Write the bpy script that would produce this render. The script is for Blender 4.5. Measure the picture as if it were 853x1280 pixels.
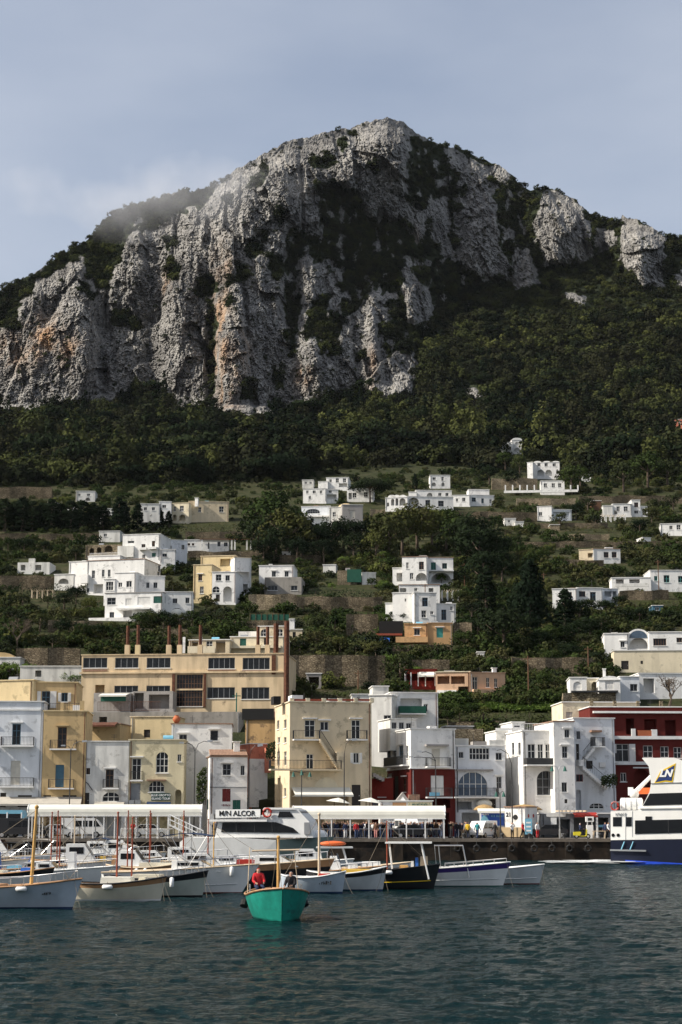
import bpy, bmesh, math, random
import numpy as np
from mathutils import Vector, Matrix, noise as mnoise

for _o in list(bpy.data.objects):
    bpy.data.objects.remove(_o)
random.seed(7)
rng = np.random.default_rng(11)
SC = bpy.context.scene
COL = SC.collection

# ------------------------------------------------------------------ camera
W_PX, H_PX, F_PX = 853.0, 1280.0, 2100.0
CAM_H = 5.0
PITCH = math.atan(375.0 / F_PX)            # horizon at photo row 1015
cam_d = bpy.data.cameras.new('camera')
cam_d.sensor_fit = 'VERTICAL'
cam_d.sensor_height = 24.0
cam_d.lens = 24.0 * F_PX / H_PX
cam_d.clip_start = 0.5
cam_d.clip_end = 20000.0
cam = bpy.data.objects.new('camera', cam_d)
COL.objects.link(cam)
cam.location = (0, 0, CAM_H)
cam.rotation_euler = (math.pi / 2 + PITCH, 0, 0)
SC.camera = cam

# ------------------------------------------------------------------ light
SUN_EL = math.radians(40.0)
SUN_AZ = math.radians(-104.0)       # measured from +Y (view direction) towards +X: sun on the left, a little this side of square
sdir = Vector((math.sin(SUN_AZ) * math.cos(SUN_EL), math.cos(SUN_AZ) * math.cos(SUN_EL), math.sin(SUN_EL)))
sun_d = bpy.data.lights.new('sun', 'SUN')
sun_d.energy = 4.9
sun_d.angle = math.radians(0.6)
sun_d.color = (1.0, 0.93, 0.82)
sun = bpy.data.objects.new('sun', sun_d)
COL.objects.link(sun)
sun.rotation_euler = sdir.to_track_quat('Z', 'Y').to_euler()
world = bpy.data.worlds.new('World')
SC.world = world
world.use_nodes = True
wt = world.node_tree
wt.nodes.clear()
wo = wt.nodes.new('ShaderNodeOutputWorld')
wb = wt.nodes.new('ShaderNodeBackground')
sky = wt.nodes.new('ShaderNodeTexSky')
sky.sky_type = 'NISHITA'
sky.sun_disc = False
sky.sun_elevation = SUN_EL
sky.sun_rotation = SUN_AZ
sky.altitude = 0
sky.air_density = 1.0
sky.dust_density = 3.5
sky.ozone_density = 1.6
# thin high cloud veil drawn over the clear sky
tc = wt.nodes.new('ShaderNodeTexCoord')
mp = wt.nodes.new('ShaderNodeMapping')
mp.inputs['Scale'].default_value = (1.6, 1.6, 4.0)
nz = wt.nodes.new('ShaderNodeTexNoise')
nz.inputs['Scale'].default_value = 1.7
nz.inputs['Detail'].default_value = 5
cr = wt.nodes.new('ShaderNodeValToRGB')
cr.color_ramp.elements[0].position = 0.30
cr.color_ramp.elements[0].color = (0.25, 0.25, 0.25, 1)
cr.color_ramp.elements[1].position = 0.72
cr.color_ramp.elements[1].color = (0.62, 0.62, 0.62, 1)
mx = wt.nodes.new('ShaderNodeMixRGB')
mx.inputs['Color2'].default_value = (5.6, 5.85, 6.4, 1)
wt.links.new(tc.outputs['Generated'], mp.inputs['Vector'])
wt.links.new(mp.outputs['Vector'], nz.inputs['Vector'])
wt.links.new(nz.outputs['Fac'], cr.inputs['Fac'])
wt.links.new(cr.outputs['Color'], mx.inputs['Fac'])
wt.links.new(sky.outputs['Color'], mx.inputs['Color1'])
wt.links.new(mx.outputs['Color'], wb.inputs['Color'])
wb.inputs['Strength'].default_value = 0.102
wt.links.new(wb.outputs['Background'], wo.inputs['Surface'])
SC.view_settings.view_transform = 'Standard'
SC.view_settings.look = 'None'
SC.view_settings.gamma = 1.0
SC.view_settings.exposure = 0.45
SC.render.engine = 'CYCLES'
SC.cycles.max_bounces = 6
SC.cycles.diffuse_bounces = 3
SC.cycles.glossy_bounces = 3
SC.cycles.transmission_bounces = 3
SC.cycles.volume_bounces = 1
SC.cycles.transparent_max_bounces = 6
SC.cycles.use_denoising = True
SC.cycles.caustics_reflective = False
SC.cycles.caustics_refractive = False

# ------------------------------------------------------------------ pixels to directions
CP, SP = math.cos(PITCH), math.sin(PITCH)
def ray(px, py):
    a = (px - W_PX / 2) / F_PX
    b = (H_PX / 2 - py) / F_PX
    return Vector((a, CP - b * SP, SP + b * CP))
def at(px, py, Y):
    d = ray(px, py)
    return Vector((d.x / d.y * Y, Y, CAM_H + d.z / d.y * Y))
def onz(px, py, z):
    d = ray(px, py)
    t = (z - CAM_H) / d.z
    return Vector((d.x * t, d.y * t, z))
def topix(P):
    y, z = P[1], P[2] - CAM_H
    c = y * CP + z * SP
    u = -y * SP + z * CP
    return (W_PX / 2 + F_PX * P[0] / c, H_PX / 2 - F_PX * u / c)
def lerp_tab(tab, v):
    return float(np.interp(v, [t[0] for t in tab], [t[1] for t in tab]))

# ------------------------------------------------------------------ materials
MATS = {}
def nd(t, k, **kw):
    n = t.nodes.new(k)
    for a, b in kw.items():
        setattr(n, a, b)
    return n
def mat(name, col, rough=0.7, var=0.12, scale=1.5, bump=0.0, bscale=18.0, spec=0.3, metal=0.0, streak=0.0, stain=None, stain_at=0.62, stain_scale=0.45):
    m = bpy.data.materials.new(name)
    m.use_nodes = True
    t = m.node_tree
    p = t.nodes['Principled BSDF']
    p.inputs['Roughness'].default_value = rough
    p.inputs['Specular IOR Level'].default_value = spec
    p.inputs['Metallic'].default_value = metal
    g = nd(t, 'ShaderNodeNewGeometry')
    n = nd(t, 'ShaderNodeTexNoise')
    n.inputs['Scale'].default_value = scale
    n.inputs['Detail'].default_value = 6
    n.inputs['Roughness'].default_value = 0.65
    t.links.new(g.outputs['Position'], n.inputs['Vector'])
    r = nd(t, 'ShaderNodeValToRGB')
    e = r.color_ramp.elements
    e[0].position, e[1].position = 0.3, 0.7
    e[0].color = tuple(max(0, c * (1 - var)) for c in col) + (1,)
    e[1].color = tuple(min(0.95, c * (1 + var)) for c in col) + (1,)
    t.links.new(n.outputs['Fac'], r.inputs['Fac'])
    out = r.outputs['Color']
    if streak > 0:
        mpn = nd(t, 'ShaderNodeMapping')
        mpn.inputs['Scale'].default_value = (0.9, 0.9, 0.16)
        n2 = nd(t, 'ShaderNodeTexNoise')
        n2.inputs['Scale'].default_value = 1.0
        n2.inputs['Detail'].default_value = 5
        t.links.new(g.outputs['Position'], mpn.inputs['Vector'])
        t.links.new(mpn.outputs['Vector'], n2.inputs['Vector'])
        r2 = nd(t, 'ShaderNodeValToRGB')
        r2.color_ramp.elements[0].position = 0.36
        r2.color_ramp.elements[0].color = (1 - streak,) * 3 + (1,)
        r2.color_ramp.elements[1].position = 0.56
        r2.color_ramp.elements[1].color = (1, 1, 1, 1)
        t.links.new(n2.outputs['Fac'], r2.inputs['Fac'])
        mm = nd(t, 'ShaderNodeMixRGB', blend_type='MULTIPLY')
        mm.inputs['Fac'].default_value = 1
        t.links.new(out, mm.inputs['Color1'])
        t.links.new(r2.outputs['Color'], mm.inputs['Color2'])
        out = mm.outputs['Color']
    if stain:
        n3 = nd(t, 'ShaderNodeTexNoise')
        n3.inputs['Scale'].default_value = stain_scale
        n3.inputs['Detail'].default_value = 8
        n3.inputs['Roughness'].default_value = 0.7
        t.links.new(g.outputs['Position'], n3.inputs['Vector'])
        r3 = nd(t, 'ShaderNodeValToRGB')
        r3.color_ramp.elements[0].position = stain_at
        r3.color_ramp.elements[0].color = (0, 0, 0, 1)
        r3.color_ramp.elements[1].position = stain_at + 0.07
        r3.color_ramp.elements[1].color = (0.85, 0.85, 0.85, 1)
        t.links.new(n3.outputs['Fac'], r3.inputs['Fac'])
        m3 = nd(t, 'ShaderNodeMixRGB')
        m3.inputs['Color2'].default_value = tuple(stain) + (1,)
        t.links.new(r3.outputs['Color'], m3.inputs['Fac'])
        t.links.new(out, m3.inputs['Color1'])
        out = m3.outputs['Color']
    t.links.new(out, p.inputs['Base Color'])
    if bump > 0:
        nb = nd(t, 'ShaderNodeTexNoise')
        nb.inputs['Scale'].default_value = bscale
        nb.inputs['Detail'].default_value = 4
        t.links.new(g.outputs['Position'], nb.inputs['Vector'])
        bm_ = nd(t, 'ShaderNodeBump')
        bm_.inputs['Strength'].default_value = bump
        bm_.inputs['Distance'].default_value = 0.05
        t.links.new(nb.outputs['Fac'], bm_.inputs['Height'])
        t.links.new(bm_.outputs['Normal'], p.inputs['Normal'])
    MATS[name] = m
    return m
def M(name):
    return MATS[name]
def stucco(name, col, **kw):
    k = dict(rough=0.85, var=0.07, scale=0.6, bump=0.25, bscale=6, spec=0.15, streak=0.14, stain=tuple(c * 0.6 for c in col), stain_at=0.555, stain_scale=0.6)
    k.update(kw)
    return mat(name, col, **k)
stucco('white', (0.78, 0.77, 0.74))
stucco('white_old', (0.66, 0.65, 0.61), streak=0.3, stain=(0.36, 0.34, 0.31), stain_at=0.58)
stucco('white_blue', (0.70, 0.72, 0.74))
stucco('cream', (0.66, 0.55, 0.38))
stucco('cream_pale', (0.68, 0.60, 0.44))
stucco('cream_old', (0.64, 0.50, 0.32), streak=0.25, stain=(0.20, 0.15, 0.10), stain_at=0.63, stain_scale=0.35)
stucco('ochre', (0.55, 0.40, 0.21))
stucco('yellow', (0.66, 0.53, 0.31))
stucco('pale_yellow', (0.62, 0.55, 0.37))
stucco('peach', (0.58, 0.38, 0.25))
stucco('orange', (0.55, 0.34, 0.17))
stucco('salmon', (0.56, 0.20, 0.13))
stucco('red', (0.115, 0.020, 0.016), stain=(0.30, 0.12, 0.09), stain_at=0.68)
stucco('bright_red', (0.25, 0.035, 0.024), stain=(0.45, 0.2, 0.15), stain_at=0.68)
stucco('grey_wall', (0.34, 0.32, 0.30))
stucco('concrete', (0.30, 0.28, 0.25), streak=0.3)
stucco('ochre_rock', (0.46, 0.30, 0.14), streak=0.35, stain=(0.13, 0.09, 0.06), stain_at=0.55)
mat('roof_grey', (0.30, 0.28, 0.26), rough=0.9)
mat('roof_tile', (0.26, 0.16, 0.11), rough=0.85, var=0.3, scale=4)
mat('trim_white', (0.74, 0.73, 0.70), rough=0.6)
mat('wood_brown', (0.12, 0.06, 0.03), rough=0.6)
mat('wood_mast', (0.50, 0.30, 0.10), rough=0.5, var=0.25, scale=3)
mat('wood_red', (0.24, 0.055, 0.028), rough=0.5, var=0.25, scale=3)
mat('wood_pale', (0.55, 0.44, 0.31), rough=0.6, var=0.2)
mat('wood_deck', (0.36, 0.20, 0.10), rough=0.55, var=0.25)
mat('shutter_green', (0.02, 0.10, 0.075), rough=0.5)
mat('shutter_turq', (0.06, 0.30, 0.26), rough=0.5)
mat('shutter_blue', (0.06, 0.14, 0.20), rough=0.5)
mat('shutter_beige', (0.55, 0.52, 0.45), rough=0.6)
mat('shutter_white', (0.66, 0.65, 0.62), rough=0.6)
mat('shutter_red', (0.16, 0.02, 0.018), rough=0.5)
mat('shutter_grey', (0.22, 0.23, 0.24), rough=0.5)
mat('door_dark', (0.03, 0.025, 0.022), rough=0.6)
mat('glass', (0.010, 0.012, 0.015), rough=0.12, var=0.3, spec=0.3)
mat('glass_blue', (0.05, 0.08, 0.12), rough=0.08, var=0.3, spec=0.6)
mat('glass_tint', (0.006, 0.007, 0.009), rough=0.06, var=0.2, spec=0.5)
mat('iron', (0.03, 0.03, 0.03), rough=0.5, spec=0.4)
mat('steel', (0.55, 0.55, 0.55), rough=0.3, metal=0.9)
mat('paint_white', (0.76, 0.76, 0.74), rough=0.35, var=0.05, spec=0.4)
mat('paint_ferry', (0.80, 0.79, 0.75), rough=0.35, var=0.03, scale=0.5, spec=0.4, streak=0.06)
mat('gel_white', (0.74, 0.74, 0.72), rough=0.3, var=0.06, spec=0.45, streak=0.08)
mat('gel_cream', (0.66, 0.61, 0.48), rough=0.3, var=0.06, spec=0.45, streak=0.1)
mat('gel_palegreen', (0.44, 0.47, 0.41), rough=0.35, var=0.08, spec=0.4, streak=0.12)
mat('gel_bluegrey', (0.40, 0.46, 0.52), rough=0.35, var=0.08, spec=0.4, streak=0.12)
mat('gel_grey', (0.52, 0.54, 0.54), rough=0.35, var=0.08, spec=0.4, streak=0.1)
mat('hull_black', (0.015, 0.015, 0.017), rough=0.3, spec=0.5)
mat('hull_green', (0.014, 0.23, 0.175), rough=0.45, var=0.2, scale=3, spec=0.35, streak=0.25, stain=(0.02, 0.12, 0.10), stain_at=0.55, stain_scale=1.4)
mat('bow_shade_greygreen', (0.17, 0.22, 0.20), rough=0.4, spec=0.4)
mat('navy', (0.006, 0.009, 0.024), rough=0.45)
mat('blue', (0.03, 0.12, 0.42), rough=0.5)
mat('blue_bright', (0.02, 0.07, 0.55), rough=0.4)
mat('light_blue', (0.18, 0.42, 0.55), rough=0.4)
mat('purple', (0.05, 0.03, 0.16), rough=0.4)
mat('antifoul_red', (0.13, 0.03, 0.025), rough=0.7)
mat('antifoul_blue', (0.02, 0.045, 0.10), rough=0.7)
mat('antifoul_green', (0.04, 0.12, 0.10), rough=0.7)
mat('rubber', (0.015, 0.015, 0.015), rough=0.8)
mat('orange_plastic', (0.60, 0.12, 0.03), rough=0.5)
mat('yellow_plastic', (0.60, 0.52, 0.03), rough=0.4)
mat('yellow_wood', (0.55, 0.36, 0.06), rough=0.5)
mat('red_paint', (0.35, 0.03, 0.02), rough=0.5)
mat('canvas_white', (0.66, 0.65, 0.58), rough=0.8, var=0.05, streak=0.06)
mat('canvas_tan', (0.42, 0.32, 0.19), rough=0.9)
mat('canvas_beige', (0.40, 0.37, 0.32), rough=0.9)
mat('canvas_navy', (0.015, 0.03, 0.07), rough=0.9)
mat('canvas_green', (0.02, 0.09, 0.06), rough=0.9)
mat('canvas_black', (0.012, 0.012, 0.012), rough=0.9)
mat('tarp_blue', (0.02, 0.10, 0.40), rough=0.6)
mat('terracotta', (0.40, 0.12, 0.05), rough=0.8)
mat('rust', (0.10, 0.04, 0.022), rough=0.9, var=0.5, scale=3)
mat('rope', (0.20, 0.17, 0.13), rough=0.9)
mat('straw', (0.33, 0.22, 0.10), rough=0.95, var=0.3, scale=6)
mat('asphalt', (0.11, 0.105, 0.10), rough=0.9, var=0.2)
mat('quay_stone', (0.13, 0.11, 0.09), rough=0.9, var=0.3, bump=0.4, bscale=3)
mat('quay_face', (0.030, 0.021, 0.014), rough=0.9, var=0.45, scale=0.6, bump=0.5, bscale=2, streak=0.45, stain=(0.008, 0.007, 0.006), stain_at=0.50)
mat('ink', (0.015, 0.015, 0.015), rough=0.6)
mat('sign_green', (0.015, 0.06, 0.05), rough=0.5)
mat('sign_blue', (0.03, 0.10, 0.45), rough=0.4)
mat('sign_white', (0.8, 0.8, 0.78), rough=0.5)
mat('logo_yellow', (0.75, 0.50, 0.02), rough=0.5)
mat('logo_blue', (0.02, 0.04, 0.14), rough=0.5)
mat('foam', (0.75, 0.78, 0.78), rough=0.8, var=0.15, scale=3)
mat('skin', (0.48, 0.28, 0.20), rough=0.6)
mat('hair', (0.03, 0.02, 0.015), rough=0.7)
for _n, _c in dict(black=(0.015, 0.015, 0.017), navy=(0.02, 0.03, 0.07), grey=(0.16, 0.16, 0.17), red=(0.42, 0.02, 0.025), white=(0.65, 0.65, 0.65),
                   denim=(0.06, 0.09, 0.17), khaki=(0.28, 0.22, 0.14), yellow=(0.62, 0.40, 0.03), teal=(0.03, 0.20, 0.22), brown=(0.10, 0.05, 0.03),
                   blue=(0.04, 0.09, 0.28), pink=(0.48, 0.22, 0.20)).items():
    mat('cloth_' + _n, _c, rough=0.9, var=0.2, scale=8)
def stone_mat(name, c1, c2, joint, scale):
    m = bpy.data.materials.new(name)
    m.use_nodes = True
    t = m.node_tree
    p = t.nodes['Principled BSDF']
    p.inputs['Roughness'].default_value = 0.95
    p.inputs['Specular IOR Level'].default_value = 0.1
    g = nd(t, 'ShaderNodeNewGeometry')
    mpn = nd(t, 'ShaderNodeMapping')
    mpn.inputs['Scale'].default_value = (1, 1, 1.7)
    t.links.new(g.outputs['Position'], mpn.inputs['Vector'])
    v = nd(t, 'ShaderNodeTexVoronoi')
    v.inputs['Scale'].default_value = scale
    t.links.new(mpn.outputs['Vector'], v.inputs['Vector'])
    ve = nd(t, 'ShaderNodeTexVoronoi', feature='DISTANCE_TO_EDGE')
    ve.inputs['Scale'].default_value = scale
    t.links.new(mpn.outputs['Vector'], ve.inputs['Vector'])
    sp = nd(t, 'ShaderNodeSeparateColor')
    t.links.new(v.outputs['Color'], sp.inputs['Color'])
    r = nd(t, 'ShaderNodeValToRGB')
    r.color_ramp.elements[0].color = tuple(c1) + (1,)
    r.color_ramp.elements[1].color = tuple(c2) + (1,)
    t.links.new(sp.outputs['Red'], r.inputs['Fac'])
    r2 = nd(t, 'ShaderNodeValToRGB')
    r2.color_ramp.elements[0].position = 0.02
    r2.color_ramp.elements[1].position = 0.10
    t.links.new(ve.outputs['Distance'], r2.inputs['Fac'])
    mm = nd(t, 'ShaderNodeMixRGB')
    mm.inputs['Color1'].default_value = tuple(joint) + (1,)
    t.links.new(r2.outputs['Color'], mm.inputs['Fac'])
    t.links.new(r.outputs['Color'], mm.inputs['Color2'])
    n = nd(t, 'ShaderNodeTexNoise')
    n.inputs['Scale'].default_value = 0.35
    n.inputs['Detail'].default_value = 6
    t.links.new(g.outputs['Position'], n.inputs['Vector'])
    r3 = nd(t, 'ShaderNodeValToRGB')
    r3.color_ramp.elements[0].position = 0.35
    r3.color_ramp.elements[0].color = (0.55, 0.55, 0.5, 1)
    r3.color_ramp.elements[1].position = 0.65
    r3.color_ramp.elements[1].color = (1.15, 1.12, 1.05, 1)
    t.links.new(n.outputs['Fac'], r3.inputs['Fac'])
    m2 = nd(t, 'ShaderNodeMixRGB', blend_type='MULTIPLY')
    m2.inputs['Fac'].default_value = 1
    t.links.new(mm.outputs['Color'], m2.inputs['Color1'])
    t.links.new(r3.outputs['Color'], m2.inputs['Color2'])
    t.links.new(m2.outputs['Color'], p.inputs['Base Color'])
    b = nd(t, 'ShaderNodeBump')
    b.inputs['Strength'].default_value = 0.8
    b.inputs['Distance'].default_value = 0.12
    t.links.new(r2.outputs['Color'], b.inputs['Height'])
    t.links.new(b.outputs['Normal'], p.inputs['Normal'])
    MATS[name] = m
stone_mat('stone_wall', (0.12, 0.098, 0.072), (0.22, 0.185, 0.135), (0.07, 0.055, 0.04), 2.2)
stone_mat('stone_pale', (0.26, 0.215, 0.155), (0.38, 0.32, 0.23), (0.14, 0.11, 0.08), 2.0)

def leaf_mat(name, cols, transl=0.12, loc_scale=0.012):
    """foliage whose hue varies from plant to plant and from spot to spot"""
    m = bpy.data.materials.new(name)
    m.use_nodes = True
    t = m.node_tree
    t.nodes.remove(t.nodes['Principled BSDF'])
    o = t.nodes['Material Output']
    oi = nd(t, 'ShaderNodeObjectInfo')
    g = nd(t, 'ShaderNodeNewGeometry')
    n = nd(t, 'ShaderNodeTexNoise')
    n.inputs['Scale'].default_value = loc_scale
    n.inputs['Detail'].default_value = 3
    t.links.new(oi.outputs['Location'], n.inputs['Vector'])
    n2 = nd(t, 'ShaderNodeTexNoise')
    n2.inputs['Scale'].default_value = 0.9
    t.links.new(g.outputs['Position'], n2.inputs['Vector'])
    a = nd(t, 'ShaderNodeMath', operation='MULTIPLY_ADD')
    a.inputs[1].default_value = 0.8
    t.links.new(oi.outputs['Random'], a.inputs[0])
    t.links.new(n.outputs['Fac'], a.inputs[2])
    a2 = nd(t, 'ShaderNodeMath', operation='MULTIPLY_ADD')
    a2.inputs[1].default_value = 0.35
    t.links.new(n2.outputs['Fac'], a2.inputs[0])
    t.links.new(a.outputs[0], a2.inputs[2])
    mr = nd(t, 'ShaderNodeMapRange')
    mr.inputs['From Min'].default_value = 0.6
    mr.inputs['From Max'].default_value = 1.55
    t.links.new(a2.outputs[0], mr.inputs['Value'])
    r = nd(t, 'ShaderNodeValToRGB')
    while len(r.color_ramp.elements) < len(cols):
        r.color_ramp.elements.new(0.5)
    for i, c in enumerate(cols):
        r.color_ramp.elements[i].position = i / (len(cols) - 1)
        r.color_ramp.elements[i].color = tuple(c) + (1,)
    t.links.new(mr.outputs['Result'], r.inputs['Fac'])
    d = nd(t, 'ShaderNodeBsdfDiffuse')
    tr = nd(t, 'ShaderNodeBsdfTranslucent')
    t.links.new(r.outputs['Color'], d.inputs['Color'])
    t.links.new(r.outputs['Color'], tr.inputs['Color'])
    ms = nd(t, 'ShaderNodeMixShader')
    ms.inputs['Fac'].default_value = transl
    t.links.new(d.outputs[0], ms.inputs[1])
    t.links.new(tr.outputs[0], ms.inputs[2])
    t.links.new(ms.outputs[0], o.inputs['Surface'])
    MATS[name] = m
leaf_mat('leaf_forest', [(0.0060, 0.0102, 0.0068), (0.0125, 0.0175, 0.0095), (0.0260, 0.0270, 0.0150), (0.0380, 0.0460, 0.0175), (0.0780, 0.0860, 0.0290)])
leaf_mat('leaf_scrub', [(0.0160, 0.0216, 0.0128), (0.0224, 0.0296, 0.0144), (0.0336, 0.0400, 0.0176), (0.0480, 0.0560, 0.0208)])
leaf_mat('leaf_garden', [(0.0153, 0.0255, 0.0102), (0.0255, 0.0391, 0.0136), (0.0357, 0.0510, 0.0161), (0.0561, 0.0544, 0.0247), (0.0723, 0.0850, 0.0238)])
leaf_mat('leaf_dark', [(0.0096, 0.0160, 0.0096), (0.0144, 0.0224, 0.0112), (0.0208, 0.0288, 0.0144)])
leaf_mat('leaf_bright', [(0.05, 0.085, 0.018), (0.085, 0.13, 0.03), (0.11, 0.15, 0.04)])
leaf_mat('grass', [(0.07, 0.085, 0.03), (0.10, 0.12, 0.035), (0.13, 0.13, 0.05)])
mat('bark', (0.10, 0.075, 0.055), rough=0.95, var=0.3, scale=4, bump=0.5, bscale=12)

# ------------------------------------------------------------------ mesh helpers
Z3 = Vector((0, 0, 1))
class MB:
    def __init__(s):
        s.v, s.f = [], []
    def add(s, vs, fs):
        o = len(s.v)
        s.v.extend([tuple(q) for q in vs])
        s.f.extend([tuple(i + o for i in f) for f in fs])
        return s
    def quad(s, a, b, c, d):
        return s.add([a, b, c, d], [(0, 1, 2, 3)])
    def box(s, x0, x1, y0, y1, z0, z1):
        if x1 < x0: x0, x1 = x1, x0
        if y1 < y0: y0, y1 = y1, y0
        if z1 < z0: z0, z1 = z1, z0
        return s.add([(x0, y0, z0), (x1, y0, z0), (x1, y1, z0), (x0, y1, z0), (x0, y0, z1), (x1, y0, z1), (x1, y1, z1), (x0, y1, z1)],
                     [(0, 3, 2, 1), (4, 5, 6, 7), (0, 1, 5, 4), (1, 2, 6, 5), (2, 3, 7, 6), (3, 0, 4, 7)])
    def prism(s, pts, d0, d1, axis='y'):
        """closed outline pts (a, z) swept along an axis"""
        n = len(pts)
        if axis == 'y':
            A = [(p[0], d0, p[1]) for p in pts]; B = [(p[0], d1, p[1]) for p in pts]
        elif axis == 'x':
            A = [(d0, p[0], p[1]) for p in pts]; B = [(d1, p[0], p[1]) for p in pts]
        else:
            A = [(p[0], p[1], d0) for p in pts]; B = [(p[0], p[1], d1) for p in pts]
        fs = [tuple(range(n)), tuple(range(2 * n - 1, n - 1, -1))]
        for i in range(n):
            j = (i + 1) % n
            fs.append((i, i + n, j + n, j))
        return s.add(A + B, fs)
    def tube(s, pts, r, n=6, cap=True):
        pts = [Vector(p) for p in pts]
        rs = r if isinstance(r, (list, tuple)) else [r] * len(pts)
        o = len(s.v)
        for i, p in enumerate(pts):
            d = (pts[min(i + 1, len(pts) - 1)] - pts[max(i - 1, 0)])
            if d.length < 1e-6: d = Vector((0, 0, 1))
            d.normalize()
            a = d.cross(Vector((0, 0, 1)) if abs(d.z) < 0.95 else Vector((1, 0, 0))).normalized()
            b = d.cross(a)
            for k in range(n):
                t = 2 * math.pi * k / n
                s.v.append(tuple(p + a * math.cos(t) * rs[i] + b * math.sin(t) * rs[i]))
        for i in range(len(pts) - 1):
            for k in range(n):
                k2 = (k + 1) % n
                s.f.append((o + i * n + k, o + i * n + k2, o + (i + 1) * n + k2, o + (i + 1) * n + k))
        if cap:
            s.f.append(tuple(o + k for k in range(n - 1, -1, -1)))
            s.f.append(tuple(o + (len(pts) - 1) * n + k for k in range(n)))
        return s
    def lathe(s, prof, n=10, c=(0, 0, 0)):
        o = len(s.v)
        for (r, z) in prof:
            for k in range(n):
                t = 2 * math.pi * k / n
                s.v.append((c[0] + r * math.cos(t), c[1] + r * math.sin(t), c[2] + z))
        for i in range(len(prof) - 1):
            for k in range(n):
                k2 = (k + 1) % n
                s.f.append((o + i * n + k, o + i * n + k2, o + (i + 1) * n + k2, o + (i + 1) * n + k))
        s.f.append(tuple(o + k for k in range(n - 1, -1, -1)))
        s.f.append(tuple(o + (len(prof) - 1) * n + k for k in range(n)))
        return s
    def ball(s, c, r, n=8, m=6):
        rx, ry, rz = r if isinstance(r, (list, tuple)) else (r, r, r)
        prof = [(math.sin(math.pi * i / m), -math.cos(math.pi * i / m)) for i in range(m + 1)]
        o = len(s.v)
        for (a, b) in prof:
            for k in range(n):
                t = 2 * math.pi * k / n
                s.v.append((c[0] + rx * max(a, 0.02) * math.cos(t), c[1] + ry * max(a, 0.02) * math.sin(t), c[2] + rz * b))
        for i in range(m):
            for k in range(n):
                k2 = (k + 1) % n
                s.f.append((o + i * n + k, o + i * n + k2, o + (i + 1) * n + k2, o + (i + 1) * n + k))
        return s
    def mesh(s, name, m, smooth=False):
        me = bpy.data.meshes.new(name)
        me.from_pydata(s.v, [], s.f)
        if m is not None:
            me.materials.append(M(m) if isinstance(m, str) else m)
        if smooth:
            me.polygons.foreach_set('use_smooth', [True] * len(me.polygons))
        me.update()
        return me
    def build(s, name, m, parent=None, smooth=False):
        return link(name, s.mesh(name, m, smooth), parent)
def link(name, data, parent=None):
    o = bpy.data.objects.new(name, data)
    COL.objects.link(o)
    if parent is not None:
        o.parent = parent
    return o
def tag(o, label=None, cat=None, group=None, kind=None):
    if label: o['label'] = label
    if cat: o['category'] = cat
    if group: o['group'] = group
    if kind: o['kind'] = kind
    return o
def thing(name, label, cat, loc=(0, 0, 0), rz=0.0, group=None):
    o = bpy.data.objects.new(name, None)
    COL.objects.link(o)
    o.empty_display_size = 0.2
    o.location = loc
    o.rotation_euler = (0, 0, rz)
    return tag(o, label, cat, group)
def copy_tree(o, parent=None):
    c = o.copy()
    COL.objects.link(c)
    c.parent = parent
    for ch in o.children:
        copy_tree(ch, c)
    return c
def text_mesh(s, size, thick=0.01, shear=0.0, bold=0.0):
    cu = bpy.data.curves.new('lettering', 'FONT')
    cu.body = s
    cu.size = size
    cu.extrude = thick
    cu.offset = bold
    cu.shear = shear
    cu.align_x = 'CENTER'
    cu.align_y = 'CENTER'
    ob = bpy.data.objects.new('lettering', cu)
    COL.objects.link(ob)
    bpy.context.view_layer.update()
    dg = bpy.context.evaluated_depsgraph_get()
    me = bpy.data.meshes.new_from_object(ob.evaluated_get(dg))
    bpy.data.objects.remove(ob)
    bpy.data.curves.remove(cu)
    me.transform(Matrix.Rotation(math.pi / 2, 4, 'X'))
    return me
def put_text(s, size, loc, m, parent=None, rz=0.0, name='lettering', shear=0.0, bold=0.0, sx=1.0):
    me = text_mesh(s, size, 0.012, shear, bold)
    me.materials.clear()
    me.materials.append(M(m))
    o = link(name, me, parent)
    o.location = loc
    o.rotation_euler = (0, 0, rz)
    o.scale = (sx, 1, 1)
    return o
# ------------------------------------------------------------------ terrain: slope, forest belt and limestone cliff
def _hash(ix, iy, seed):
    h = (ix.astype(np.int64) * 374761393 + iy.astype(np.int64) * 668265263 + seed * 1442695041) & 0x7fffffff
    h = ((h ^ (h >> 13)) * 1274126177) & 0x7fffffff
    return ((h ^ (h >> 16)) & 0xffff) / 65535.0 * 2 * np.pi
def pnoise(x, y, seed=0):
    ix, iy = np.floor(x), np.floor(y)
    fx, fy = x - ix, y - iy
    u, v = fx * fx * fx * (fx * (fx * 6 - 15) + 10), fy * fy * fy * (fy * (fy * 6 - 15) + 10)
    def g(dx, dy):
        a = _hash(ix + dx, iy + dy, seed)
        return np.cos(a) * (fx - dx) + np.sin(a) * (fy - dy)
    a = g(0, 0) * (1 - u) + g(1, 0) * u
    b = g(0, 1) * (1 - u) + g(1, 1) * u
    return (a * (1 - v) + b * v) * 1.5
def fbm(x, y, o=4, seed=0, lac=2.03, gain=0.5):
    s, a, t = 0.0, 1.0, 0.0
    for i in range(o):
        s = s + a * pnoise(x, y, seed + i * 17)
        t += a
        x, y, a = x * lac, y * lac, a * gain
    return s / t
def ridge(x, y, o=4, seed=0):
    s, a, t = 0.0, 1.0, 0.0
    for i in range(o):
        s = s + a * (1 - 2.2 * np.abs(pnoise(x, y, seed + i * 31)))
        t += a
        x, y, a = x * 2.1, y * 2.1, a * 0.5
    return s / t

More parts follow.
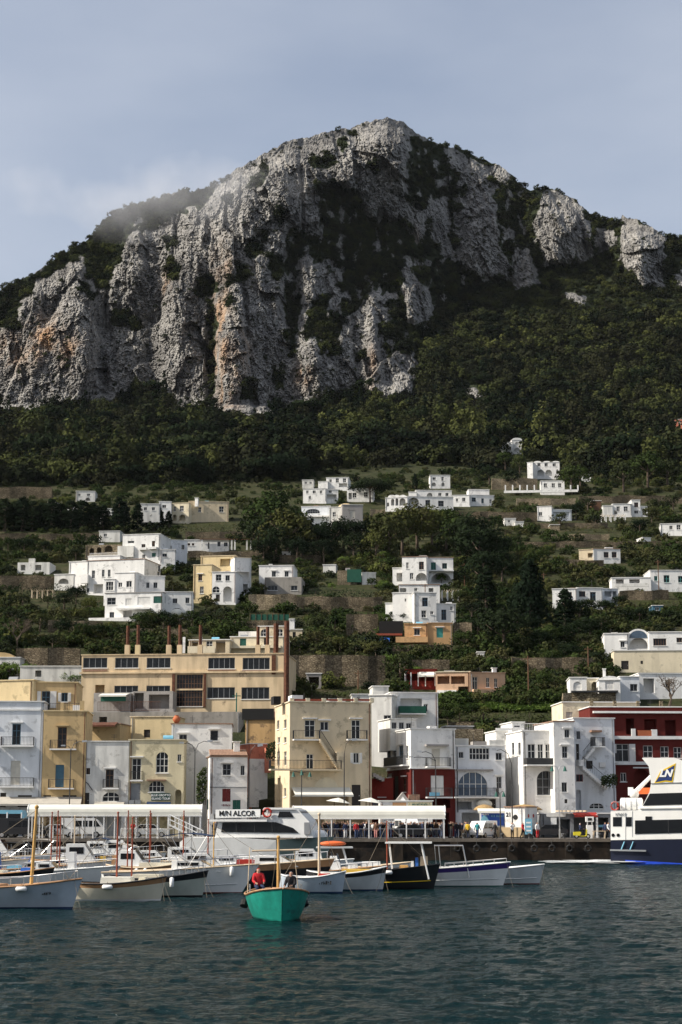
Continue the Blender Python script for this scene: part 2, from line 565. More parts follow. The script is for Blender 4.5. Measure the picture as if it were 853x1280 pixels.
SKYLINE = [(-700, 560), (-420, 500), (-250, 455), (-100, 410), (0, 366), (20, 352), (40, 343), (60, 330), (85, 313), (110, 300), (130, 276), (150, 263), (185, 253), (210, 242), (245, 240),
           (275, 229), (290, 215), (320, 198), (360, 175), (390, 170), (410, 165), (440, 160), (460, 152), (485, 147), (505, 153), (520, 165), (545, 180), (580, 187), (600, 198),
           (625, 206), (640, 220), (650, 232), (665, 238), (685, 235), (700, 239), (720, 250), (738, 268), (755, 274), (774, 280), (778, 270), (800, 276), (828, 293), (850, 298), (900, 300), (1100, 330), (1600, 420)]
CLIFF_BASE = [(-700, 560), (-420, 520), (-100, 505), (0, 508), (60, 500), (110, 490), (130, 500), (160, 482), (185, 472), (205, 480), (225, 500), (262, 502), (275, 512), (320, 520), (340, 506), (370, 500), (400, 490), (430, 480), (460, 474), (480, 490), (505, 487),
              (520, 470), (526, 440), (535, 415), (550, 385), (570, 352), (610, 350), (640, 355), (675, 360), (682, 335), (700, 330), (740, 324), (770, 326), (800, 352), (832, 364), (842, 345), (860, 340), (1100, 360), (1600, 440)]
DEPTH = [(1000, 212), (960, 221), (920, 233), (880, 251), (840, 276), (800, 303), (770, 335), (735, 372), (700, 410), (650, 490), (600, 610), (560, 720), (520, 830), (505, 868)]
_sx = np.arange(-700, 1601, 2.0)
_sb = np.interp(_sx, *zip(*CLIFF_BASE))
_k = np.exp(-0.5 * (np.arange(-60, 61) / 16.0) ** 2); _k /= _k.sum()
_sb = np.convolve(np.pad(_sb, 60, mode='edge'), _k, mode='valid')
def base_depth(px, py):
    """distance of the smooth hillside along the ray through a photo pixel"""
    px = np.asarray(px, float); py = np.asarray(py, float)
    yb = np.minimum(np.interp(px, _sx, _sb), 505)
    d = np.interp(py, [t[0] for t in DEPTH][::-1], [t[1] for t in DEPTH][::-1])
    up = np.clip(505 - np.maximum(py, yb), 0, None) * 1.12
    cl = np.clip(yb - py, 0, None) * 0.36
    return d + up + cl
def T(px, py):
    return float(base_depth(px, py))

VEG = [
 [(0,366),(40,340),(46,355),(26,376),(25,415),(0,410),(-200,470),(-200,430)],
 [(98,302),(130,268),(169,252),(246,234),(284,222),(270,238),(250,262),(225,266),(197,284),(165,290),(150,325),(134,360),(118,355),(104,340),(106,318),(60,345),(46,345),(85,308)],
 [(211,328),(222,326),(226,342),(218,350),(210,342)],[(242,352),(258,344),(272,350),(270,368),(252,372),(244,364)],
 [(261,380),(269,378),(270,420),(269,500),(263,500),(262,440)],[(136,392),(160,391),(176,404),(170,412),(140,408)],
 
 [(92,352),(112,360),(120,372),(104,372)],[(200,300),(214,292),(222,300),(210,312)],
 [(388,237),(416,228),(443,240),(461,268),(488,277),(512,270),(508,232),(512,195),(518,168),(530,178),(546,200),(552,222),(545,250),(525,268),(530,300),(548,315),(560,335),(550,385),(530,420),(524,475),(505,478),(498,440),(482,440),(470,402),(480,372),(470,352),(455,380),(430,402),(424,368),(410,337),(385,320),(365,325),(357,300),(368,284),(400,296),(404,268)],
 [(352,300),(366,310),(376,395),(372,440),(362,450),(357,425),(356,340)],[(392,372),(410,366),(428,400),(426,440),(402,442),(378,415)],
 [(294,332),(306,330),(312,345),(306,352),(296,350)],[(305,306),(322,304),(328,318),(312,324)],[(335,318),(352,322),(356,345),(346,352),(336,340)],
 [(384,196),(412,190),(422,202),(404,212),(386,208)],[(306,236),(332,206),(338,208),(318,240)],[(455,203),(472,204),(480,218),(468,222),(456,212)],[(422,172),(434,172),(438,186),(424,188)],
 [(342,262),(356,258),(360,280),(348,282)],[(318,286),(332,284),(334,300),(322,302)],[(276,246),(288,242),(292,252),(282,258)],[(446,430),(456,425),(456,450),(446,452)],
 [(424,150),(440,156),(452,166),(436,168)],[(300,478),(312,480),(316,500),(304,502)],[(340,455),(352,452),(356,480),(344,490)],[(284,350),(290,350),(290,360),(284,362)],[(282,372),(288,372),(288,382),(282,382)],
]
ROCK = [
 [(462,370),(474,360),(488,400),(476,412),(464,400)],[(458,405),(472,412),(474,470),(470,494),(462,480),(456,430)],[(496,450),(510,440),(520,460),(504,488),(496,470)],[(512,262),(526,268),(528,304),(514,298)],
 [(545,250),(556,248),(560,300),(552,322),(546,290)],[(500,335),(517,332),(531,365),(545,382),(537,402),(512,407),(505,375)],[(376,335),(396,338),(404,372),(390,374),(376,362)],[(414,330),(424,335),(428,380),(418,395)],[(420,293),(436,296),(432,306),(420,305)],
 [(533,249),(562,245),(568,332),(554,318),(537,290)],[(550,181),(603,204),(620,253),(624,307),(641,332),(636,349),(612,350),(574,330),(572,270),(583,233),(562,204)],
 [(641,318),(665,311),(676,357),(643,361)],[(682,236),(715,245),(738,276),(740,324),(686,332),(670,307),(668,278)],[(777,268),(827,291),(833,316),(831,363),(802,353),(773,328)],[(742,285),(772,292),(768,316),(748,318)],
 [(707,363),(732,373),(732,386),(716,378),(699,388)],[(579,485),(614,489),(604,505),(599,531),(590,547),(583,540),(590,510)],[(816,440),(823,440),(822,470),(817,470)],[(500,440),(518,442),(518,465),(500,470)],[(70,553),(80,553),(82,566),(72,566)],[(581,374),(588,374),(588,390),(582,390)],
 [(166,270),(178,270),(180,282),(168,284)],[(843,340),(856,338),(870,360),(845,362)],[(600,204),(634,208),(640,226),(622,232),(612,222)],[(625,285),(641,284),(646,300),(632,306)],
]
def inpoly(px, py, poly):
    r = np.zeros(px.shape, bool)
    n = len(poly)
    for i in range(n):
        x1, y1 = poly[i]; x2, y2 = poly[(i + 1) % n]
        if y1 == y2: continue
        c = ((y1 > py) != (y2 > py)) & (px < (x2 - x1) * (py - y1) / (y2 - y1) + x1)
        r ^= c
    return r
cols = np.concatenate([np.arange(-700, -20, 12.0), np.arange(-20, 875, 1.15), np.arange(875, 1601, 12.0)])
t_rows = np.concatenate([np.linspace(0, 0.5, 330, endpoint=False), np.linspace(0.5, 1.0, 190)])
NC, NR = len(cols), len(t_rows)
sky_y = np.interp(cols, *zip(*SKYLINE)) + fbm(cols / 9.0, cols * 0 + 3.3, 4, 5) * 4.0 * np.clip((cols + 300) / 300, 0, 1)
PX = np.repeat(cols[None, :], NR, 0)
PY = sky_y[None, :] + (1000 - sky_y[None, :]) * t_rows[:, None]
wx = fbm(PX / 14, PY / 14, 4, 41) * 11
wy = fbm(PX / 14, PY / 14, 4, 77) * 13
qx, qy = PX + wx, PY + wy
yb_raw = np.interp(qx, *zip(*CLIFF_BASE))
yb_raw = yb_raw + np.where(qx < 522, 10, 0)
rock = ((qy < yb_raw) & (qx < 522 + (480 - qy) * 0.05)).astype(float)
for p in VEG: rock[inpoly(qx, qy, p)] = 0
rock[(PX > 340) & (PX < 660) & (PY < np.interp(PX, *zip(*CLIFF_BASE)) + 6) & (fbm(PX / 9, PY / 20, 3, 119) > 0.17)] = 1      # ribs showing through the gully scrub
for p in ROCK: rock[inpoly(qx, qy, p)] = 1
# scattered ledge bushes: thresholded noise, more of it where the cliff is less steep
rock *= 1 - ((fbm(PX / 7, PY / 5, 3, 99) > 0.44) & (fbm(PX / 60, PY / 60, 2, 12) > -0.05))
rock *= 1 - 0.9 * ((fbm(PX / 3.2, PY / 2.6, 2, 93) > 0.42) & (fbm(PX / 40, PY / 50, 2, 14) > -0.2))
def blur(a, r):
    for _ in range(2):
        for ax in (0, 1):
            k = 2 * r + 1
            p = np.pad(a, [(r + 1, r) if i == ax else (0, 0) for i in (0, 1)], mode='edge').cumsum(axis=ax)
            a = (np.take(p, range(k, p.shape[ax]), axis=ax) - np.take(p, range(0, p.shape[ax] - k), axis=ax)) / k
    return a
rock_s = blur(rock, 1)
rock_w = blur(rock, 7)
Dm = base_depth(PX, PY)
A_ = (PX - W_PX / 2) / F_PX
B_ = (H_PX / 2 - PY) / F_PX
DY = CP - B_ * SP
WX, WZ = A_ / DY * Dm, CAM_H + (SP + B_ * CP) / DY * Dm
# buttresses, ribs and cracks of the limestone; gullies under the bushes
lean = WX + 0.10 * WZ
lean = lean + 2.5 * fbm(WX / 20, WZ / 26, 3, 203)
def facet(x, y, seed):
    """broken rock: every cell is its own tilted plane"""
    x = x + 0.35 * fbm(x, y, 2, seed + 5); y = y + 0.35 * fbm(x, y, 2, seed + 9)
    ix, iy = np.floor(x), np.floor(y); best = np.full(x.shape, 9.0); val = np.zeros(x.shape)
    for dx in (-1, 0, 1):
        for dy in (-1, 0, 1):
            cx, cy = ix + dx, iy + dy
            h1, h2, h3 = (_hash(cx, cy, seed + k) / (2 * np.pi) for k in (1, 2, 3)); h4 = _hash(cx, cy, seed + 4)
            ex, ey = x - cx - h1, y - cy - h2; d = ex * ex + ey * ey
            m_ = d < best; best = np.where(m_, d, best)
            val = np.where(m_, (h3 - 0.5) * 1.3 + ex * np.cos(h4) * 1.1 + ey * np.sin(h4) * 0.8, val)
    return val
relief = 12 * ridge(lean / 72, WZ / 300, 2, 3) + 8 * facet(lean / 38, WZ / 70, 301) + 4.2 * facet(lean / 13, WZ / 27, 331) + 2.4 * facet(lean / 5, WZ / 9, 361) + 1.5 * facet(lean / 2.0, WZ / 4, 391) + 0.8 * rng.normal(0, 1, PX.shape)
relief += 2.5 * ridge(lean / 17, WZ / 110, 2, 23)
relief -= 9.0 * np.clip(ridge(lean / 26, WZ / 150, 2, 131) - 0.66, 0, 1) * 2.5      # deep vertical cracks
cliffness = np.clip(rock_w * 1.4, 0, 1)
edge = np.clip((PY - sky_y[None, :]) / 30.0, 0.25, 1)
# the great pillar and its gully, the long ramp to its right, the separate spire
def bump2(cx, cy, sx_, sy_): return np.exp(-((PX - cx) / sx_) ** 2 - ((PY - cy) / sy_) ** 2)
big = 0.75 * (34 * bump2(300, 430, 30, 110) + 22 * bump2(345, 250, 60, 60) - 30 * bump2(264, 440, 9, 80) + 24 * bump2(100, 430, 22, 90) - 16 * bump2(190, 430, 12, 70) + 16 * bump2(225, 400, 22, 100) \
    - 42 * bump2(470, 320, 60, 70) - 22 * bump2(368, 370, 12, 80) + 26 * bump2(395, 450, 22, 50) + 22 * bump2(466, 440, 10, 60) + 26 * bump2(600, 290, 22, 70) - 22 * bump2(648, 280, 12, 50) + 22 * bump2(710, 290, 26, 50) + 26 * bump2(800, 320, 18, 50) - 24 * bump2(756, 300, 10, 40) \
    + 20 * bump2(470, 190, 40, 40) + 18 * bump2(165, 340, 30, 60) - 18 * bump2(130, 440, 9, 60) + 14 * bump2(30, 440, 28, 60) + 30 * bump2(595, 510, 14, 30))
hill = np.clip((PY - 520) / 80, 0, 1)
soft = 6 * fbm(WX / 45, Dm / 45, 3, 9) * (1 - cliffness) * np.clip((PY - 300) / 200, 0.3, 1) * (1 - 0.75 * hill)
Dm2 = Dm - (relief * cliffness + big * np.clip(cliffness + 0.5, 0, 1) * (1 - hill) + (rock_w - 0.5) * 6 * np.clip((620 - PY) / 100, 0, 1)) * edge + soft
Dm2 = np.maximum(Dm2, 205)
TX, TZ = A_ / DY * Dm2, CAM_H + (SP + B_ * CP) / DY * Dm2
# rows behind the ridge and a foot at sea level
X0, Y0, Z0 = TX[0], Dm2[0], TZ[0]
back = [(X0 * 1.6, Y0 + 900, Z0 * 0 - 5), (X0 * 1.25, Y0 + 330, Z0 * 0.62), (X0 * 1.1, Y0 + 120, Z0 - 22), (X0 * 1.02, Y0 + 30, Z0 - 3)]
AX = np.vstack([b[0] for b in back] + [TX, TX[-1:]])
AY = np.vstack([b[1] for b in back] + [Dm2, Dm2[-1:]])
AZ = np.vstack([b[2] for b in back] + [TZ, TZ[-1:] * 0 - 3])
nr = AX.shape[0]
verts = np.stack([AX.ravel(), AY.ravel(), AZ.ravel()], 1)
idx = np.arange(nr * NC).reshape(nr, NC)
faces = np.stack([idx[1:, :-1].ravel(), idx[1:, 1:].ravel(), idx[:-1, 1:].ravel(), idx[:-1, :-1].ravel()], 1)
me = bpy.data.meshes.new('hillside')
me.vertices.add(len(verts)); me.vertices.foreach_set('co', verts.ravel())
me.loops.add(faces.size); me.loops.foreach_set('vertex_index', faces.ravel())
me.polygons.add(len(faces)); me.polygons.foreach_set('loop_start', np.arange(0, faces.size, 4)); me.polygons.foreach_set('loop_total', np.full(len(faces), 4))
me.update(calc_edges=True)
me.polygons.foreach_set('use_smooth', np.zeros(len(faces), bool))
rk = np.vstack([np.repeat(rock_s[:1], 4, 0), rock_s, rock_s[-1:]])
at_ = me.attributes.new('rock', 'FLOAT', 'POINT'); at_.data.foreach_set('value', rk.ravel().astype(np.float32))
# orange iron stains have places of their own on this cliff
st = np.zeros_like(PX)
for (cx, cy, sx_, sy_, a) in [(55, 425, 22, 26, 1.0), (20, 440, 20, 22, .7), (85, 440, 14, 20, .7), (275, 405, 12, 70, .9), (300, 445, 12, 30, 1.0), (285, 490, 14, 25, .7), (380, 470, 10, 14, .9), (465, 460, 6, 30, .6), (210, 355, 10, 16, .5), (285, 335, 12, 20, .5), (520, 300, 6, 20, .3)]:
    st = np.maximum(st, a * bump2(cx, cy, sx_, sy_))
st = np.vstack([np.repeat(st[:1], 4, 0), st, st[-1:]])
at_ = me.attributes.new('iron', 'FLOAT', 'POINT'); at_.data.foreach_set('value', st.ravel().astype(np.float32))
m = bpy.data.materials.new('hillside'); m.use_nodes = True
t = m.node_tree; p = t.nodes['Principled BSDF']; p.inputs['Roughness'].default_value = 0.95; p.inputs['Specular IOR Level'].default_value = 0.05
g = nd(t, 'ShaderNodeNewGeometry')
def noise_node(scale, detail=6, rough=0.6, mapscale=None):
    n = nd(t, 'ShaderNodeTexNoise'); n.inputs['Scale'].default_value = scale; n.inputs['Detail'].default_value = detail; n.inputs['Roughness'].default_value = rough
    if mapscale:
        mpn = nd(t, 'ShaderNodeMapping'); mpn.inputs['Scale'].default_value = mapscale
        t.links.new(g.outputs['Position'], mpn.inputs['Vector']); t.links.new(mpn.outputs['Vector'], n.inputs['Vector'])
    else:
        t.links.new(g.outputs['Position'], n.inputs['Vector'])
    return n
def ramp(src, stops):
    r = nd(t, 'ShaderNodeValToRGB')
    while len(r.color_ramp.elements) < len(stops): r.color_ramp.elements.new(0.5)
    for e, (ps, c) in zip(r.color_ramp.elements, stops):
        e.position = ps; e.color = tuple(c) + (1,)
    t.links.new(src, r.inputs['Fac'])
    return r.outputs['Color']
def mixc(f, a, b, mode='MIX'):
    x = nd(t, 'ShaderNodeMixRGB', blend_type=mode)
    for k, v_ in (('Fac', f), ('Color1', a), ('Color2', b)):
        if isinstance(v_, (int, float)): x.inputs[k].default_value = v_
        elif isinstance(v_, tuple): x.inputs[k].default_value = v_ + (1,)
        else: t.links.new(v_, x.inputs[k])
    return x.outputs['Color']
nA = noise_node(0.05, 8, 0.68)
rockc = ramp(nA.outputs['Fac'], [(0.30, (0.14, 0.134, 0.127)), (0.48, (0.25, 0.242, 0.230)), (0.66, (0.37, 0.358, 0.336))])
nB = noise_node(1.0, 5, 0.65, (0.16, 0.16, 0.022))
rockc = mixc(0.75, rockc, ramp(nB.outputs['Fac'], [(0.34, (0.40, 0.40, 0.42)), (0.52, (1, 1, 1)), (0.7, (1.1, 1.09, 1.06))]), 'MULTIPLY')
nC = noise_node(0.45, 6, 0.75)
rockc = mixc(0.8, rockc, ramp(nC.outputs['Fac'], [(0.36, (0.30, 0.31, 0.30)), (0.48, (1, 1, 1)), (0.75, (1.15, 1.13, 1.1))]), 'MULTIPLY')
nG = noise_node(1.0, 4, 0.7, (0.9, 0.9, 0.5))
rockc = mixc(0.7, rockc, ramp(nG.outputs['Fac'], [(0.38, (0.35, 0.35, 0.35)), (0.5, (1, 1, 1)), (0.7, (1.15, 1.14, 1.12))]), 'MULTIPLY')
ai = nd(t, 'ShaderNodeAttribute', attribute_name='iron')
nI = noise_node(1.0, 5, 0.6, (0.09, 0.09, 0.03))
mi = nd(t, 'ShaderNodeMath', operation='MULTIPLY'); t.links.new(ai.outputs['Fac'], mi.inputs[0])
t.links.new(ramp(nI.outputs['Fac'], [(0.4, (0, 0, 0)), (0.58, (1, 1, 1))]), mi.inputs[1])
rockc = mixc(mi.outputs[0], rockc, mixc(0.55, rockc, (0.50, 0.27, 0.11)))
nD = noise_node(0.25, 6, 0.7)
soil = ramp(nD.outputs['Fac'], [(0.3, (0.024, 0.030, 0.015)), (0.5, (0.042, 0.047, 0.021)), (0.64, (0.065, 0.058, 0.034)), (0.78, (0.10, 0.085, 0.055))])
ar = nd(t, 'ShaderNodeAttribute', attribute_name='rock')
sm = nd(t, 'ShaderNodeMath', operation='ADD'); t.links.new(ar.outputs['Fac'], sm.inputs[0])
nE = noise_node(0.35, 5, 0.7)
ms = nd(t, 'ShaderNodeMath', operation='MULTIPLY_ADD'); ms.inputs[1].default_value = 0.9; ms.inputs[2].default_value = -0.45
t.links.new(nE.outputs['Fac'], ms.inputs[0]); t.links.new(ms.outputs[0], sm.inputs[1])
fac = ramp(sm.outputs[0], [(0.42, (0, 0, 0)), (0.58, (1, 1, 1))])
veg_under = mixc(0.0, (0.028, 0.034, 0.02), soil)
sepz = nd(t, 'ShaderNodeSeparateXYZ'); t.links.new(g.outputs['Position'], sepz.inputs[0])
mz = nd(t, 'ShaderNodeMapRange'); mz.inputs['From Min'].default_value = 120; mz.inputs['From Max'].default_value = 170; t.links.new(sepz.outputs['Z'], mz.inputs['Value'])
ground = mixc(mz.outputs['Result'], soil, (0.03, 0.037, 0.02))
t.links.new(mixc(fac, ground, rockc), p.inputs['Base Color'])
bm1 = nd(t, 'ShaderNodeBump'); bm1.inputs['Strength'].default_value = 0.9; bm1.inputs['Distance'].default_value = 1.6
nF = noise_node(0.33, 8, 0.72, (1, 1, 0.45)); t.links.new(nF.outputs['Fac'], bm1.inputs['Height'])
t.links.new(bm1.outputs['Normal'], p.inputs['Normal'])
me.materials.append(m)
hill_ob = link('mountain', me)
tag(hill_ob, 'limestone mountain rising above the terraced harbour slope', 'mountain', kind='structure')
del verts, faces

# ------------------------------------------------------------------ water and quay
def wave_height(x, y):
    return 0.12 * fbm(x / 1.9, y / 1.2, 4, 15, gain=0.62) + 0.09 * fbm(x / 7.0, y / 4.5, 2, 35) + 0.03 * fbm(x / 0.9, y / 0.7, 2, 55)
ys = [30.0]
while ys[-1] < 183: ys.append(ys[-1] + max(0.16, ys[-1] * 0.0042))
ys = np.array(ys)
us = np.linspace(-0.30, 0.30, 300)
GX = us[None, :] * ys[:, None]; GY = np.repeat(ys[:, None], len(us), 1)
GZ = wave_height(GX, GY)
GZ[:, 0] = GZ[:, -1] = GZ[0] = GZ[-1] = 0
# skirt out to open sea on every side
nU, nY = len(us), len(ys)
wv = [tuple(v_) for v_ in np.stack([GX.ravel(), GY.ravel(), GZ.ravel()], 1)]
wi = np.arange(nU * nY).reshape(nY, nU)
wf = [tuple(map(int, q)) for q in np.stack([wi[:-1, :-1].ravel(), wi[:-1, 1:].ravel(), wi[1:, 1:].ravel(), wi[1:, :-1].ravel()], 1)]
oL = len(wv)
for j in range(nY): wv.append((-3000.0, float(ys[j]), 0.0)); wv.append((3000.0, float(ys[j]), 0.0))
for j in range(nY - 1):
    wf.append((oL + 2 * j, int(wi[j, 0]), int(wi[j + 1, 0]), oL + 2 * j + 2)); wf.append((int(wi[j, -1]), oL + 2 * j + 1, oL + 2 * j + 3, int(wi[j + 1, -1])))
o2 = len(wv)
wv += [(-3000.0, -3000.0, 0.0), (3000.0, -3000.0, 0.0)]
wf.append(tuple([o2, o2 + 1, oL + 1] + [int(q) for q in wi[0, ::-1]] + [oL]))
o3 = len(wv)
wv += [(-3000.0, 2500.0, 0.0), (3000.0, 2500.0, 0.0)]
wf.append(tuple([oL + 2 * nY - 2] + [int(q) for q in wi[-1]] + [oL + 2 * nY - 1, o3 + 1, o3]))
m = bpy.data.materials.new('sea_water'); m.use_nodes = True
t = m.node_tree; p = t.nodes['Principled BSDF']
p.inputs['Base Color'].default_value = (0.002, 0.014, 0.016, 1); p.inputs['Specular IOR Level'].default_value = 0.13; p.inputs['Roughness'].default_value = 0.12; p.inputs['IOR'].default_value = 1.33
g = nd(t, 'ShaderNodeNewGeometry')
n1 = noise_node(1.0, 5, 0.62, (0.55, 1.1, 1))
n2 = noise_node(1.0, 3, 0.6, (2.6, 4.6, 1))
ad = nd(t, 'ShaderNodeMath', operation='MULTIPLY_ADD'); ad.inputs[1].default_value = 0.28
t.links.new(n2.outputs['Fac'], ad.inputs[0]); t.links.new(n1.outputs['Fac'], ad.inputs[2])
b = nd(t, 'ShaderNodeBump'); b.inputs['Strength'].default_value = 1.0; b.inputs['Distance'].default_value = 0.6
t.links.new(ad.outputs[0], b.inputs['Height']); t.links.new(b.outputs['Normal'], p.inputs['Normal'])
MATS['sea_water'] = m
q = MB(); q.v = wv; q.f = wf
tag(q.build('water', 'sea_water', smooth=True), 'dark teal harbour water with small ripples', 'water', kind='structure')
QZ, QY = 2.2, 180.0
q = MB().prism([(QY, -4), (QY, QZ), (212, QZ), (214, QZ + 1.0), (214, -4)], -240, 240, 'x')
quay = q.build('quay', 'quay_stone'); tag(quay, 'stone quay along the harbour edge', 'quay', kind='structure')
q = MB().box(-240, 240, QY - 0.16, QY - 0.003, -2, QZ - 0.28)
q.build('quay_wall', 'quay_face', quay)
q = MB().box(-240, 240, QY - 0.34, QY - 0.003, QZ - 0.28, QZ + 0.06)
q.build('kerb_stone', 'quay_stone', quay)
for bx_ in range(-9, 40):     # pier buttresses under the quay edge
    MB().box(bx_ * 6 - 0.5, bx_ * 6 + 0.5, QY - 0.55, QY - 0.17, -2, QZ - 0.3).build('buttress', 'quay_face', quay)
q = MB().box(-230, 230, 187, 199, QZ + 0.004, QZ + 0.008)
q.build('roadway', 'asphalt', quay)
# ------------------------------------------------------------------ buildings
RECTS = []          # photo rectangles of everything built, so that bushes keep clear of walls
class Block:
    """a box-shaped volume: front plane found from photo pixels at a known distance, turned by th degrees"""
    def __init__(s, root, x0, x1, yt, yb, Y, th=0.0, dep=8.0, foot=2.5):
        s.th = math.radians(th)
        s.U = Vector((math.cos(s.th), math.sin(s.th), 0)); s.N = Vector((-math.sin(s.th), math.cos(s.th), 0))
        s.P0 = at(x0, yb, Y)
        s.W = s.hit(x1, yb)[0]
        if Y <= 208 and yb >= 1000 and foot == 2.5: foot = s.P0.z - QZ + 0.02
        s.zb = s.P0.z - foot
        s.foot = foot
        s.O = Vector((s.P0.x, s.P0.y, s.zb))
        xm = (x0 + x1) / 2
        s.H = s.hit(xm, yt)[1]
        s.D = dep
        s.root = root
        RECTS.append((min(x0, x1), min(yt, yb), max(x0, x1), max(yt, yb)))
    def hit(s, px, py):
        """pixel -> (u along front, height above block base)"""
        d = ray(px, py); c = Vector((0, 0, CAM_H))
        k = (s.P0 - c).dot(s.N) / d.dot(s.N)
        P = c + d * k
        return ((P - s.P0).dot(s.U), P.z - (s.zb if hasattr(s, 'zb') else s.P0.z))
    def hit_side(s, px, py, right):
        d = ray(px, py); c = Vector((0, 0, CAM_H))
        Q = s.P0 + s.U * (s.W if right else 0)
        k = (Q - c).dot(s.U) / d.dot(s.U)
        P = c + d * k
        return ((P - Q).dot(s.N), P.z - s.zb)
    def place(s):
        r = s.root
        if r.get('_set') is None:
            r.location = s.O; r.rotation_euler = (0, 0, s.th); r['_set'] = 1
            s.rl, s.rr = Vector((0, 0, 0)), 0.0
        else:
            a = r.rotation_euler[2]
            s.rl = Matrix.Rotation(-a, 3, 'Z') @ (s.O - Vector(r.location)); s.rr = s.th - a
    def part(s, name, mb, m, parent=None, smooth=False):
        o = mb.build(name, m, parent if parent is not None else s.root, smooth)
        if parent is None:
            o.location = s.rl; o.rotation_euler = (0, 0, s.rr)
        return o
    def text(s, body, px, py, size, m, out=0.05, **kw):
        u, v = s.hit(px, py)
        o = put_text(body, size, (0, 0, 0), m, s.root, 0, **kw)
        R = Matrix.Rotation(s.rr, 3, 'Z')
        o.location = s.rl + R @ Vector((u, -out, v)); o.rotation_euler = (0, 0, s.rr)
        return o
def panel(mb, O, U, N, W, H, ops):
    """wall face with real openings: ops = (u0,u1,v0,v1,depth,arch,deep)"""
    O, U, N = Vector(O), Vector(U), Vector(N)
    P = lambda u, v, d=0.0: O + U * u + Z3 * v + N * d
    us = sorted({0.0, W} | {min(max(q, 0), W) for o in ops for q in o[:2]})
    vs = sorted({0.0, H} | {min(max(q, 0), H) for o in ops for q in o[2:4]})
    for i in range(len(us) - 1):
        for j in range(len(vs) - 1):
            cu, cv = (us[i] + us[i + 1]) / 2, (vs[j] + vs[j + 1]) / 2
            if any(o[0] < cu < o[1] and o[2] < cv < o[3] for o in ops): continue
            mb.quad(P(us[i], vs[j]), P(us[i + 1], vs[j]), P(us[i + 1], vs[j + 1]), P(us[i], vs[j + 1]))
    for (u0, u1, v0, v1, d, arch, deep) in ops:
        mb.quad(P(u0, v0), P(u0, v0, d), P(u0, v1, d), P(u0, v1)); mb.quad(P(u1, v0, d), P(u1, v0), P(u1, v1), P(u1, v1, d))
        mb.quad(P(u0, v0), P(u1, v0), P(u1, v0, d), P(u0, v0, d)); mb.quad(P(u0, v1, d), P(u1, v1, d), P(u1, v1), P(u0, v1))
        if deep: mb.quad(P(u0, v0, d), P(u1, v0, d), P(u1, v1, d), P(u0, v1, d))
        if arch:
            r = (u1 - u0) / 2; h = min(r, (v1 - v0) * 0.75); um = (u0 + u1) / 2; n = 7
            for sg in (-1, 1):
                arc = [(um + sg * r * math.cos(math.pi / 2 * k / n), v1 - h + h * math.sin(math.pi / 2 * k / n)) for k in range(n + 1)]
                cor = (um + sg * r, v1)
                dd = min(d, 0.3)
                for k in range(n):
                    a, b = arc[k], arc[k + 1]
                    mb.add([P(*cor, 0.002), P(*a, 0.002), P(*b, 0.002)], [(0, 1, 2)])
                    mb.quad(P(*a, 0.002), P(*b, 0.002), P(*b, dd), P(*a, dd))
FR = {'w': 'shutter_white', 'n': 'wood_brown', 'g': 'shutter_green', 'b': 'shutter_blue', 't': 'shutter_turq', 'e': 'shutter_beige', 'r': 'shutter_red', 'y': 'shutter_grey', 'i': 'iron'}
def slat_leaf(mb, a, b, z0, z1, y):
    """one louvred shutter leaf in the plane y (thin boxes for stiles and slats)"""
    mb.box(a, b, y - 0.02, y + 0.02, z0, z1)
    for k in range(1, 7):
        z = z0 + (z1 - z0) * k / 7
        mb.box(a + 0.05, b - 0.05, y - 0.04, y - 0.021, z - 0.05, z + 0.02)
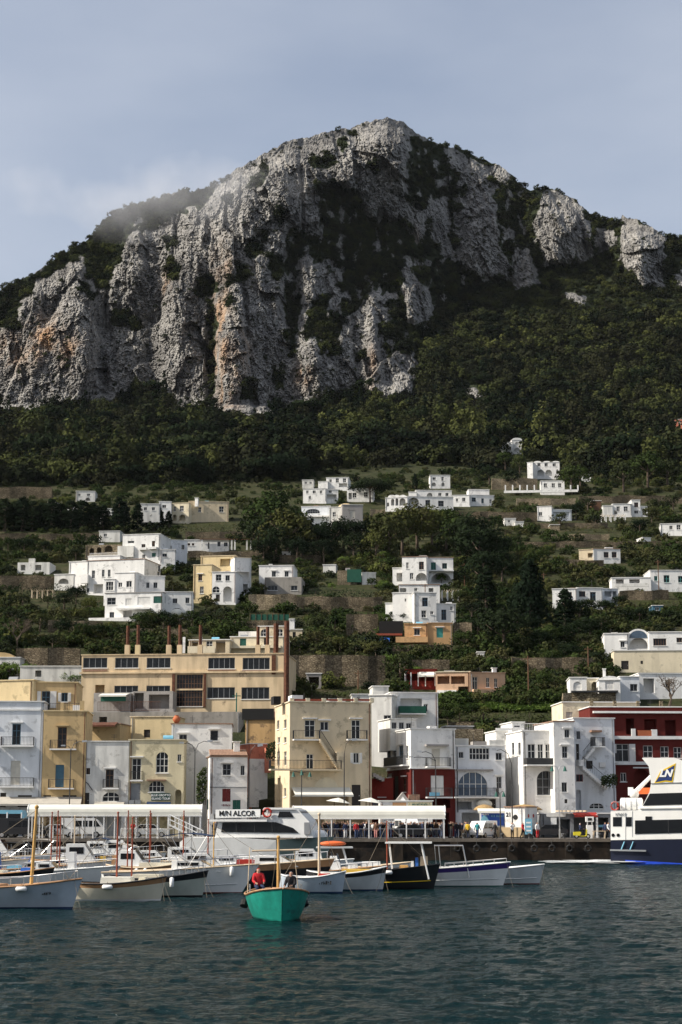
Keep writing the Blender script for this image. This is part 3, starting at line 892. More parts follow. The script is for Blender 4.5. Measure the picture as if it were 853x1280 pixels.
def fill_opening(B, kind, u0, u1, v0, v1, opt, side):
    """window, door or shutter parts inside an opening; drawn in front-plane coordinates then moved to the side wall if need be"""
    c = FR.get(opt.get('c', 'w')); w, h = u1 - u0, v1 - v0
    d = 0.16
    def fix(o, parent_is_root=True):
        if side == 'F' or not parent_is_root: return o
        R = Matrix.Rotation(B.rr, 3, 'Z')
        if side == 'L':    # plane x=0; u runs towards the front along -y
            o.location = B.rl + R @ Vector((0, B.D, 0)); o.rotation_euler = (0, 0, B.rr - math.pi / 2)
        else:
            o.location = B.rl + R @ Vector((B.W, 0, 0)); o.rotation_euler = (0, 0, B.rr + math.pi / 2)
        return o
    fw = min(0.07, w * 0.12)
    if kind in ('w', 'd', 'a', 'g', 'h'):
        mb = MB()
        mb.box(u0, u0 + fw, d - 0.05, d + 0.03, v0, v1).box(u1 - fw, u1, d - 0.05, d + 0.03, v0, v1)
        mb.box(u0 + fw, u1 - fw, d - 0.05, d + 0.03, v1 - fw, v1).box(u0 + fw, u1 - fw, d - 0.05, d + 0.03, v0, v0 + fw)
        n = opt.get('n', max(2, int(round(w / 0.75))) if kind != 'g' else max(3, int(round(w / 0.8))))
        for k in range(1, n):
            x = u0 + w * k / n
            mb.box(x - fw * 0.5, x + fw * 0.5, d - 0.045, d + 0.025, v0 + fw, v1 - fw)
        rows = opt.get('r', 1 if kind == 'h' else (2 if kind in ('d', 'a') else (1 if h < 1.3 else 2)))
        for k in range(1, rows):
            z = v0 + h * (k / rows if kind != 'd' else 0.35 + 0.65 * k / rows)
            mb.box(u0 + fw, u1 - fw, d - 0.042, d + 0.022, z - fw * 0.45, z + fw * 0.45)
        o = fix(B.part('window' if kind != 'd' else 'door', mb, c))
        for k in range(n):
            a, b_ = u0 + w * k / n + fw * 0.4, u0 + w * (k + 1) / n - fw * 0.4
            MB().box(a, b_, d - 0.012, d + 0.012, v0 + fw * 0.5, v1 - fw * 0.5).build('pane', opt.get('glass', 'glass'), o)
        if kind != 'd' and opt.get('sill', True):
            MB().box(u0 - 0.1, u1 + 0.1, -0.09, 0.1, v0 - 0.1, v0 - 0.004).build('sill', 'trim_white', o)
        if kind == 'h' or opt.get('sh'):
            sc_ = FR.get(opt.get('sc', opt.get('c', 'w')))
            for sg in (-1, 1):
                q = MB(); lw = w * 0.5
                a = u0 - lw - 0.03 if sg < 0 else u1 + 0.03
                slat_leaf(q, a, a + lw, v0, v1, -0.05); q.build('shutter', sc_, o)
        if opt.get('k'):
            MB().box(u0 - 0.25, u1 + 0.25, -0.22, 0.02, v1 + 0.12, v1 + 0.26).build('hood', opt.get('kc', 'trim_white'), o)
    elif kind == 's':
        q = MB(); slat_leaf(q, u0, (u0 + u1) / 2 - 0.01, v0, v1, d - 0.05)
        o = fix(B.part('shutter', q, c))
        q = MB(); slat_leaf(q, (u0 + u1) / 2 + 0.01, u1, v0, v1, d - 0.05)
        fix(B.part('shutter', q, c))
        if opt.get('k'):
            MB().box(u0 - 0.25, u1 + 0.25, -0.22, 0.02, v1 + 0.12, v1 + 0.26).build('hood', 'trim_white', o)
    elif kind == 'x':
        q = MB(); q.box(u0, u1, d - 0.03, d + 0.03, v0, v1)
        for k in range(2): q.box(u0 + w * (0.1 + 0.45 * k), u0 + w * (0.45 + 0.45 * k), d - 0.05, d - 0.029, v0 + 0.15, v1 - 0.15)
        o = fix(B.part('door', q, c if opt.get('c') else 'door_dark'))
        MB().box(u1 - 0.18, u1 - 0.12, d - 0.1, d - 0.051, v0 + h * 0.45, v0 + h * 0.5).build('handle', 'steel', o)
def block(root, x0, x1, yt, yb, Y, th=0, dep=8, m='white', ops=(), L=(), R=(), par=0.5, corn='trim_white', roof='roof_grey', foot=2.5):
    B = Block(root, x0, x1, yt, yb, Y, th, dep, foot); B.place()
    W, H, D = B.W, B.H, B.D
    walls = MB(); todo = []; foot = B.foot; sh = []
    if Y <= 202 and yb >= 1009 and foot > 2.4:        # shop openings at quay level
        n = max(1, int(W / 3.3)); hs = min(2.75, foot - 0.35)
        for k in range(n): sh.append((W * (k + 0.12) / n, W * (k + 0.86) / n, 0.03, hs, 2.6, False, True))
    def conv(lst, side):
        out = []
        for op in lst:
            k, ax, ay, bx, by = op[:5]; opt = op[5] if len(op) > 5 else {}
            if side == 'F': (ua, va), (ub, vb) = B.hit(ax, by), B.hit(bx, ay)
            else:
                (ua, va), (ub, vb) = B.hit_side(ax, by, side == 'R'), B.hit_side(bx, ay, side == 'R')
                if side == 'L': ua, ub = D - ua, D - ub
            ua, ub = min(ua, ub), max(ua, ub); lim = W if side == 'F' else D
            ua, ub = max(0.08, ua), min(lim - 0.08, ub); va, vb = max(0.02, min(va, vb)), min(H - 0.05, max(va, vb))
            if ub - ua < 0.15 or vb - va < 0.15: continue
            dp = opt.get('deep', 1.6 if k in ('o', 'ao') else 0.22)
            out.append((ua, ub, va, vb, dp, k in ('a', 'ao'), True)); todo.append((k, ua, ub, va, vb, opt, side))
        return out
    panel(walls, (0, 0, 0), (1, 0, 0), (0, 1, 0), W, H, conv(ops, 'F') + sh)
    panel(walls, (0, D, 0), (0, -1, 0), (1, 0, 0), D, H, conv(L, 'L'))
    panel(walls, (W, 0, 0), (0, 1, 0), (-1, 0, 0), D, H, conv(R, 'R'))
    panel(walls, (W, D, 0), (-1, 0, 0), (0, -1, 0), W, H, [])
    t_ = 0.22; zr = H - par
    walls.quad((0, 0, H), (W, 0, H), (W - t_, t_, H), (t_, t_, H)); walls.quad((W, 0, H), (W, D, H), (W - t_, D - t_, H), (W - t_, t_, H))
    walls.quad((W, D, H), (0, D, H), (t_, D - t_, H), (W - t_, D - t_, H)); walls.quad((0, D, H), (0, 0, H), (t_, t_, H), (t_, D - t_, H))
    c4 = [(t_, t_), (W - t_, t_), (W - t_, D - t_), (t_, D - t_)]
    for i in range(4):
        a, b = c4[i], c4[(i + 1) % 4]
        walls.quad((*b, zr), (*a, zr), (*a, H), (*b, H))
    B.part('wall', walls, m)
    B.part('roof', MB().box(t_ + 0.003, W - t_ - 0.003, t_ + 0.003, D - t_ - 0.003, zr - 0.15, zr), roof)
    if corn:
        q = MB(); e = 0.12; z0, z1 = H - 0.02, H + 0.1
        q.box(-e, W + e, -e, t_, z0, z1).box(-e, W + e, D - t_, D + e, z0, z1).box(-e, t_, t_ + 0.002, D - t_ - 0.002, z0, z1).box(W - t_, W + e, t_ + 0.002, D - t_ - 0.002, z0, z1)
        B.part('cornice', q, corn)
    if W > 3.2 and H - foot > 2.6:      # everyday clutter: downpipe, aerial, roof tank
        rc = random.Random(int(x0 * 13 + yb * 7)); u = 0.25 if rc.random() < 0.5 else W - 0.25
        B.part('drain_pipe', MB().tube([(u, -0.07, foot * 0.9), (u, -0.07, H - 0.15)], 0.05, 6), rc.choice(['rust', 'shutter_grey', 'iron']))
        if rc.random() < 0.5:
            u = rc.uniform(0.2, 0.8) * W; q = MB().tube([(u, D * 0.4, H - par), (u, D * 0.4, H + rc.uniform(1.0, 2.2))], 0.025, 4); z = H + 0.95
            for k in range(3): q.tube([(u - 0.35, D * 0.4, z - 0.15 * k), (u + 0.35, D * 0.4, z - 0.15 * k)], 0.015, 4)
            B.part('aerial', q, 'iron')
        if rc.random() < 0.45:
            u = rc.uniform(0.15, 0.7) * W; B.part('roof_hut', MB().box(u, u + rc.uniform(0.8, 2.0), D * 0.45, D * 0.45 + 1.4, H - par, H + rc.uniform(0.3, 1.0)), rc.choice(['white_old', 'white', 'grey_wall', 'roof_tile']))
        elif rc.random() < 0.4:
            u = rc.uniform(0.2, 0.8) * W; B.part('water_tank', MB().tube([(u - 0.6, D * 0.35, H + 0.3), (u + 0.6, D * 0.35, H + 0.3)], 0.4, 10), rc.choice(['shutter_grey', 'light_blue', 'paint_white']))
    for k, ua, ub, va, vb, opt, side in todo: fill_opening(B, k, ua, ub, va, vb, opt, side)
    return B
def railing(mb, path, z, h=1.0, gap=0.16, r=0.015):
    for a, b in zip(path, path[1:]):
        a, b = Vector(a), Vector(b); n = max(1, int((b - a).length / gap))
        mb.tube([(a.x, a.y, z + h), (b.x, b.y, z + h)], 0.025, 4); mb.tube([(a.x, a.y, z + 0.08), (b.x, b.y, z + 0.08)], 0.018, 4)
        for k in range(n + 1):
            p_ = a.lerp(b, k / n); mb.box(p_.x - r, p_.x + r, p_.y - r, p_.y + r, z, z + h)
def balcony(B, x0, x1, ys, deep=0.9, rail='iron', h=1.0, solid=False, m='trim_white'):
    (u0, v), (u1, _) = B.hit(x0, ys), B.hit(x1, ys)
    o = B.part('balcony', MB().box(u0, u1, -deep, -0.003, v - 0.16, v), m)
    q = MB()
    if solid: q.box(u0, u1, -deep, -deep + 0.12, v, v + h).box(u0, u0 + 0.12, -deep + 0.121, -0.003, v, v + h).box(u1 - 0.12, u1, -deep + 0.121, -0.003, v, v + h)
    else: railing(q, [(u0 + 0.03, -0.03, 0), (u0 + 0.03, -deep + 0.04, 0), (u1 - 0.03, -deep + 0.04, 0), (u1 - 0.03, -0.03, 0)], v, h)
    q.build('railing', rail, o)
    return o
def roof_rail(B, x0, x1, yb, h=0.9, m='iron'):
    (u0, v), (u1, _) = B.hit(x0, yb), B.hit(x1, yb)
    q = MB(); railing(q, [(u0, 0.1, 0), (u1, 0.1, 0)], v, h, 0.2); return B.part('railing', q, m)
def awning(B, x0, x1, ytop, ybot, out=1.4, m='canvas_white'):
    (u0, v1), (u1, _) = B.hit(x0, ytop), B.hit(x1, ytop); v0 = B.hit(x0, ybot)[1]
    q = MB().add([(u0, -0.03, v1), (u1, -0.03, v1), (u1, -out, v0 + 0.1), (u0, -out, v0 + 0.1), (u0, -0.03, v1 - 0.05), (u1, -0.03, v1 - 0.05), (u1, -out, v0 + 0.04), (u0, -out, v0 + 0.04)],
                 [(0, 3, 2, 1), (4, 5, 6, 7), (0, 1, 5, 4), (3, 7, 6, 2), (0, 4, 7, 3), (1, 2, 6, 5)])
    q.box(u0, u1, -out - 0.03, -out, v0 - 0.12, v0 + 0.1)
    for u in (u0 + 0.1, u1 - 0.1): q.tube([(u, -0.03, v0 - 0.1), (u, -out, v0 + 0.02)], 0.02, 4)
    return B.part('awning', q, m)
def frontbox(B, name, x0, x1, ya, yb, y0, y1, m):
    (u0, v1), (u1, _) = B.hit(x0, ya), B.hit(x1, ya); v0 = B.hit(x0, yb)[1]
    return B.part(name, MB().box(u0, u1, y0, y1, v0, v1), m)
def chimney(B, px, ytop, w=0.5, dy=2.0, m='white'):
    u, v = B.hit(px, ytop)
    return B.part('chimney', MB().box(u - w / 2, u + w / 2, dy, dy + w, B.H - 0.8, v).box(u - w * 0.7, u + w * 0.7, dy - 0.1, dy + w + 0.1, v + 0.001, v + 0.1), m)
def stair(B, xa, ya, xb, yb, out=1.1, m='white', rail=True):
    """outside stair running along the front from (xa,ya) up or down to (xb,yb)"""
    (u0, v0), (u1, v1) = B.hit(xa, ya), B.hit(xb, yb)
    n = max(4, int(abs(v1 - v0) / 0.18)); q = MB()
    for k in range(n):
        a = u0 + (u1 - u0) * k / n; b = u0 + (u1 - u0) * (k + 1) / n; v = v0 + (v1 - v0) * (k + 0.5) / n
        q.box(a, b, -out, -0.003, v - 0.45, v)
    o = B.part('staircase', q, m)
    if rail:
        q = MB(); q.tube([(u0, -out + 0.05, v0 + 1.0), (u1, -out + 0.05, v1 + 1.0)], 0.03, 5)
        for k in range(n + 1):
            a = u0 + (u1 - u0) * k / n; v = v0 + (v1 - v0) * k / n
            q.box(a - 0.015, a + 0.015, -out + 0.035, -out + 0.065, v - 0.1, v + 1.0)
        q.build('railing', 'iron', o)
    return o
def bld(name, label, cat="house", group=None):
    return tag(thing(name, label, cat, group=group), kind="thing")
def pot_plant(parent_B, px, py, s=0.5, out=0.4):
    pass
def marks(n, h, m_, name='lettering'):
    """a line of painted characters too worn and far to read: n short upright strokes"""
    rm = random.Random(n * 7 + 1); q = MB(); w = h * .62; x = -n * w / 2
    for k in range(n):
        if rm.random() > .12 or k in (0, n - 1):
            a = x + k * w; q.box(a, a + w * .22, -.012, 0, -h / 2, h / 2); q.box(a + w * .221, a + w * .62, -.012, 0, rm.choice((-h / 2, 0, h * .3)), rm.choice((-h / 2, 0, h * .3)) + h * .2)
    return q.build(name, m_)
# ------------------------------------------------------------------ the waterfront row
w_, g_, n_ = dict(c='w'), dict(c='g'), dict(c='n')
# white house at the far end
r = bld('town_house', 'old white town house with two iron balconies beside the ochre house')
B = block(r, -46, 51, 877, 1009, 200, 4, 10, 'white_blue', [('d', 15, 905, 26.5, 931, dict(c='b', k=1)), ('s', 13, 951, 26, 981, dict(c='e')), ('x', 0, 991, 8, 1009), ('d', -20, 905, -9, 931, dict(c='b', k=1)), ('s', -20, 951, -9, 981, dict(c='e')), ('x', 22, 994, 40, 1009)], par=0.6)
balcony(B, 2, 43, 932); balcony(B, -1, 43, 983); balcony(B, -28, -3, 932)
awning(B, -46, 50, 996, 1006, 2.2, 'canvas_beige'); frontbox(B, 'string_course', -46, 51, 886, 888, -0.1, 0.0, 'trim_white')
# ochre house with roof terrace
r = bld('town_house', 'ochre town house with roof terrace, white shutters and two balconies')
B = block(r, 51.5, 106, 889, 1009, 200.5, 4, 9, 'ochre', [('d', 72, 909, 84, 935, dict(c='n', k=1, kc='ochre')), ('d', 69, 956, 80.5, 984, dict(c='b', glass='shutter_blue')), ('x', 54, 994, 64, 1009), ('x', 78, 994, 96, 1009)], par=0.9, corn='yellow')
balcony(B, 63, 96, 936); balcony(B, 61, 93, 985); awning(B, 46, 103, 996, 1006, 2.0, 'canvas_beige')
roof_rail(B, 52, 76, 889, 0.95); roof_rail(B, 80, 100, 889, 0.95)
frontbox(B, 'parapet_pier', 76, 80, 878, 889, 0.0, 0.3, 'ochre'); frontbox(B, 'parapet_pier', 100, 105.5, 876, 889, 0.0, 0.3, 'ochre')
B = block(r, 41, 96, 853, 889, 205, 4, 8, 'ochre', [('d', 52, 864, 63, 887, dict(c='b')), ('h', 77, 866, 85, 877, dict(c='b', sc='w'))], L=[], par=0.3, corn='yellow')
frontbox(B, 'shutter', 63.4, 71, 864, 885, -0.08, -0.01, 'shutter_white'); frontbox(B, 'shutter', 47, 51.5, 864, 885, -0.08, -0.01, 'shutter_white')
B = block(r, -46, 41, 851, 880, 206.5, -14, 8, 'yellow', [], par=0.4, corn='yellow')
# low weathered house
r = bld('town_house', 'low weathered grey-cream house with one small balcony and a fanlight arch')
B = block(r, 103.5, 160, 927, 1009, 201, 2, 9, 'white_old', [('w', 108, 960, 113, 968, n_), ('d', 132, 962, 142.5, 984, dict(c='n', k=1)), ('a', 128, 990, 150, 1002, dict(n=3)), ('x', 104.5, 991, 112, 1009)], par=0.5, corn='white_old')
balcony(B, 129, 149, 985, 0.6); awning(B, 119, 156, 1002, 1007, 1.2, 'canvas_beige')
q = MB(); u0, v0 = B.hit(104, 975); u1, v1 = B.hit(116, 988); q.tube([(u0, -0.08, v0), ((u0 + u1) / 2, -0.1, v0 - 0.4), (u1, -0.08, v1)], 0.05, 5); B.part('drain_pipe', q, 'iron')
# pale yellow house with an arched window and a green sign
r = bld('town_house', 'pale yellow house with arched window and a dark green sign')
B = block(r, 160, 229, 925, 1009, 201.3, 2, 9, 'pale_yellow', [('d', 165, 948, 177, 975, dict(c='w', k=1)), ('a', 195, 940, 211, 966, dict(n=3, r=3)), ('x', 163, 979, 176, 1001, dict(c='y')), ('a', 186, 976, 206, 990, dict(n=4)), ('ao', 219, 987, 227, 1009, dict(deep=1.0)), ('w', 222, 943, 227, 952)], par=0.4, corn='pale_yellow')
balcony(B, 163, 179, 975, 0.35); awning(B, 184, 214, 1002, 1007, 1.2, 'canvas_navy')
frontbox(B, 'sign_board', 189.6, 213.6, 991.5, 1001, -0.32, -0.25, 'sign_green')
B.text('BLUE GROTTO', 201.6, 994.2, 0.34, 'sign_white', 0.34, bold=0.006); B.text('ISLAND TOUR', 201.6, 998.4, 0.34, 'sign_white', 0.34, bold=0.006)
for k in range(2): frontbox(B, 'air_conditioner', 161.5 + k * 8, 168.5 + k * 8, 1000, 1005.5, -0.4, -0.01, 'shutter_grey')
frontbox(B, 'hood', 184, 208, 974.4, 976, -0.7, -0.01, 'roof_tile')
# two white cube houses
r = bld('town_house', 'white cube house with a terracotta urn on its flat roof')
B = block(r, 213, 289, 905, 1009, 207, 3, 8, 'white', [('w', 224, 918, 234, 930, dict(c='y', k=1)), ('w', 263, 913, 273, 926, dict(c='y', k=1, n=1)), ('ao', 222, 957, 226, 961, dict(deep=0.4))], L=[], par=0.4, corn='roof_tile')
u, v = B.hit(217.5, 905); tag(MB().lathe([(0.12, 0), (0.3, 0.1), (0.48, 0.45), (0.46, 0.65), (0.3, 0.85), (0.2, 0.95), (0.26, 1.0)], 12).build('urn', 'terracotta', smooth=True), 'round terracotta urn standing on the white cube house roof', 'urn').location = B.O + B.U * (u + 0.3) + B.N * 0.6 + Z3 * (v + 0.1)
r = bld('town_house', 'small white house with red shutter and tiled roof edge beside the climbing plant')
B = block(r, 262, 309, 946, 1014, 199, 8, 6, 'white', [('w', 278.5, 955, 289, 969, dict(c='y', k=1)), ('s', 278, 986, 288.5, 1002, dict(c='r')), ('s', 291, 1000, 301, 1012, dict(c='g')), ('w', 301, 957, 306, 969, dict(c='y'))], L=[('s', 256.5, 999, 261, 1012, dict(c='g'))], par=0.2, corn='roof_tile')
for k in range(26):
    u = B.W * (k + 0.5) / 26; B.part('roof_tile', MB().tube([(u, -0.15, B.H + 0.12), (u, 2.2, B.H + 0.85)], 0.12, 6), 'roof_tile')
chimney(B, 297.5, 927, 0.7, 1.2); frontbox(B, 'string_course', 262.5, 308.5, 983.5, 984.6, -0.06, -0.003, 'shutter_grey')
u_, v_ = B.hit(283, 1006.5); o_ = marks(7, 0.24, 'shutter_red'); o_.parent = B.root; o_.location = B.rl + Matrix.Rotation(B.rr, 3, 'Z') @ Vector((u_, -0.02, v_)); o_.rotation_euler = (0, 0, B.rr)
# the salmon house up the alley
r = bld('town_house', 'small salmon house above the white wall in the alley')
B = block(r, 312, 334, 930, 1009, 212, 20, 5, 'salmon', [], L=[], par=0.3, corn='white')
frontbox(B, 'lower_wall', 312.1, 333.9, 948.5, 1009, -0.3, -0.01, 'white'); frontbox(B, 'balcony', 330, 336, 935, 966, -1.0, -0.31, 'salmon')
r = bld('retaining_wall', 'ochre rock-faced retaining wall above the alley with black fence', 'wall')
B = block(r, 306, 352, 897, 990, 222, -6, 4, 'ochre_rock', [], par=0.1, corn=None)
frontbox(B, 'fence', 303, 343, 886, 900, -0.2, -0.1, 'canvas_black')
# big cream house
r = bld('town_house', 'large cream town house with outside stair, roof terrace and white awning')
B = block(r, 362, 465, 878, 1009, 196, 12, 10, 'cream', [('d', 381, 900, 394, 921.5, dict(c='w', k=1, n=2)), ('w', 400.5, 902, 411, 913, dict(c='w', k=1)), ('d', 383, 942.5, 392, 961, w_), ('d', 439.5, 900, 450.5, 923.5, dict(c='w', k=1)), ('h', 442, 941, 449, 954, dict(c='w')), ('o', 364, 988, 436, 1007, dict(deep=1.4)), ('x', 440, 981, 451, 1007)],
      L=[('w', 346.5, 900, 349.5, 912, w_), ('w', 355, 899, 358.5, 911, w_), ('w', 347.5, 921, 350.5, 929, w_), ('w', 355, 921, 358.5, 929, w_), ('d', 346.5, 939, 350, 957, w_), ('d', 355, 939, 358.5, 957, w_), ('o', 347, 972, 351, 1008), ('w', 355, 985, 358, 996)], par=0.7, corn='cream_pale')
balcony(B, 366, 399, 924, 0.9); stair(B, 398, 923, 421, 959, 1.1, 'cream'); balcony(B, 433, 458, 924, 0.8)
frontbox(B, 'stair_wall', 419, 428, 940, 962, -1.1, -0.02, 'cream')
o = balcony(B, 336, 424, 961.5, 1.6, m='cream'); awning(B, 365, 437, 984, 994.5, 2.2, 'canvas_white')
u, v = B.hit(408, 984.5); a = MB(); a.prism([(u - 1.5, v - 0.5)] + [(u + 1.5 * math.cos(math.pi * (1 - k / 10)), v - 0.5 + 1.7 * math.sin(math.pi * k / 10)) for k in range(11)], -0.06, -0.003, 'y'); B.part('arch_panel', a, 'cream_pale')
for k in range(6): frontbox(B, 'parapet_pier', 363 + k * 20, 368 + k * 20, 872.5, 878, 0.05, 0.4, 'cream_pale')
for k in range(5): frontbox(B, 'trellis', 368.3 + k * 20, 382.7 + k * 20, 873.5, 876, 0.1, 0.16, 'wood_red')
frontbox(B, 'terrace_hut', 370, 384, 867, 878, 2.5, 5.0, 'white'); frontbox(B, 'terrace_hut', 348, 357, 868, 878, 3, 5, 'canvas_black'); frontbox(B, 'terrace_hut', 418, 439, 871, 878, 3, 6, 'white_old')
# lane behind with a low red wall, then the red-and-white corner house
r = bld('red_wall', 'bright red rendered wall with a dark stair behind it, beside the corner house', 'wall')
B = block(r, 463, 492, 974, 1012, 201, 6, 3, 'bright_red', [('x', 466, 1000, 473, 1012, dict(c='y'))], par=0.1, corn='bright_red')
frontbox(B, 'ledge', 472, 483, 996, 997.2, -0.15, -0.01, 'trim_white'); stair(B, 478, 973, 464, 966, 2.0, 'grey_wall', False)
r = bld('corner_house', 'corner house, white above and dark red below, with balconies')
B = block(r, 514, 569.5, 911.5, 960.5, 197, 13, 11, 'white', [('s', 540, 936, 550, 958, dict(c='e', k=1)), ('s', 559, 939, 562, 957, w_)], L=[('w', 484, 934, 488.5, 949, dict(c='b', k=1)), ('d', 491, 933, 496, 957, dict(c='w')), ('w', 499, 932, 504, 948, dict(c='b', k=1)), ('w', 507.5, 932, 510.5, 948)], par=0.5, foot=0.0)
balcony(B, 532, 562, 958, 0.8); frontbox(B, 'hood', 531, 559, 930.5, 933, -0.8, -0.01, 'roof_grey')
Lz = B.hit_side(490, 958, False)[1]
o = B.part('balcony', MB().box(-0.85, -0.01, 0.6, 9.6, Lz - 0.16, Lz), 'trim_white'); q = MB(); railing(q, [(-0.02, 0.65, 0), (-0.8, 0.65, 0), (-0.8, 9.55, 0), (-0.02, 9.55, 0)], Lz, 1.0); q.box(-0.83, -0.81, 3.4, 9.5, Lz + 0.1, Lz + 0.95); q.build('railing', 'iron', o)
B2 = block(r, 514.2, 569.3, 961, 1010, 197.03, 13, 10.9, 'red', [('s', 539, 969.5, 555, 994.5, dict(c='w')), ('o', 519, 998, 531, 1010), ('o', 536, 999, 563, 1010)], L=[('x', 492.5, 970, 498, 998), ('w', 504, 972, 508, 990, dict(c='n', k=1)), ('w', 482, 967, 490, 972)], par=0.05, corn='trim_white')
balcony(B2, 532, 564, 996, 0.8); frontbox(B2, 'sign_board', 534.5, 547, 990.5, 995, -0.95, -0.88, 'light_blue')
B3 = block(r, 488, 521, 899, 912, 203.5, 13, 6, 'white_old', [('w', 490, 903, 496, 911, dict(c='y')), ('w', 499, 903, 505, 911, dict(c='y')), ('w', 508, 904, 514, 911, dict(c='y'))], par=0.2, corn='white_old')
# stall fronts beneath it
r = bld('market_kiosk', 'low white kiosk with a faded lettered board below the red corner house', 'kiosk')
B = block(r, 475, 541, 1001.5, 1035, 193.5, 2, 2.5, 'trim_white', [('o', 480, 1010, 505, 1026, dict(deep=1.2)), ('o', 512, 1010, 536, 1026, dict(deep=1.2))], par=0.1, foot=0, corn='trim_white')
frontbox(B, 'sign_board', 491, 508, 1003, 1008, -0.08, -0.02, 'wood_deck'); frontbox(B, 'sign_board', 510, 540, 1002.5, 1008, -0.08, -0.02, 'pale_yellow')
u_, v_ = B.hit(525, 1005.3); o_ = marks(16, 0.24, 'shutter_green'); o_.parent = B.root; o_.location = B.rl + Matrix.Rotation(B.rr, 3, 'Z') @ Vector((u_, -0.1, v_)); o_.rotation_euler = (0, 0, B.rr)
a = MB(); u0, v0 = B.hit(495, 1001.4); u1, _ = B.hit(513, 1001.4); um = (u0 + u1) / 2; a.prism([(u0, v0), (u1, v0), (um, v0 + 1.0)], 0.2, 2.0, 'y'); B.part('gable', a, 'roof_grey')
a = MB().prism([(um - 0.35, v0 + 0.05), (um + 0.35, v0 + 0.05), (um, v0 + 0.5)], 0.14, 0.195, 'y'); B.part('gable_light', a, 'sign_white')
# white house with great arched window
r = bld('town_house', 'white house with large arched terrace window and a row of six panes')
B = block(r, 569.8, 632.5, 932.5, 1012, 199, 9, 9, 'white_blue', [('w', 573.6, 940, 579.5, 947.5, dict(c='y')), ('w', 587, 935, 612, 949.5, dict(n=6, r=2)), ('w', 620, 941, 627.5, 950, dict(c='y')), ('a', 572.8, 965, 609.6, 995, dict(n=5, r=2, glass='glass_blue')), ('w', 621, 971, 627, 985.5, dict(c='y', k=1, r=2)), ('o', 571, 1002, 590, 1012, dict(deep=2.0)), ('x', 612, 999, 620, 1012)], par=0.3)
balcony(B, 566, 621, 996, 1.2); frontbox(B, 'parapet_pier', 570, 586, 923, 932, 0.05, 0.3, 'white_old'); frontbox(B, 'parapet_pier', 612, 631, 925, 932, 0.05, 0.3, 'white_old')
frontbox(B, 'hood', 570, 616, 961.5, 963.5, -0.4, -0.01, 'roof_grey'); frontbox(B, 'terrace_wall', 571, 618, 908, 929, 5.5, 7, 'stone_pale')
a = MB(); u, v = B.hit(604, 1003); a.ball((u, -0.5, v - 0.2), (1.0, 0.7, 0.6), 10, 6); B.part('awning', a, 'canvas_white', smooth=True)
# tall white house with stairs
r = bld('town_house', 'tall white house with corner loggia, round-headed window and zigzag outside stairs')
B = block(r, 655, 697, 914, 1012, 198, 8, 10, 'white', [('w', 660, 930, 669, 948, dict(n=2)), ('w', 672.5, 930, 679, 948, dict(n=2)), ('w', 682, 930, 693, 948, dict(n=3)), ('a', 671.5, 963.5, 694, 994, dict(n=3, r=3, c='y'))], par=0.4, L=[('w', 640, 928, 643, 944, dict(c='y')), ('w', 648, 928, 651, 944, dict(c='y'))])
balcony(B, 655, 696.5, 956, 1.5, solid=True, h=0.75, m='white'); roof_rail(B, 656, 694, 914, 0.9, 'trim_white')
B = block(r, 694.5, 720, 902, 1012, 196.5, 8, 9, 'white', [('w', 706, 912, 712, 922, dict(c='y', k=1)), ('w', 703, 933, 709.5, 947.5, dict(c='y', k=1)), ('w', 702.5, 978, 709, 990, dict(c='y')), ('x', 706, 999, 709.5, 1004)], par=0.2, corn='roof_tile')
B = block(r, 720, 771, 898, 1012, 199.5, 8, 9, 'white_blue', [('w', 721, 914, 725.5, 924, dict(c='y')), ('s', 739, 921, 745, 932.5, dict(c='y')), ('x', 733, 951, 741, 961), ('w', 720.5, 968, 729, 977, dict(c='r')), ('ao', 719.8, 987, 726.5, 1012, dict(deep=0.7)), ('a', 737, 1004, 755, 1011, dict(n=3)), ('x', 720.6, 930, 724, 950)], par=0.3)
stair(B, 726, 950, 740, 933, 1.2, 'white'); balcony(B, 738, 753, 933, 1.3); stair(B, 725, 957, 756, 984, 1.3, 'white'); frontbox(B, 'hood', 737, 750, 913, 915.5, -0.9, -0.01, 'roof_tile')
frontbox(B, 'stair_landing', 720, 726, 950, 958, -1.3, -0.01, 'white'); frontbox(B, 'air_conditioner', 749, 756, 953, 959, -0.4, -0.01, 'shutter_white')
B = block(r, 641, 656, 903, 936, 204, 8, 6, 'white', [('w', 643, 907, 650, 909, dict(sill=False, c='y'))], par=0.5)
frontbox(B, 'terrace_rail', 620, 641, 910, 913, 0, 0.1, 'trim_white')
B = block(r, 622, 656, 914, 1012, 206, 8, 6, 'white', [], par=0.4); stair(B, 636, 962, 652, 985, 1.4, 'grey_wall')
# the long dark red house
r = bld('town_house', 'long dark red three-storey house with white cornices and loggias')
B = block(r, 741, 905, 884, 1012, 207, 3, 9, 'red', [('o', 783, 898, 793, 918), ('o', 806, 899, 821, 913, dict(deep=1.2)), ('o', 832, 900, 845, 920, dict(deep=1.2)), ('o', 858, 900, 870, 919), ('d', 771, 930, 786, 952, dict(sh=1, n=2)), ('w', 804.5, 932, 816, 947, dict(n=2)), ('w', 826, 933, 836, 947, dict(n=2)), ('w', 842.5, 934, 852, 948, dict(n=2)), ('w', 862, 934, 872, 948), ('w', 776, 966, 783, 977), ('ao', 793, 961, 811, 990, dict(deep=1.0)), ('w', 820, 966, 830, 978), ('w', 842, 966, 852, 978)], par=0.4)
for (ya, yb) in ((889, 891.5), (920, 924), (952, 956)): frontbox(B, 'string_course', 741, 905, ya, yb, -0.3 if ya > 900 else -0.5, -0.003, 'trim_white')
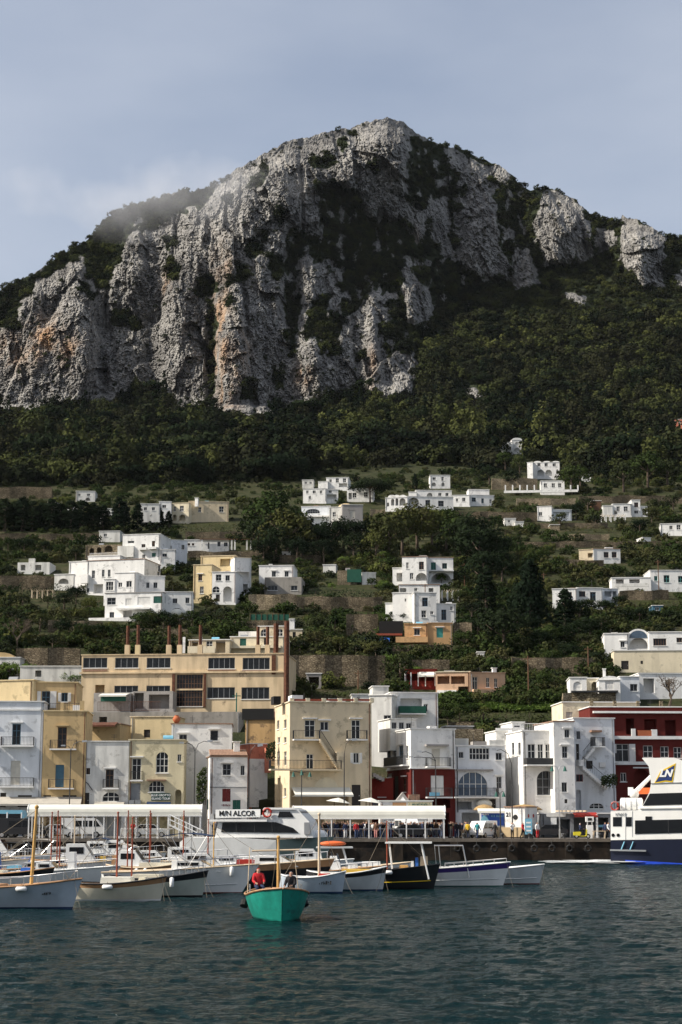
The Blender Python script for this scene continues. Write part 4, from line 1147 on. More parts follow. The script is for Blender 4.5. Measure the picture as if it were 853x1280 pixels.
frontbox(B, 'planter', 797, 815, 913, 920, -0.25, -0.01, 'terracotta'); balcony(B, 761, 772, 952, 1.0, solid=True, m='trim_white'); frontbox(B, 'parapet_pier', 789, 794, 911, 920, -0.28, -0.01, 'trim_white'); frontbox(B, 'parapet_pier', 814, 821, 912, 920, -0.28, -0.01, 'trim_white')
for k in range(4): frontbox(B, 'parapet_pier', 738 + k * 29, 742 + k * 29, 876, 884, 0.05, 0.4, 'stone_pale')
frontbox(B, 'window_arch', 791.5, 812.5, 958.8, 960.4, -0.12, -0.003, 'trim_white')
r = bld('terrace_building', 'beige terrace wall block behind the dark red house roof', 'house')
B = block(r, 704, 800, 878, 900, 214, 3, 8, 'cream_pale', [('s', 708, 890, 716, 898, dict(c='e'))], par=0.7, corn='trim_white', foot=6)
# ------------------------------------------------------------------ behind the front row
r = bld('white_house', 'white house with a dark green balcony full of plants behind the cream house')
B = block(r, 489, 548, 866, 905, 225, 8, 9, 'white', [('o', 501, 873, 528, 883, dict(deep=1.2)), ('w', 530, 880, 535, 890)], L=[('w', 470, 884, 474, 892)], par=0.3, foot=6); balcony(B, 498, 531, 892, 1.2, 'canvas_green', 0.95, True)
B = block(r, 462, 490, 869, 912, 222, -12, 7, 'white_old', [('w', 480, 894, 489, 899, dict(c='y'))], par=0.4, foot=6)
B = block(r, 466, 486, 858, 870, 232, 4, 5, 'white_old', [], par=0.2)
r = bld('veranda_house', 'dark red veranda house with white posts and awning beside the peach house')
B = block(r, 506, 546, 837, 860, 262, -4, 7, 'bright_red', [('o', 508, 842, 522, 851, dict(deep=2)), ('o', 525, 842, 542, 851, dict(deep=2))], par=0.1, corn='red')
for px in (506.5, 514, 523, 532, 544): frontbox(B, 'post', px - 0.6, px + 0.6, 841, 858, -0.5, -0.3, 'trim_white')
awning(B, 524, 543, 840, 846, 1.5, 'canvas_white')
r = bld('peach_house', 'peach single-storey house with loggia and flat roof on the grassy bank')
B = block(r, 545, 588, 840, 868, 258, -10, 9, 'peach', [('o', 547, 845, 562, 855, dict(deep=2)), ('o', 564, 845, 581, 855, dict(deep=2)), ('o', 573, 858, 586, 868, dict(deep=2))], par=0.2, corn='cream_pale')
frontbox(B, 'garage_wall', 547, 571, 863, 871, -0.4, -0.01, 'white')
B = block(r, 588, 632, 841, 867, 257, 14, 9, 'peach', [('d', 591, 846, 597, 862, dict(c='e')), ('w', 608, 847, 612, 859, dict(c='e')), ('w', 618, 848, 622, 859, dict(c='e'))], par=0.3, corn='peach')
chimney(B, 624, 834, 0.6); frontbox(B, 'balcony', 590, 625, 862, 867, -1.0, -0.01, 'peach')
r = bld('white_house', 'white house with rounded gable door bays above the red house')
B = block(r, 713, 734, 847, 872, 250, -4, 7, 'white', [('a', 717, 852, 727, 864, dict(n=1, glass='shutter_white'))], par=0.2)
B = block(r, 733, 749, 848, 872, 253, -4, 6, 'cream_pale', [('ao', 740, 852, 748, 869)], par=0.1)
B = block(r, 749, 776, 850, 872, 249, -4, 7, 'white', [('s', 757, 851, 767, 862, dict(c='w'))], par=0.1); a = MB(); u0, v0 = B.hit(749, 850); u1, _ = B.hit(775, 850); um = (u0 + u1) / 2; a.prism([(u0, v0)] + [(um + (u1 - u0) / 2 * math.cos(math.pi * (1 - k / 8)), v0 + 0.6 * math.sin(math.pi * k / 8)) for k in range(9)] + [(u1, v0)], 0, 7, 'y'); B.part('vault', a, 'white')
frontbox(B, 'balcony', 714, 772, 864, 866, -1.2, -0.01, 'iron'); chimney(B, 757, 835, 0.4)
B = block(r, 776, 800, 846, 872, 251, 2, 7, 'white_blue', [('w', 788, 855, 797, 864, dict(c='y'))], par=0.2); B = block(r, 800, 905, 842, 880, 255, 3, 9, 'white', [('o', 805, 848, 818, 866), ('w', 832, 850, 838, 860), ('w', 862, 850, 870, 862)], par=0.3)
r = bld('factory', 'long cream derelict factory with two rows of wide paned windows', 'factory')
gl = dict(c='y', r=1)
B = block(r, 100, 357, 818, 912, 246, -5, 13, 'cream_old', [('g', 104, 822, 134.5, 835, gl), ('g', 144, 822, 173.5, 835, gl), ('g', 183.5, 822, 213.5, 835, gl), ('g', 260.5, 822, 294, 836, gl), ('g', 303.5, 822, 337.5, 837, gl), ('g', 259, 859, 294, 873, gl), ('g', 302, 859, 337, 874, gl), ('g', 183, 857, 213, 873, gl), ('g', 143, 857, 173, 866, gl), ('g', 220.5, 843, 254, 883, dict(c='n', n=9, r=7)), ('o', 119, 856, 131, 867)], par=0.2, corn='cream_old')
frontbox(B, 'ledge', 100, 357, 840.5, 842.5, -0.25, -0.01, 'cream_old'); frontbox(B, 'ledge', 104, 134, 837, 839.5, -0.12, -0.01, 'roof_tile'); frontbox(B, 'ledge', 260, 294, 837, 838.5, -0.12, -0.01, 'roof_tile'); frontbox(B, 'ledge', 303, 338, 837.6, 839, -0.12, -0.01, 'roof_tile')
frontbox(B, 'pier', 216, 219.5, 842.6, 884, -0.3, -0.01, 'rust'); frontbox(B, 'pier', 255, 258, 842.6, 884, -0.3, -0.01, 'rust'); frontbox(B, 'transom', 220.5, 254, 861, 863, -0.08, 0.05, 'cream_old')
frontbox(B, 'pier', 340, 345, 819, 843, -0.12, -0.01, 'rust')
for px, yt in ((157, 781), (170, 780), (209, 781), (222.7, 780), (248.5, 780), (321, 782), (333, 782)):
    u, v = B.hit(px, 818); v1 = B.hit(px, yt)[1]
    o = B.part('chimney', MB().box(u - 0.35, u + 0.35, 1, 1.7, v - 0.1, v + 1.5), 'cream_old' if px != 170 else 'yellow'); MB().tube([(u, 1.35, v + 1.5), (u, 1.35, v1)], 0.24, 8).build('flue', 'rust', o)
for px, yt, yb in ((344.6, 779, 820), (358.5, 777, 905)):
    u, v = B.hit(px, yb); B.part('flue', MB().tube([(u, 0.5 if px < 350 else -0.5, v), (u, 0.5 if px < 350 else -0.5, B.hit(px, yt)[1])], 0.38, 8), 'rust')
r = bld('cream_house', 'cream house with green shutter and balustrade behind the factory chimneys')
B = block(r, 288, 354, 796, 824, 268, -5, 9, 'cream_pale', [('s', 300, 798, 308, 808, g_), ('w', 330, 797, 336, 806, dict(c='n'))], par=0.3); frontbox(B, 'balcony', 288, 352, 808, 811, -1.0, -0.01, 'cream_pale')
B = block(r, 323, 355, 783, 800, 276, -5, 8, 'cream', [('a', 326, 786, 336, 796, dict(n=3)), ('a', 346, 786, 354, 796)], par=0.2); frontbox(B, 'roof_shed', 295, 322, 787, 797, 3, 5, 'white')
B = block(r, 236, 287, 800, 824, 266, -5, 7, 'cream', [('d', 258, 801, 266, 814), ('o', 240, 801, 248, 816), ('o', 270, 801, 282, 816)], par=0.2); frontbox(B, 'balustrade', 236, 270, 808.5, 817, -0.9, -0.7, 'cream_pale'); frontbox(B, 'pillar', 230, 233, 797, 817, -0.9, -0.6, 'white'); frontbox(B, 'pillar', 251, 254, 797, 817, -0.9, -0.6, 'white')
# jumble of terrace walls and sheds between the front row and the factory
r = bld('shed', 'low yellow rendered shed with pipes behind the pale yellow house', 'shed')
B = block(r, 163, 222, 896, 925, 228, -4, 6, 'yellow', [('x', 180, 912, 188, 922)], par=0.2, corn='cream', foot=4)
r = bld('terrace_wall', 'grey concrete terrace wall with iron fence below the factory', 'wall')
B = block(r, 108, 300, 890, 930, 236, -4, 4, 'concrete', [('o', 124, 896, 134, 904)], par=0.1, corn=None, foot=6); roof_rail(B, 122, 200, 889, 1.3, 'rust'); stair(B, 196, 910, 212, 898, 1.2, 'concrete')
r = bld('shed', 'ochre shed under a rusty lean-to roof beside the ochre house', 'shed')
B = block(r, 106, 150, 905, 930, 222, -6, 6, 'ochre', [], par=0.1, corn='roof_tile', foot=4); awning(B, 106, 148, 903, 908, 1.6, 'rust')
r = bld('shed', 'long grey shed with corrugated awning and green hedge box below the factory windows', 'shed')
B = block(r, 117, 163, 866, 888, 241, -5, 3, 'grey_wall', [], par=0.1, corn=None, foot=3); awning(B, 128, 162, 867, 871, 2.2, 'canvas_white'); frontbox(B, 'screen', 130, 161, 871, 878, -1.9, -1.8, 'canvas_green')
r = bld('shed', 'dark tarpaulin lean-to beside the factory double door', 'shed')
B = block(r, 166, 216, 864, 888, 241, -5, 3, 'roof_grey', [('o', 168, 866, 180, 886), ('o', 186, 868, 212, 886)], par=0.1, corn=None, foot=3)
# ------------------------------------------------------------------ hillside houses
def surface(x, yb):
    c = int(np.argmin(np.abs(cols - x))); return float(Dm2[int(np.argmin(np.abs(PY[:, c] - yb))), c])
def hy(x, yb): return min([T(x, yb) - 1.0] + [surface(x + d, yb) - 1.0 for d in (-12, -6, 0, 6, 12)])
r = bld('villa', 'large white stepped villa with many flat-roofed blocks and green shutters', 'villa')
B = block(r, 131, 203, 741, 774, hy(190, 772), -8, 10, 'white', [('w', 134, 747, 145, 756, dict(c='y')), ('s', 157, 748, 165, 757, w_), ('w', 137, 765, 143, 773, dict(c='y')), ('s', 172, 746, 188, 756, w_), ('o', 154, 763, 165, 774), ('s', 192, 745, 207, 754, g_)], par=0.3, corn='roof_grey')
frontbox(B, 'balcony', 148, 190, 761, 763, -1.5, -0.01, 'white'); frontbox(B, 'terrace', 115, 172, 774, 779, -2.2, -0.01, 'white')
B = block(r, 190, 241, 740, 772, hy(218, 772), 4, 9, 'white', [('s', 193, 745.5, 207, 754, g_), ('w', 216, 748, 222, 754, dict(c='y')), ('w', 232, 747, 237, 754, dict(c='y')), ('a', 194, 761, 209, 772, dict(n=3)), ('a', 213, 760, 230, 772, dict(n=3))], par=0.8, corn='white')
u, v = B.hit(221.5, 766); B.part('awning', MB().ball((u, -0.1, v), (1.3, 0.9, 0.8), 10, 6), 'canvas_white', smooth=True); u, v = B.hit(201.5, 767); B.part('awning', MB().ball((u, -0.1, v), (1.1, 0.8, 0.7), 10, 6), 'canvas_white', smooth=True)
B = block(r, 143, 170, 716, 742, hy(160, 762), -12, 9, 'white', [('w', 133, 727, 141, 738, dict(c='y')), ('w', 148, 728, 153, 734), ('w', 158, 726, 165, 734)], R=[('w', 183, 728, 187, 734, dict(c='y')), ('w', 192, 728, 197, 734, dict(c='y'))], par=0.8, corn='white')
B = block(r, 130, 143.5, 724, 742, hy(140, 762), -8, 6, 'white', [('w', 132.5, 727, 142, 738, dict(n=3, r=2))], par=0.3, corn='white')
B = block(r, 169, 206, 720, 742, hy(190, 762) + 1, 6, 6, 'white', [('w', 183, 728, 187, 735, dict(c='y')), ('w', 192, 728, 197, 735, dict(c='y'))], par=0.5, corn='white')
B = block(r, 108, 180, 700, 744, hy(150, 742), -14, 10, 'white', [('w', 115, 713, 119, 723, dict(c='y')), ('w', 127.5, 712, 131, 721, dict(c='y')), ('w', 135, 712, 138.5, 721, dict(c='y')), ('w', 108.5, 735, 112, 741, dict(c='y')), ('o', 117, 730, 129, 742), ('a', 116, 745, 124, 750)], R=[('w', 198, 708, 202, 714, dict(c='y')), ('d', 208, 713, 211, 724, dict(c='y')), ('w', 197, 715, 200, 719)], par=0.5, corn='roof_tile')
frontbox(B, 'balcony', 103, 112, 719, 730, -1.0, -0.01, 'white')
B = block(r, 110, 150, 695, 707, hy(145, 730), -12, 7, 'white', [], par=0.6, corn='white'); roof_rail(B, 112, 150, 695, 0.6, 'trim_white')
B = block(r, 153, 200, 668, 700, hy(170, 715), -10, 9, 'white', [('w', 160, 676, 168, 679, dict(c='y', sill=False)), ('w', 177, 680, 182, 685, dict(c='n')), ('d', 190, 676, 194, 684, dict(c='n')), ('w', 178, 693, 182, 698), ('s', 190, 691, 195, 696, g_)], R=[('w', 213, 681, 215, 686)], par=0.5, corn='white')
frontbox(B, 'balcony', 175, 184, 685, 688, -0.9, -0.01, 'white'); frontbox(B, 'balcony', 187, 197, 684, 687, -0.9, -0.01, 'white'); frontbox(B, 'loggia_frame', 148, 168, 683, 697, -0.5, -0.01, 'white_old')
B = block(r, 200, 219, 687, 702, hy(210, 716), 4, 6, 'white', [('w', 203, 692, 209, 696, dict(c='y'))], par=0.2); B = block(r, 200, 234, 675, 702, hy(216, 706), 16, 6, 'white_blue', [('w', 212, 682, 215, 687), ('w', 227, 681, 231, 687)], par=0.2)
B = block(r, 86, 110, 702, 729, hy(98, 736), -16, 7, 'white', [('o', 103, 718, 108, 726)], par=0.3, corn='white'); B = block(r, 68, 92, 718, 730, hy(80, 736), -10, 5, 'white_old', [('ao', 73, 723, 86, 730)], par=0.2)
r = bld('villa', 'yellow and white villa with round arches beside the stepped white villa', 'villa')
B = block(r, 265, 295, 715, 752, hy(280, 754), -6, 9, 'white', [('w', 270, 718, 277, 726, dict(c='y')), ('w', 282, 719, 287.5, 726, dict(c='y')), ('a', 265.5, 733, 275, 741, dict(n=2)), ('x', 270, 743, 275, 752), ('ao', 279, 733, 290, 752)], par=0.3, corn='white')
B = block(r, 241.5, 264.5, 706, 748, hy(252, 752), -10, 8, 'yellow', [('w', 248, 718, 253, 726, dict(c='n', k=1)), ('w', 250, 733, 255, 742)], par=0.3, corn='cream'); B = block(r, 251, 294, 695, 717, hy(270, 742), -10, 9, 'yellow', [('o', 275, 698, 293, 708, dict(deep=1.2))], par=0.3, corn='cream')
B = block(r, 293, 314, 697, 741, hy(306, 746), 18, 8, 'white', [('o', 295, 715, 312, 728, dict(deep=1.4)), ('o', 296, 730, 310, 740)], par=0.3, corn='cream')
r = bld('white_house', 'small white house on a plain grey basement beside the arched yellow villa')
B = block(r, 324, 367, 707, 722, hy(345, 738), -4, 9, 'white', [('w', 340, 714, 345, 721, dict(c='y', k=1)), ('w', 356, 714, 361, 721, dict(c='y', k=1))], par=0.6, corn='white'); chimney(B, 337, 704, 0.6)
B = block(r, 331, 377, 721.5, 741, hy(352, 741), -4, 8, 'concrete', [('w', 335, 732, 347, 738, dict(c='y')), ('w', 364, 732, 372, 738, dict(c='y'))], par=0.2, corn=None)
r = bld('pergola_house', 'low white house with a long row of pergola pillars below the cream villa')
B = block(r, 231, 286, 675, 689, hy(260, 690), 2, 7, 'white', [('w', 235, 679, 238, 682, dict(c='n')), ('w', 240, 679, 243, 682, dict(c='n')), ('o', 260, 678, 262, 686), ('w', 272, 677, 276, 683, dict(c='y')), ('w', 280, 678, 285, 683, dict(c='y'))], par=0.2)
for px in (253, 290, 294, 309, 314): frontbox(B, 'pillar', px - 1, px + 1, 675, 688, -0.8, -0.4, 'white')
frontbox(B, 'pergola_beam', 250, 315, 674, 675, -0.9, -0.3, 'wood_brown')
r = bld('villa', 'two-storey white villa with arched lower loggia and green shutters amid the trees', 'villa')
B = block(r, 524, 567, 697, 729, hy(545, 730), 2, 9, 'white', [('w', 523.5, 702, 529, 711, dict(c='n')), ('s', 539, 703, 545, 713, g_), ('w', 553, 704, 559, 711, dict(c='g')), ('ao', 539.5, 716, 564, 729, dict(deep=2))], par=0.2, corn='roof_tile')
frontbox(B, 'balcony', 524, 567, 713, 714.5, -1.0, -0.01, 'white')
B = block(r, 503, 535, 696, 728, hy(519, 730) - 1.6, -9, 8, 'white', [('w', 508, 703, 511, 711), ('w', 524, 702, 530, 712, dict(c='n')), ('w', 512.5, 716, 517, 724), ('ao', 520, 716, 534, 726, dict(deep=2))], par=0.2, corn='roof_tile')
B = block(r, 491, 504, 710, 728, hy(498, 730), -4, 5, 'white', [('o', 496, 716, 503, 727)], par=0.1)
r = bld('villa', 'white cubic villa with tall windows just above the orange house', 'villa')
B = block(r, 518, 546, 741, 777, hy(530, 778) - 1, 4, 9, 'white', [('d', 528, 747, 535, 758, dict(c='b')), ('w', 527, 763, 533, 772), ('w', 538, 764, 542, 768)], par=0.3, corn='white')
B = block(r, 491, 518, 741, 774, hy(505, 776), -8, 9, 'white', [('w', 506, 748, 508, 752, dict(sill=False))], par=0.3, corn='white'); B = block(r, 482, 492, 754, 772, hy(487, 774), -8, 7, 'white', [('o', 482.5, 741, 490, 752)], par=0.3, corn='white')
B = block(r, 546, 570, 755, 777, hy(558, 778), 2, 8, 'white', [('d', 552, 762, 558, 775, dict(c='b')), ('w', 563, 758, 566, 763)], par=0.8, corn='white'); B = block(r, 499, 550, 731, 743, hy(525, 752), -2, 7, 'white', [('w', 518, 735, 522, 739), ('o', 536, 735, 542, 740), ('o', 500, 735, 508, 741)], par=0.2, corn='roof_tile')
r = bld('orange_house', 'low orange house with a turquoise shutter and black net beside it')
B = block(r, 535, 566, 779, 804, hy(550, 804), 2, 8, 'orange', [('s', 546, 785, 554, 797, dict(c='t', k=1))], par=0.4, corn='orange'); B = block(r, 506, 535, 780, 800, hy(520, 804), -3, 8, 'orange', [('w', 518, 786, 525, 794, dict(c='y', k=1))], par=0.4, corn='orange')
frontbox(B, 'terrace_wall', 495, 535, 797, 804, -1.4, -0.01, 'orange'); frontbox(B, 'screen', 474, 504, 776, 793, 0.5, 0.6, 'canvas_black'); frontbox(B, 'deck', 470, 503, 792.5, 795, -1.0, 0.4, 'wood_red')
r = bld('shed', 'small stone shed with a dark green tarpaulin front on the terrace', 'shed')
B = block(r, 422, 446, 713, 729, hy(434, 729), 0, 5, 'stone_pale', [], par=0.1, corn=None); frontbox(B, 'tarpaulin', 434, 452, 712, 728, -0.4, -0.2, 'canvas_green'); B = block(r, 453, 470, 716, 727, hy(462, 729), 10, 3, 'white_old', [], par=0.1)
r = bld('villa', 'white villa with a big vaulted arch above its terrace wall', 'villa')
B = block(r, 786, 811, 797, 812, hy(800, 822), -3, 9, 'white', [('ao', 787, 787.5, 810.5, 811, dict(deep=1.8))], par=0.05, corn=None)
u0, v0 = B.hit(784.5, 797); u1, _ = B.hit(812, 797); um = (u0 + u1) / 2; hr = (u1 - u0) / 2; va = B.hit(800, 786)[1] - v0
a = MB().prism([(u0, v0)] + [(um - hr * math.cos(math.pi * k / 12), v0 + va * math.sin(math.pi * k / 12)) for k in range(13)] + [(u1, v0)], -0.03, 9, 'y'); B.part('vault', a, 'white')
a = MB().prism([(um - hr * 0.82, v0 - 0.1)] + [(um - hr * 0.82 * math.cos(math.pi * k / 12), v0 + va * 0.8 * math.sin(math.pi * k / 12)) for k in range(13)] + [(um + hr * 0.82, v0 - 0.1)], -0.05, -0.031, 'y'); B.part('arch_glass', a, 'glass_blue')
B = block(r, 756, 787, 792, 815, hy(772, 822), -6, 8, 'white', [('w', 776, 802, 781, 809, dict(c='y', k=1))], par=0.3); B = block(r, 812, 905, 790, 814, hy(830, 824), -3, 8, 'white', [('w', 817, 798, 833, 807, dict(n=5, c='n')), ('w', 846, 797, 853, 803, dict(c='n')), ('w', 864, 798, 876, 806)], par=0.3)
B = block(r, 768, 905, 813, 838, hy(810, 838), -3, 4, 'cream_pale', [('x', 777, 826, 786, 837), ('x', 801, 826, 804, 830)], par=0.8, corn='trim_white')
r = bld('white_house', 'white flat house with tall windows behind a slim dark cypress')
B = block(r, 722, 754, 735, 757, hy(740, 760), 3, 8, 'white', [('w', 724, 739, 732, 746, dict(c='n')), ('d', 738, 740, 745, 751, dict(c='b'))], par=0.3); B = block(r, 691, 722, 736, 757, hy(706, 760), -8, 8, 'white', [('w', 702, 740, 715, 747, dict(c='n'))], par=0.3); B = block(r, 753, 773, 736, 750, hy(763, 758), 8, 6, 'white_blue', [('o', 756, 739, 765, 746), ('o', 766, 739, 771, 748)], par=0.2)
r = bld('white_house', 'white cube house with turquoise windows above a stone wall')
B = block(r, 813.5, 905, 713, 737, hy(835, 738), 0, 8, 'white', [('w', 818, 720, 822, 726, dict(c='t')), ('w', 830, 719, 837, 728, dict(c='t')), ('w', 848, 720, 854, 728, dict(c='t')), ('w', 870, 720, 878, 728, dict(c='t'))], par=0.4); B = block(r, 765, 814, 722, 731, hy(790, 740), -4, 6, 'white', [('o', 787, 724, 800, 729), ('o', 770, 724, 780, 730)], par=0.3); frontbox(B, 'garden_wall', 768, 810, 731, 735, -2, -1.6, 'white_old')
r = bld('cottage', 'cream and white cottage with a low sloping roof line among the shrubs')
B = block(r, 742, 776, 686, 703, hy(760, 703), 5, 7, 'white', [('w', 755, 690, 761, 697, dict(c='n')), ('w', 765, 690, 771, 697, dict(c='n'))], par=0.2, corn='roof_tile'); B = block(r, 724, 742, 687, 698, hy(733, 702), -14, 6, 'cream', [('o', 735, 691, 742, 697)], par=0.2, corn='cream')
r = bld('white_house', 'white bungalow with dark square windows above the cottage with sloping roof line')
B = block(r, 826, 905, 654, 667, hy(840, 668), -8, 8, 'white', [('w', 837, 657, 841, 662), ('w', 846, 656, 851, 662), ('w', 860, 656, 866, 662)], par=0.3)
r = bld('white_house', 'white house with glazed veranda below the pillared terrace')
B = block(r, 672, 690, 633, 648, hy(680, 650), -12, 8, 'white', [('w', 674, 640, 678, 645)], par=0.3); B = block(r, 689, 715, 637, 649, hy(703, 650), 6, 7, 'white_blue', [('o', 692, 640, 712, 645, dict(deep=0.8))], par=0.2)
r = bld('white_house', 'long white house with a square turret on the upper terraces')
B = block(r, 790, 801, 625, 644, hy(795, 645), 0, 6, 'white', [('w', 793, 628, 798, 634, dict(c='n')), ('w', 793, 638, 798, 642)], par=0.3); B = block(r, 766, 790, 630, 643, hy(778, 645), -3, 7, 'white', [('w', 771, 633, 775, 639), ('w', 780, 633, 785, 639), ('o', 768, 638, 772, 643)], par=0.3); B = block(r, 754, 766, 632, 638, hy(760, 645), -3, 5, 'white_old', [], par=0.2); B = block(r, 801, 810, 633, 643, hy(805, 645), 3, 5, 'white', [('o', 803, 636, 808, 641)], par=0.2)
r = bld('villa', 'white villa behind a long pillared terrace high on the slope', 'villa')
B = block(r, 676, 706, 601, 614, hy(690, 618), -5, 8, 'white', [('w', 680, 604, 684, 609), ('w', 690, 604, 694, 609), ('w', 698, 604, 702, 609)], par=0.3)
frontbox(B, 'terrace_wall', 630, 722, 616, 619, -4, -3.5, 'white')
for k in range(11): frontbox(B, 'pillar', 631 + k * 9, 632.6 + k * 9, 609, 616, -4, -3.6, 'white')
r = bld('villa', 'white villa with scalloped parapet and arched ground floor near the wood', 'villa')
B = block(r, 666, 700, 578, 597, hy(683, 598), -6, 8, 'white', [('w', 672, 579, 676, 583), ('w', 681, 579, 685, 583), ('w', 691, 579, 695, 583), ('ao', 672, 587, 680, 595), ('ao', 682, 587, 690, 595)], par=0.3)
for k in range(3): u, v = B.hit(672 + k * 11.5, 578); B.part('scallop', MB().prism([(u - 1.4, v)] + [(u - 1.4 * math.cos(math.pi * i / 6), v + 0.55 * math.sin(math.pi * i / 6)) for i in range(7)], 0, 0.3, 'y'), 'white')
B = block(r, 659.5, 666.5, 578, 596, hy(663, 600), -20, 7, 'white', [], par=0.2)
r = bld('villa', 'small white villa with round-topped turret window at the edge of the wood', 'villa')
B = block(r, 640, 653, 550, 566, hy(646, 567), 2, 7, 'white', [('ao', 644, 552.5, 649, 557, dict(deep=0.6)), ('ao', 643, 560, 650, 565, dict(deep=1))], par=0.2); u, v = B.hit(646.5, 550); B.part('vault', MB().prism([(u - 2.2, v)] + [(u - 2.2 * math.cos(math.pi * i / 8), v + 1.0 * math.sin(math.pi * i / 8)) for i in range(9)], 0, 7, 'y'), 'white')
B = block(r, 624, 641, 553, 565, hy(632, 567), -8, 7, 'white', [('w', 628, 555, 631, 558), ('ao', 633, 559, 638, 565, dict(deep=1))], par=0.2)
r = bld('pink_house', 'pink house glimpsed high in the dark wood'); B = block(r, 838, 872, 524, 534, hy(850, 535), -6, 7, 'salmon', [('w', 842, 526, 845, 530), ('w', 848, 526, 851, 530), ('w', 860, 526, 864, 530)], par=0.2)
r = bld('cottage', 'tiny white cottage between trees below the dark wood'); B = block(r, 726, 739, 593, 600, hy(732, 601), -6, 6, 'white', [('w', 729, 595, 732, 598)], par=0.2)
r = bld('white_house', 'white house with terraced upper floor near the umbrella pine')
B = block(r, 408, 436, 597, 609, hy(422, 612), -6, 8, 'white', [('w', 412, 599, 415, 603), ('w', 420, 598, 424, 603), ('w', 429, 598, 433, 603), ('o', 424, 604, 434, 609)], par=0.3); B = block(r, 398, 410, 602, 609, hy(404, 612), -8, 6, 'white', [], par=0.3)
r = bld('white_house', 'long white house with shaded porch beneath the terraced house')
B = block(r, 379, 408, 611, 626, hy(392, 628), -8, 8, 'white', [('w', 383, 613, 386, 617), ('w', 391, 613, 395, 617), ('w', 400, 613, 403, 617), ('w', 386, 620, 389, 624)], par=0.2, corn='white'); B = block(r, 407, 423, 612, 626, hy(415, 628), 4, 6, 'white', [('o', 409, 618, 421, 624), ('w', 411, 613, 415, 616)], par=0.2)
r = bld('white_house', 'white house partly hidden behind the spreading umbrella pine'); B = block(r, 434, 467, 611, 624, hy(450, 626), -4, 8, 'white', [('w', 441, 616, 446, 622), ('w', 455, 615, 460, 621), ('o', 436, 616, 440, 624)], par=0.2)
r = bld('cottage', 'little white cottage on the terraces beside the umbrella pine houses'); B = block(r, 378, 392, 600, 607, hy(385, 609), -4, 5, 'white_old', [('w', 381, 602, 384, 605), ('w', 387, 602, 390, 605)], par=0.1)
r = bld('villa', 'blue-white villa with a wide segmental window above the dark trees', 'villa'); B = block(r, 377, 413, 633, 652, hy(395, 655), -6, 8, 'white_blue', [('a', 382, 636, 400, 642, dict(n=6, c='y'))], par=0.3); frontbox(B, 'balcony', 378, 412, 645, 647, -1.0, -0.01, 'white')
r = bld('dome_house', 'grey and cream house with a low ochre dome'); B = block(r, 428, 454, 631, 662, hy(441, 662), 6, 8, 'grey_wall', [('s', 438, 638, 444, 648, dict(c='e')), ('o', 437, 652, 447, 660)], par=0.2)
B = block(r, 412, 428, 634, 656, hy(420, 660), -12, 7, 'white_old', [('w', 416, 640, 420, 646)], par=0.2); u, v = B.hit(430, 634); B.part('dome', MB().ball((u, 3, v - 0.3), (2.6, 2.6, 1.9), 14, 8), 'ochre', smooth=True)
r = bld('villa', 'long white villa with a row of tall round arches', 'villa')
B = block(r, 509, 567, 621, 637, hy(540, 638), 6, 9, 'white', [('ao', 511, 622, 524, 631, dict(deep=2)), ('w', 532, 625, 538, 632, dict(c='y')), ('w', 548, 626, 555, 633, dict(c='y'))], par=0.2)
B = block(r, 482, 509.5, 622, 637, hy(495, 638), -10, 8, 'white', [('ao', 484, 628, 486.5, 633), ('ao', 489, 623.5, 493, 632, dict(deep=2)), ('ao', 494.5, 623, 498, 632, dict(deep=2)), ('ao', 499.5, 622.7, 507, 632, dict(deep=2))], par=0.2)
for px in (490, 496, 503.5): u, v = B.hit(px, 622); B.part('scallop', MB().prism([(u - 1.3, v)] + [(u - 1.3 * math.cos(math.pi * i / 6), v + 0.9 * math.sin(math.pi * i / 6)) for i in range(7)], 0, 0.4, 'y'), 'white')
r = bld('white_house', 'white house directly above the long arched villa'); B = block(r, 520, 565, 613, 622, hy(545, 628), 3, 7, 'white', [('ao', 534, 616, 541, 621), ('w', 548, 616, 552, 620), ('w', 557, 616, 561, 620)], par=0.3); B = block(r, 511, 521, 615, 622, hy(515, 628), -6, 6, 'white', [], par=0.3)
r = bld('white_house', 'three-window white cube house beside a dark cypress near the wood'); B = block(r, 538, 563, 594, 609, hy(550, 610), 1, 7, 'white', [('w', 541, 596.5, 545, 600), ('w', 552, 596, 555, 601), ('ao', 540, 603, 545, 608), ('ao', 552, 603, 556, 608)], par=0.4)
r = bld('white_house', 'broad white gabled house next to the long arched villa'); B = block(r, 587, 618, 619, 631, hy(602, 632), 8, 8, 'white', [('w', 590, 622, 595, 627, dict(c='b')), ('w', 602, 623, 605, 629, dict(c='b')), ('w', 612, 624, 615, 629)], par=0.2); B = block(r, 566, 588, 619, 631, hy(577, 632), -8, 8, 'white', [('w', 570, 623, 573, 627), ('w', 578, 622, 582, 627)], par=0.2); B = block(r, 586, 612, 612, 620, hy(600, 630), 3, 5, 'white', [], par=0.2)
r = bld('villa', 'cream villa with shallow roof and square pavilion above the hedge', 'villa')
B = block(r, 236, 286, 627, 649, hy(260, 652), 6, 8, 'cream', [('w', 274, 633, 280, 640), ('w', 248, 634, 252, 640)], par=0.2, corn='cream'); B = block(r, 214, 236, 629, 651, hy(225, 653), -14, 8, 'cream_pale', [('w', 217, 633, 220, 639), ('w', 225, 632, 230, 639), ('ao', 216, 643, 221, 651), ('ao', 224, 643, 232, 651)], par=0.2, corn='cream'); chimney(B, 243, 621, 0.9)
r = bld('cottage', 'lone white two-window cottage against the wood above the cypress row'); B = block(r, 95, 119, 614, 626, hy(107, 627), 2, 7, 'white_old', [('w', 98, 617, 101, 620), ('w', 109, 617, 113, 620), ('ao', 107, 622, 113, 626)], par=0.2)
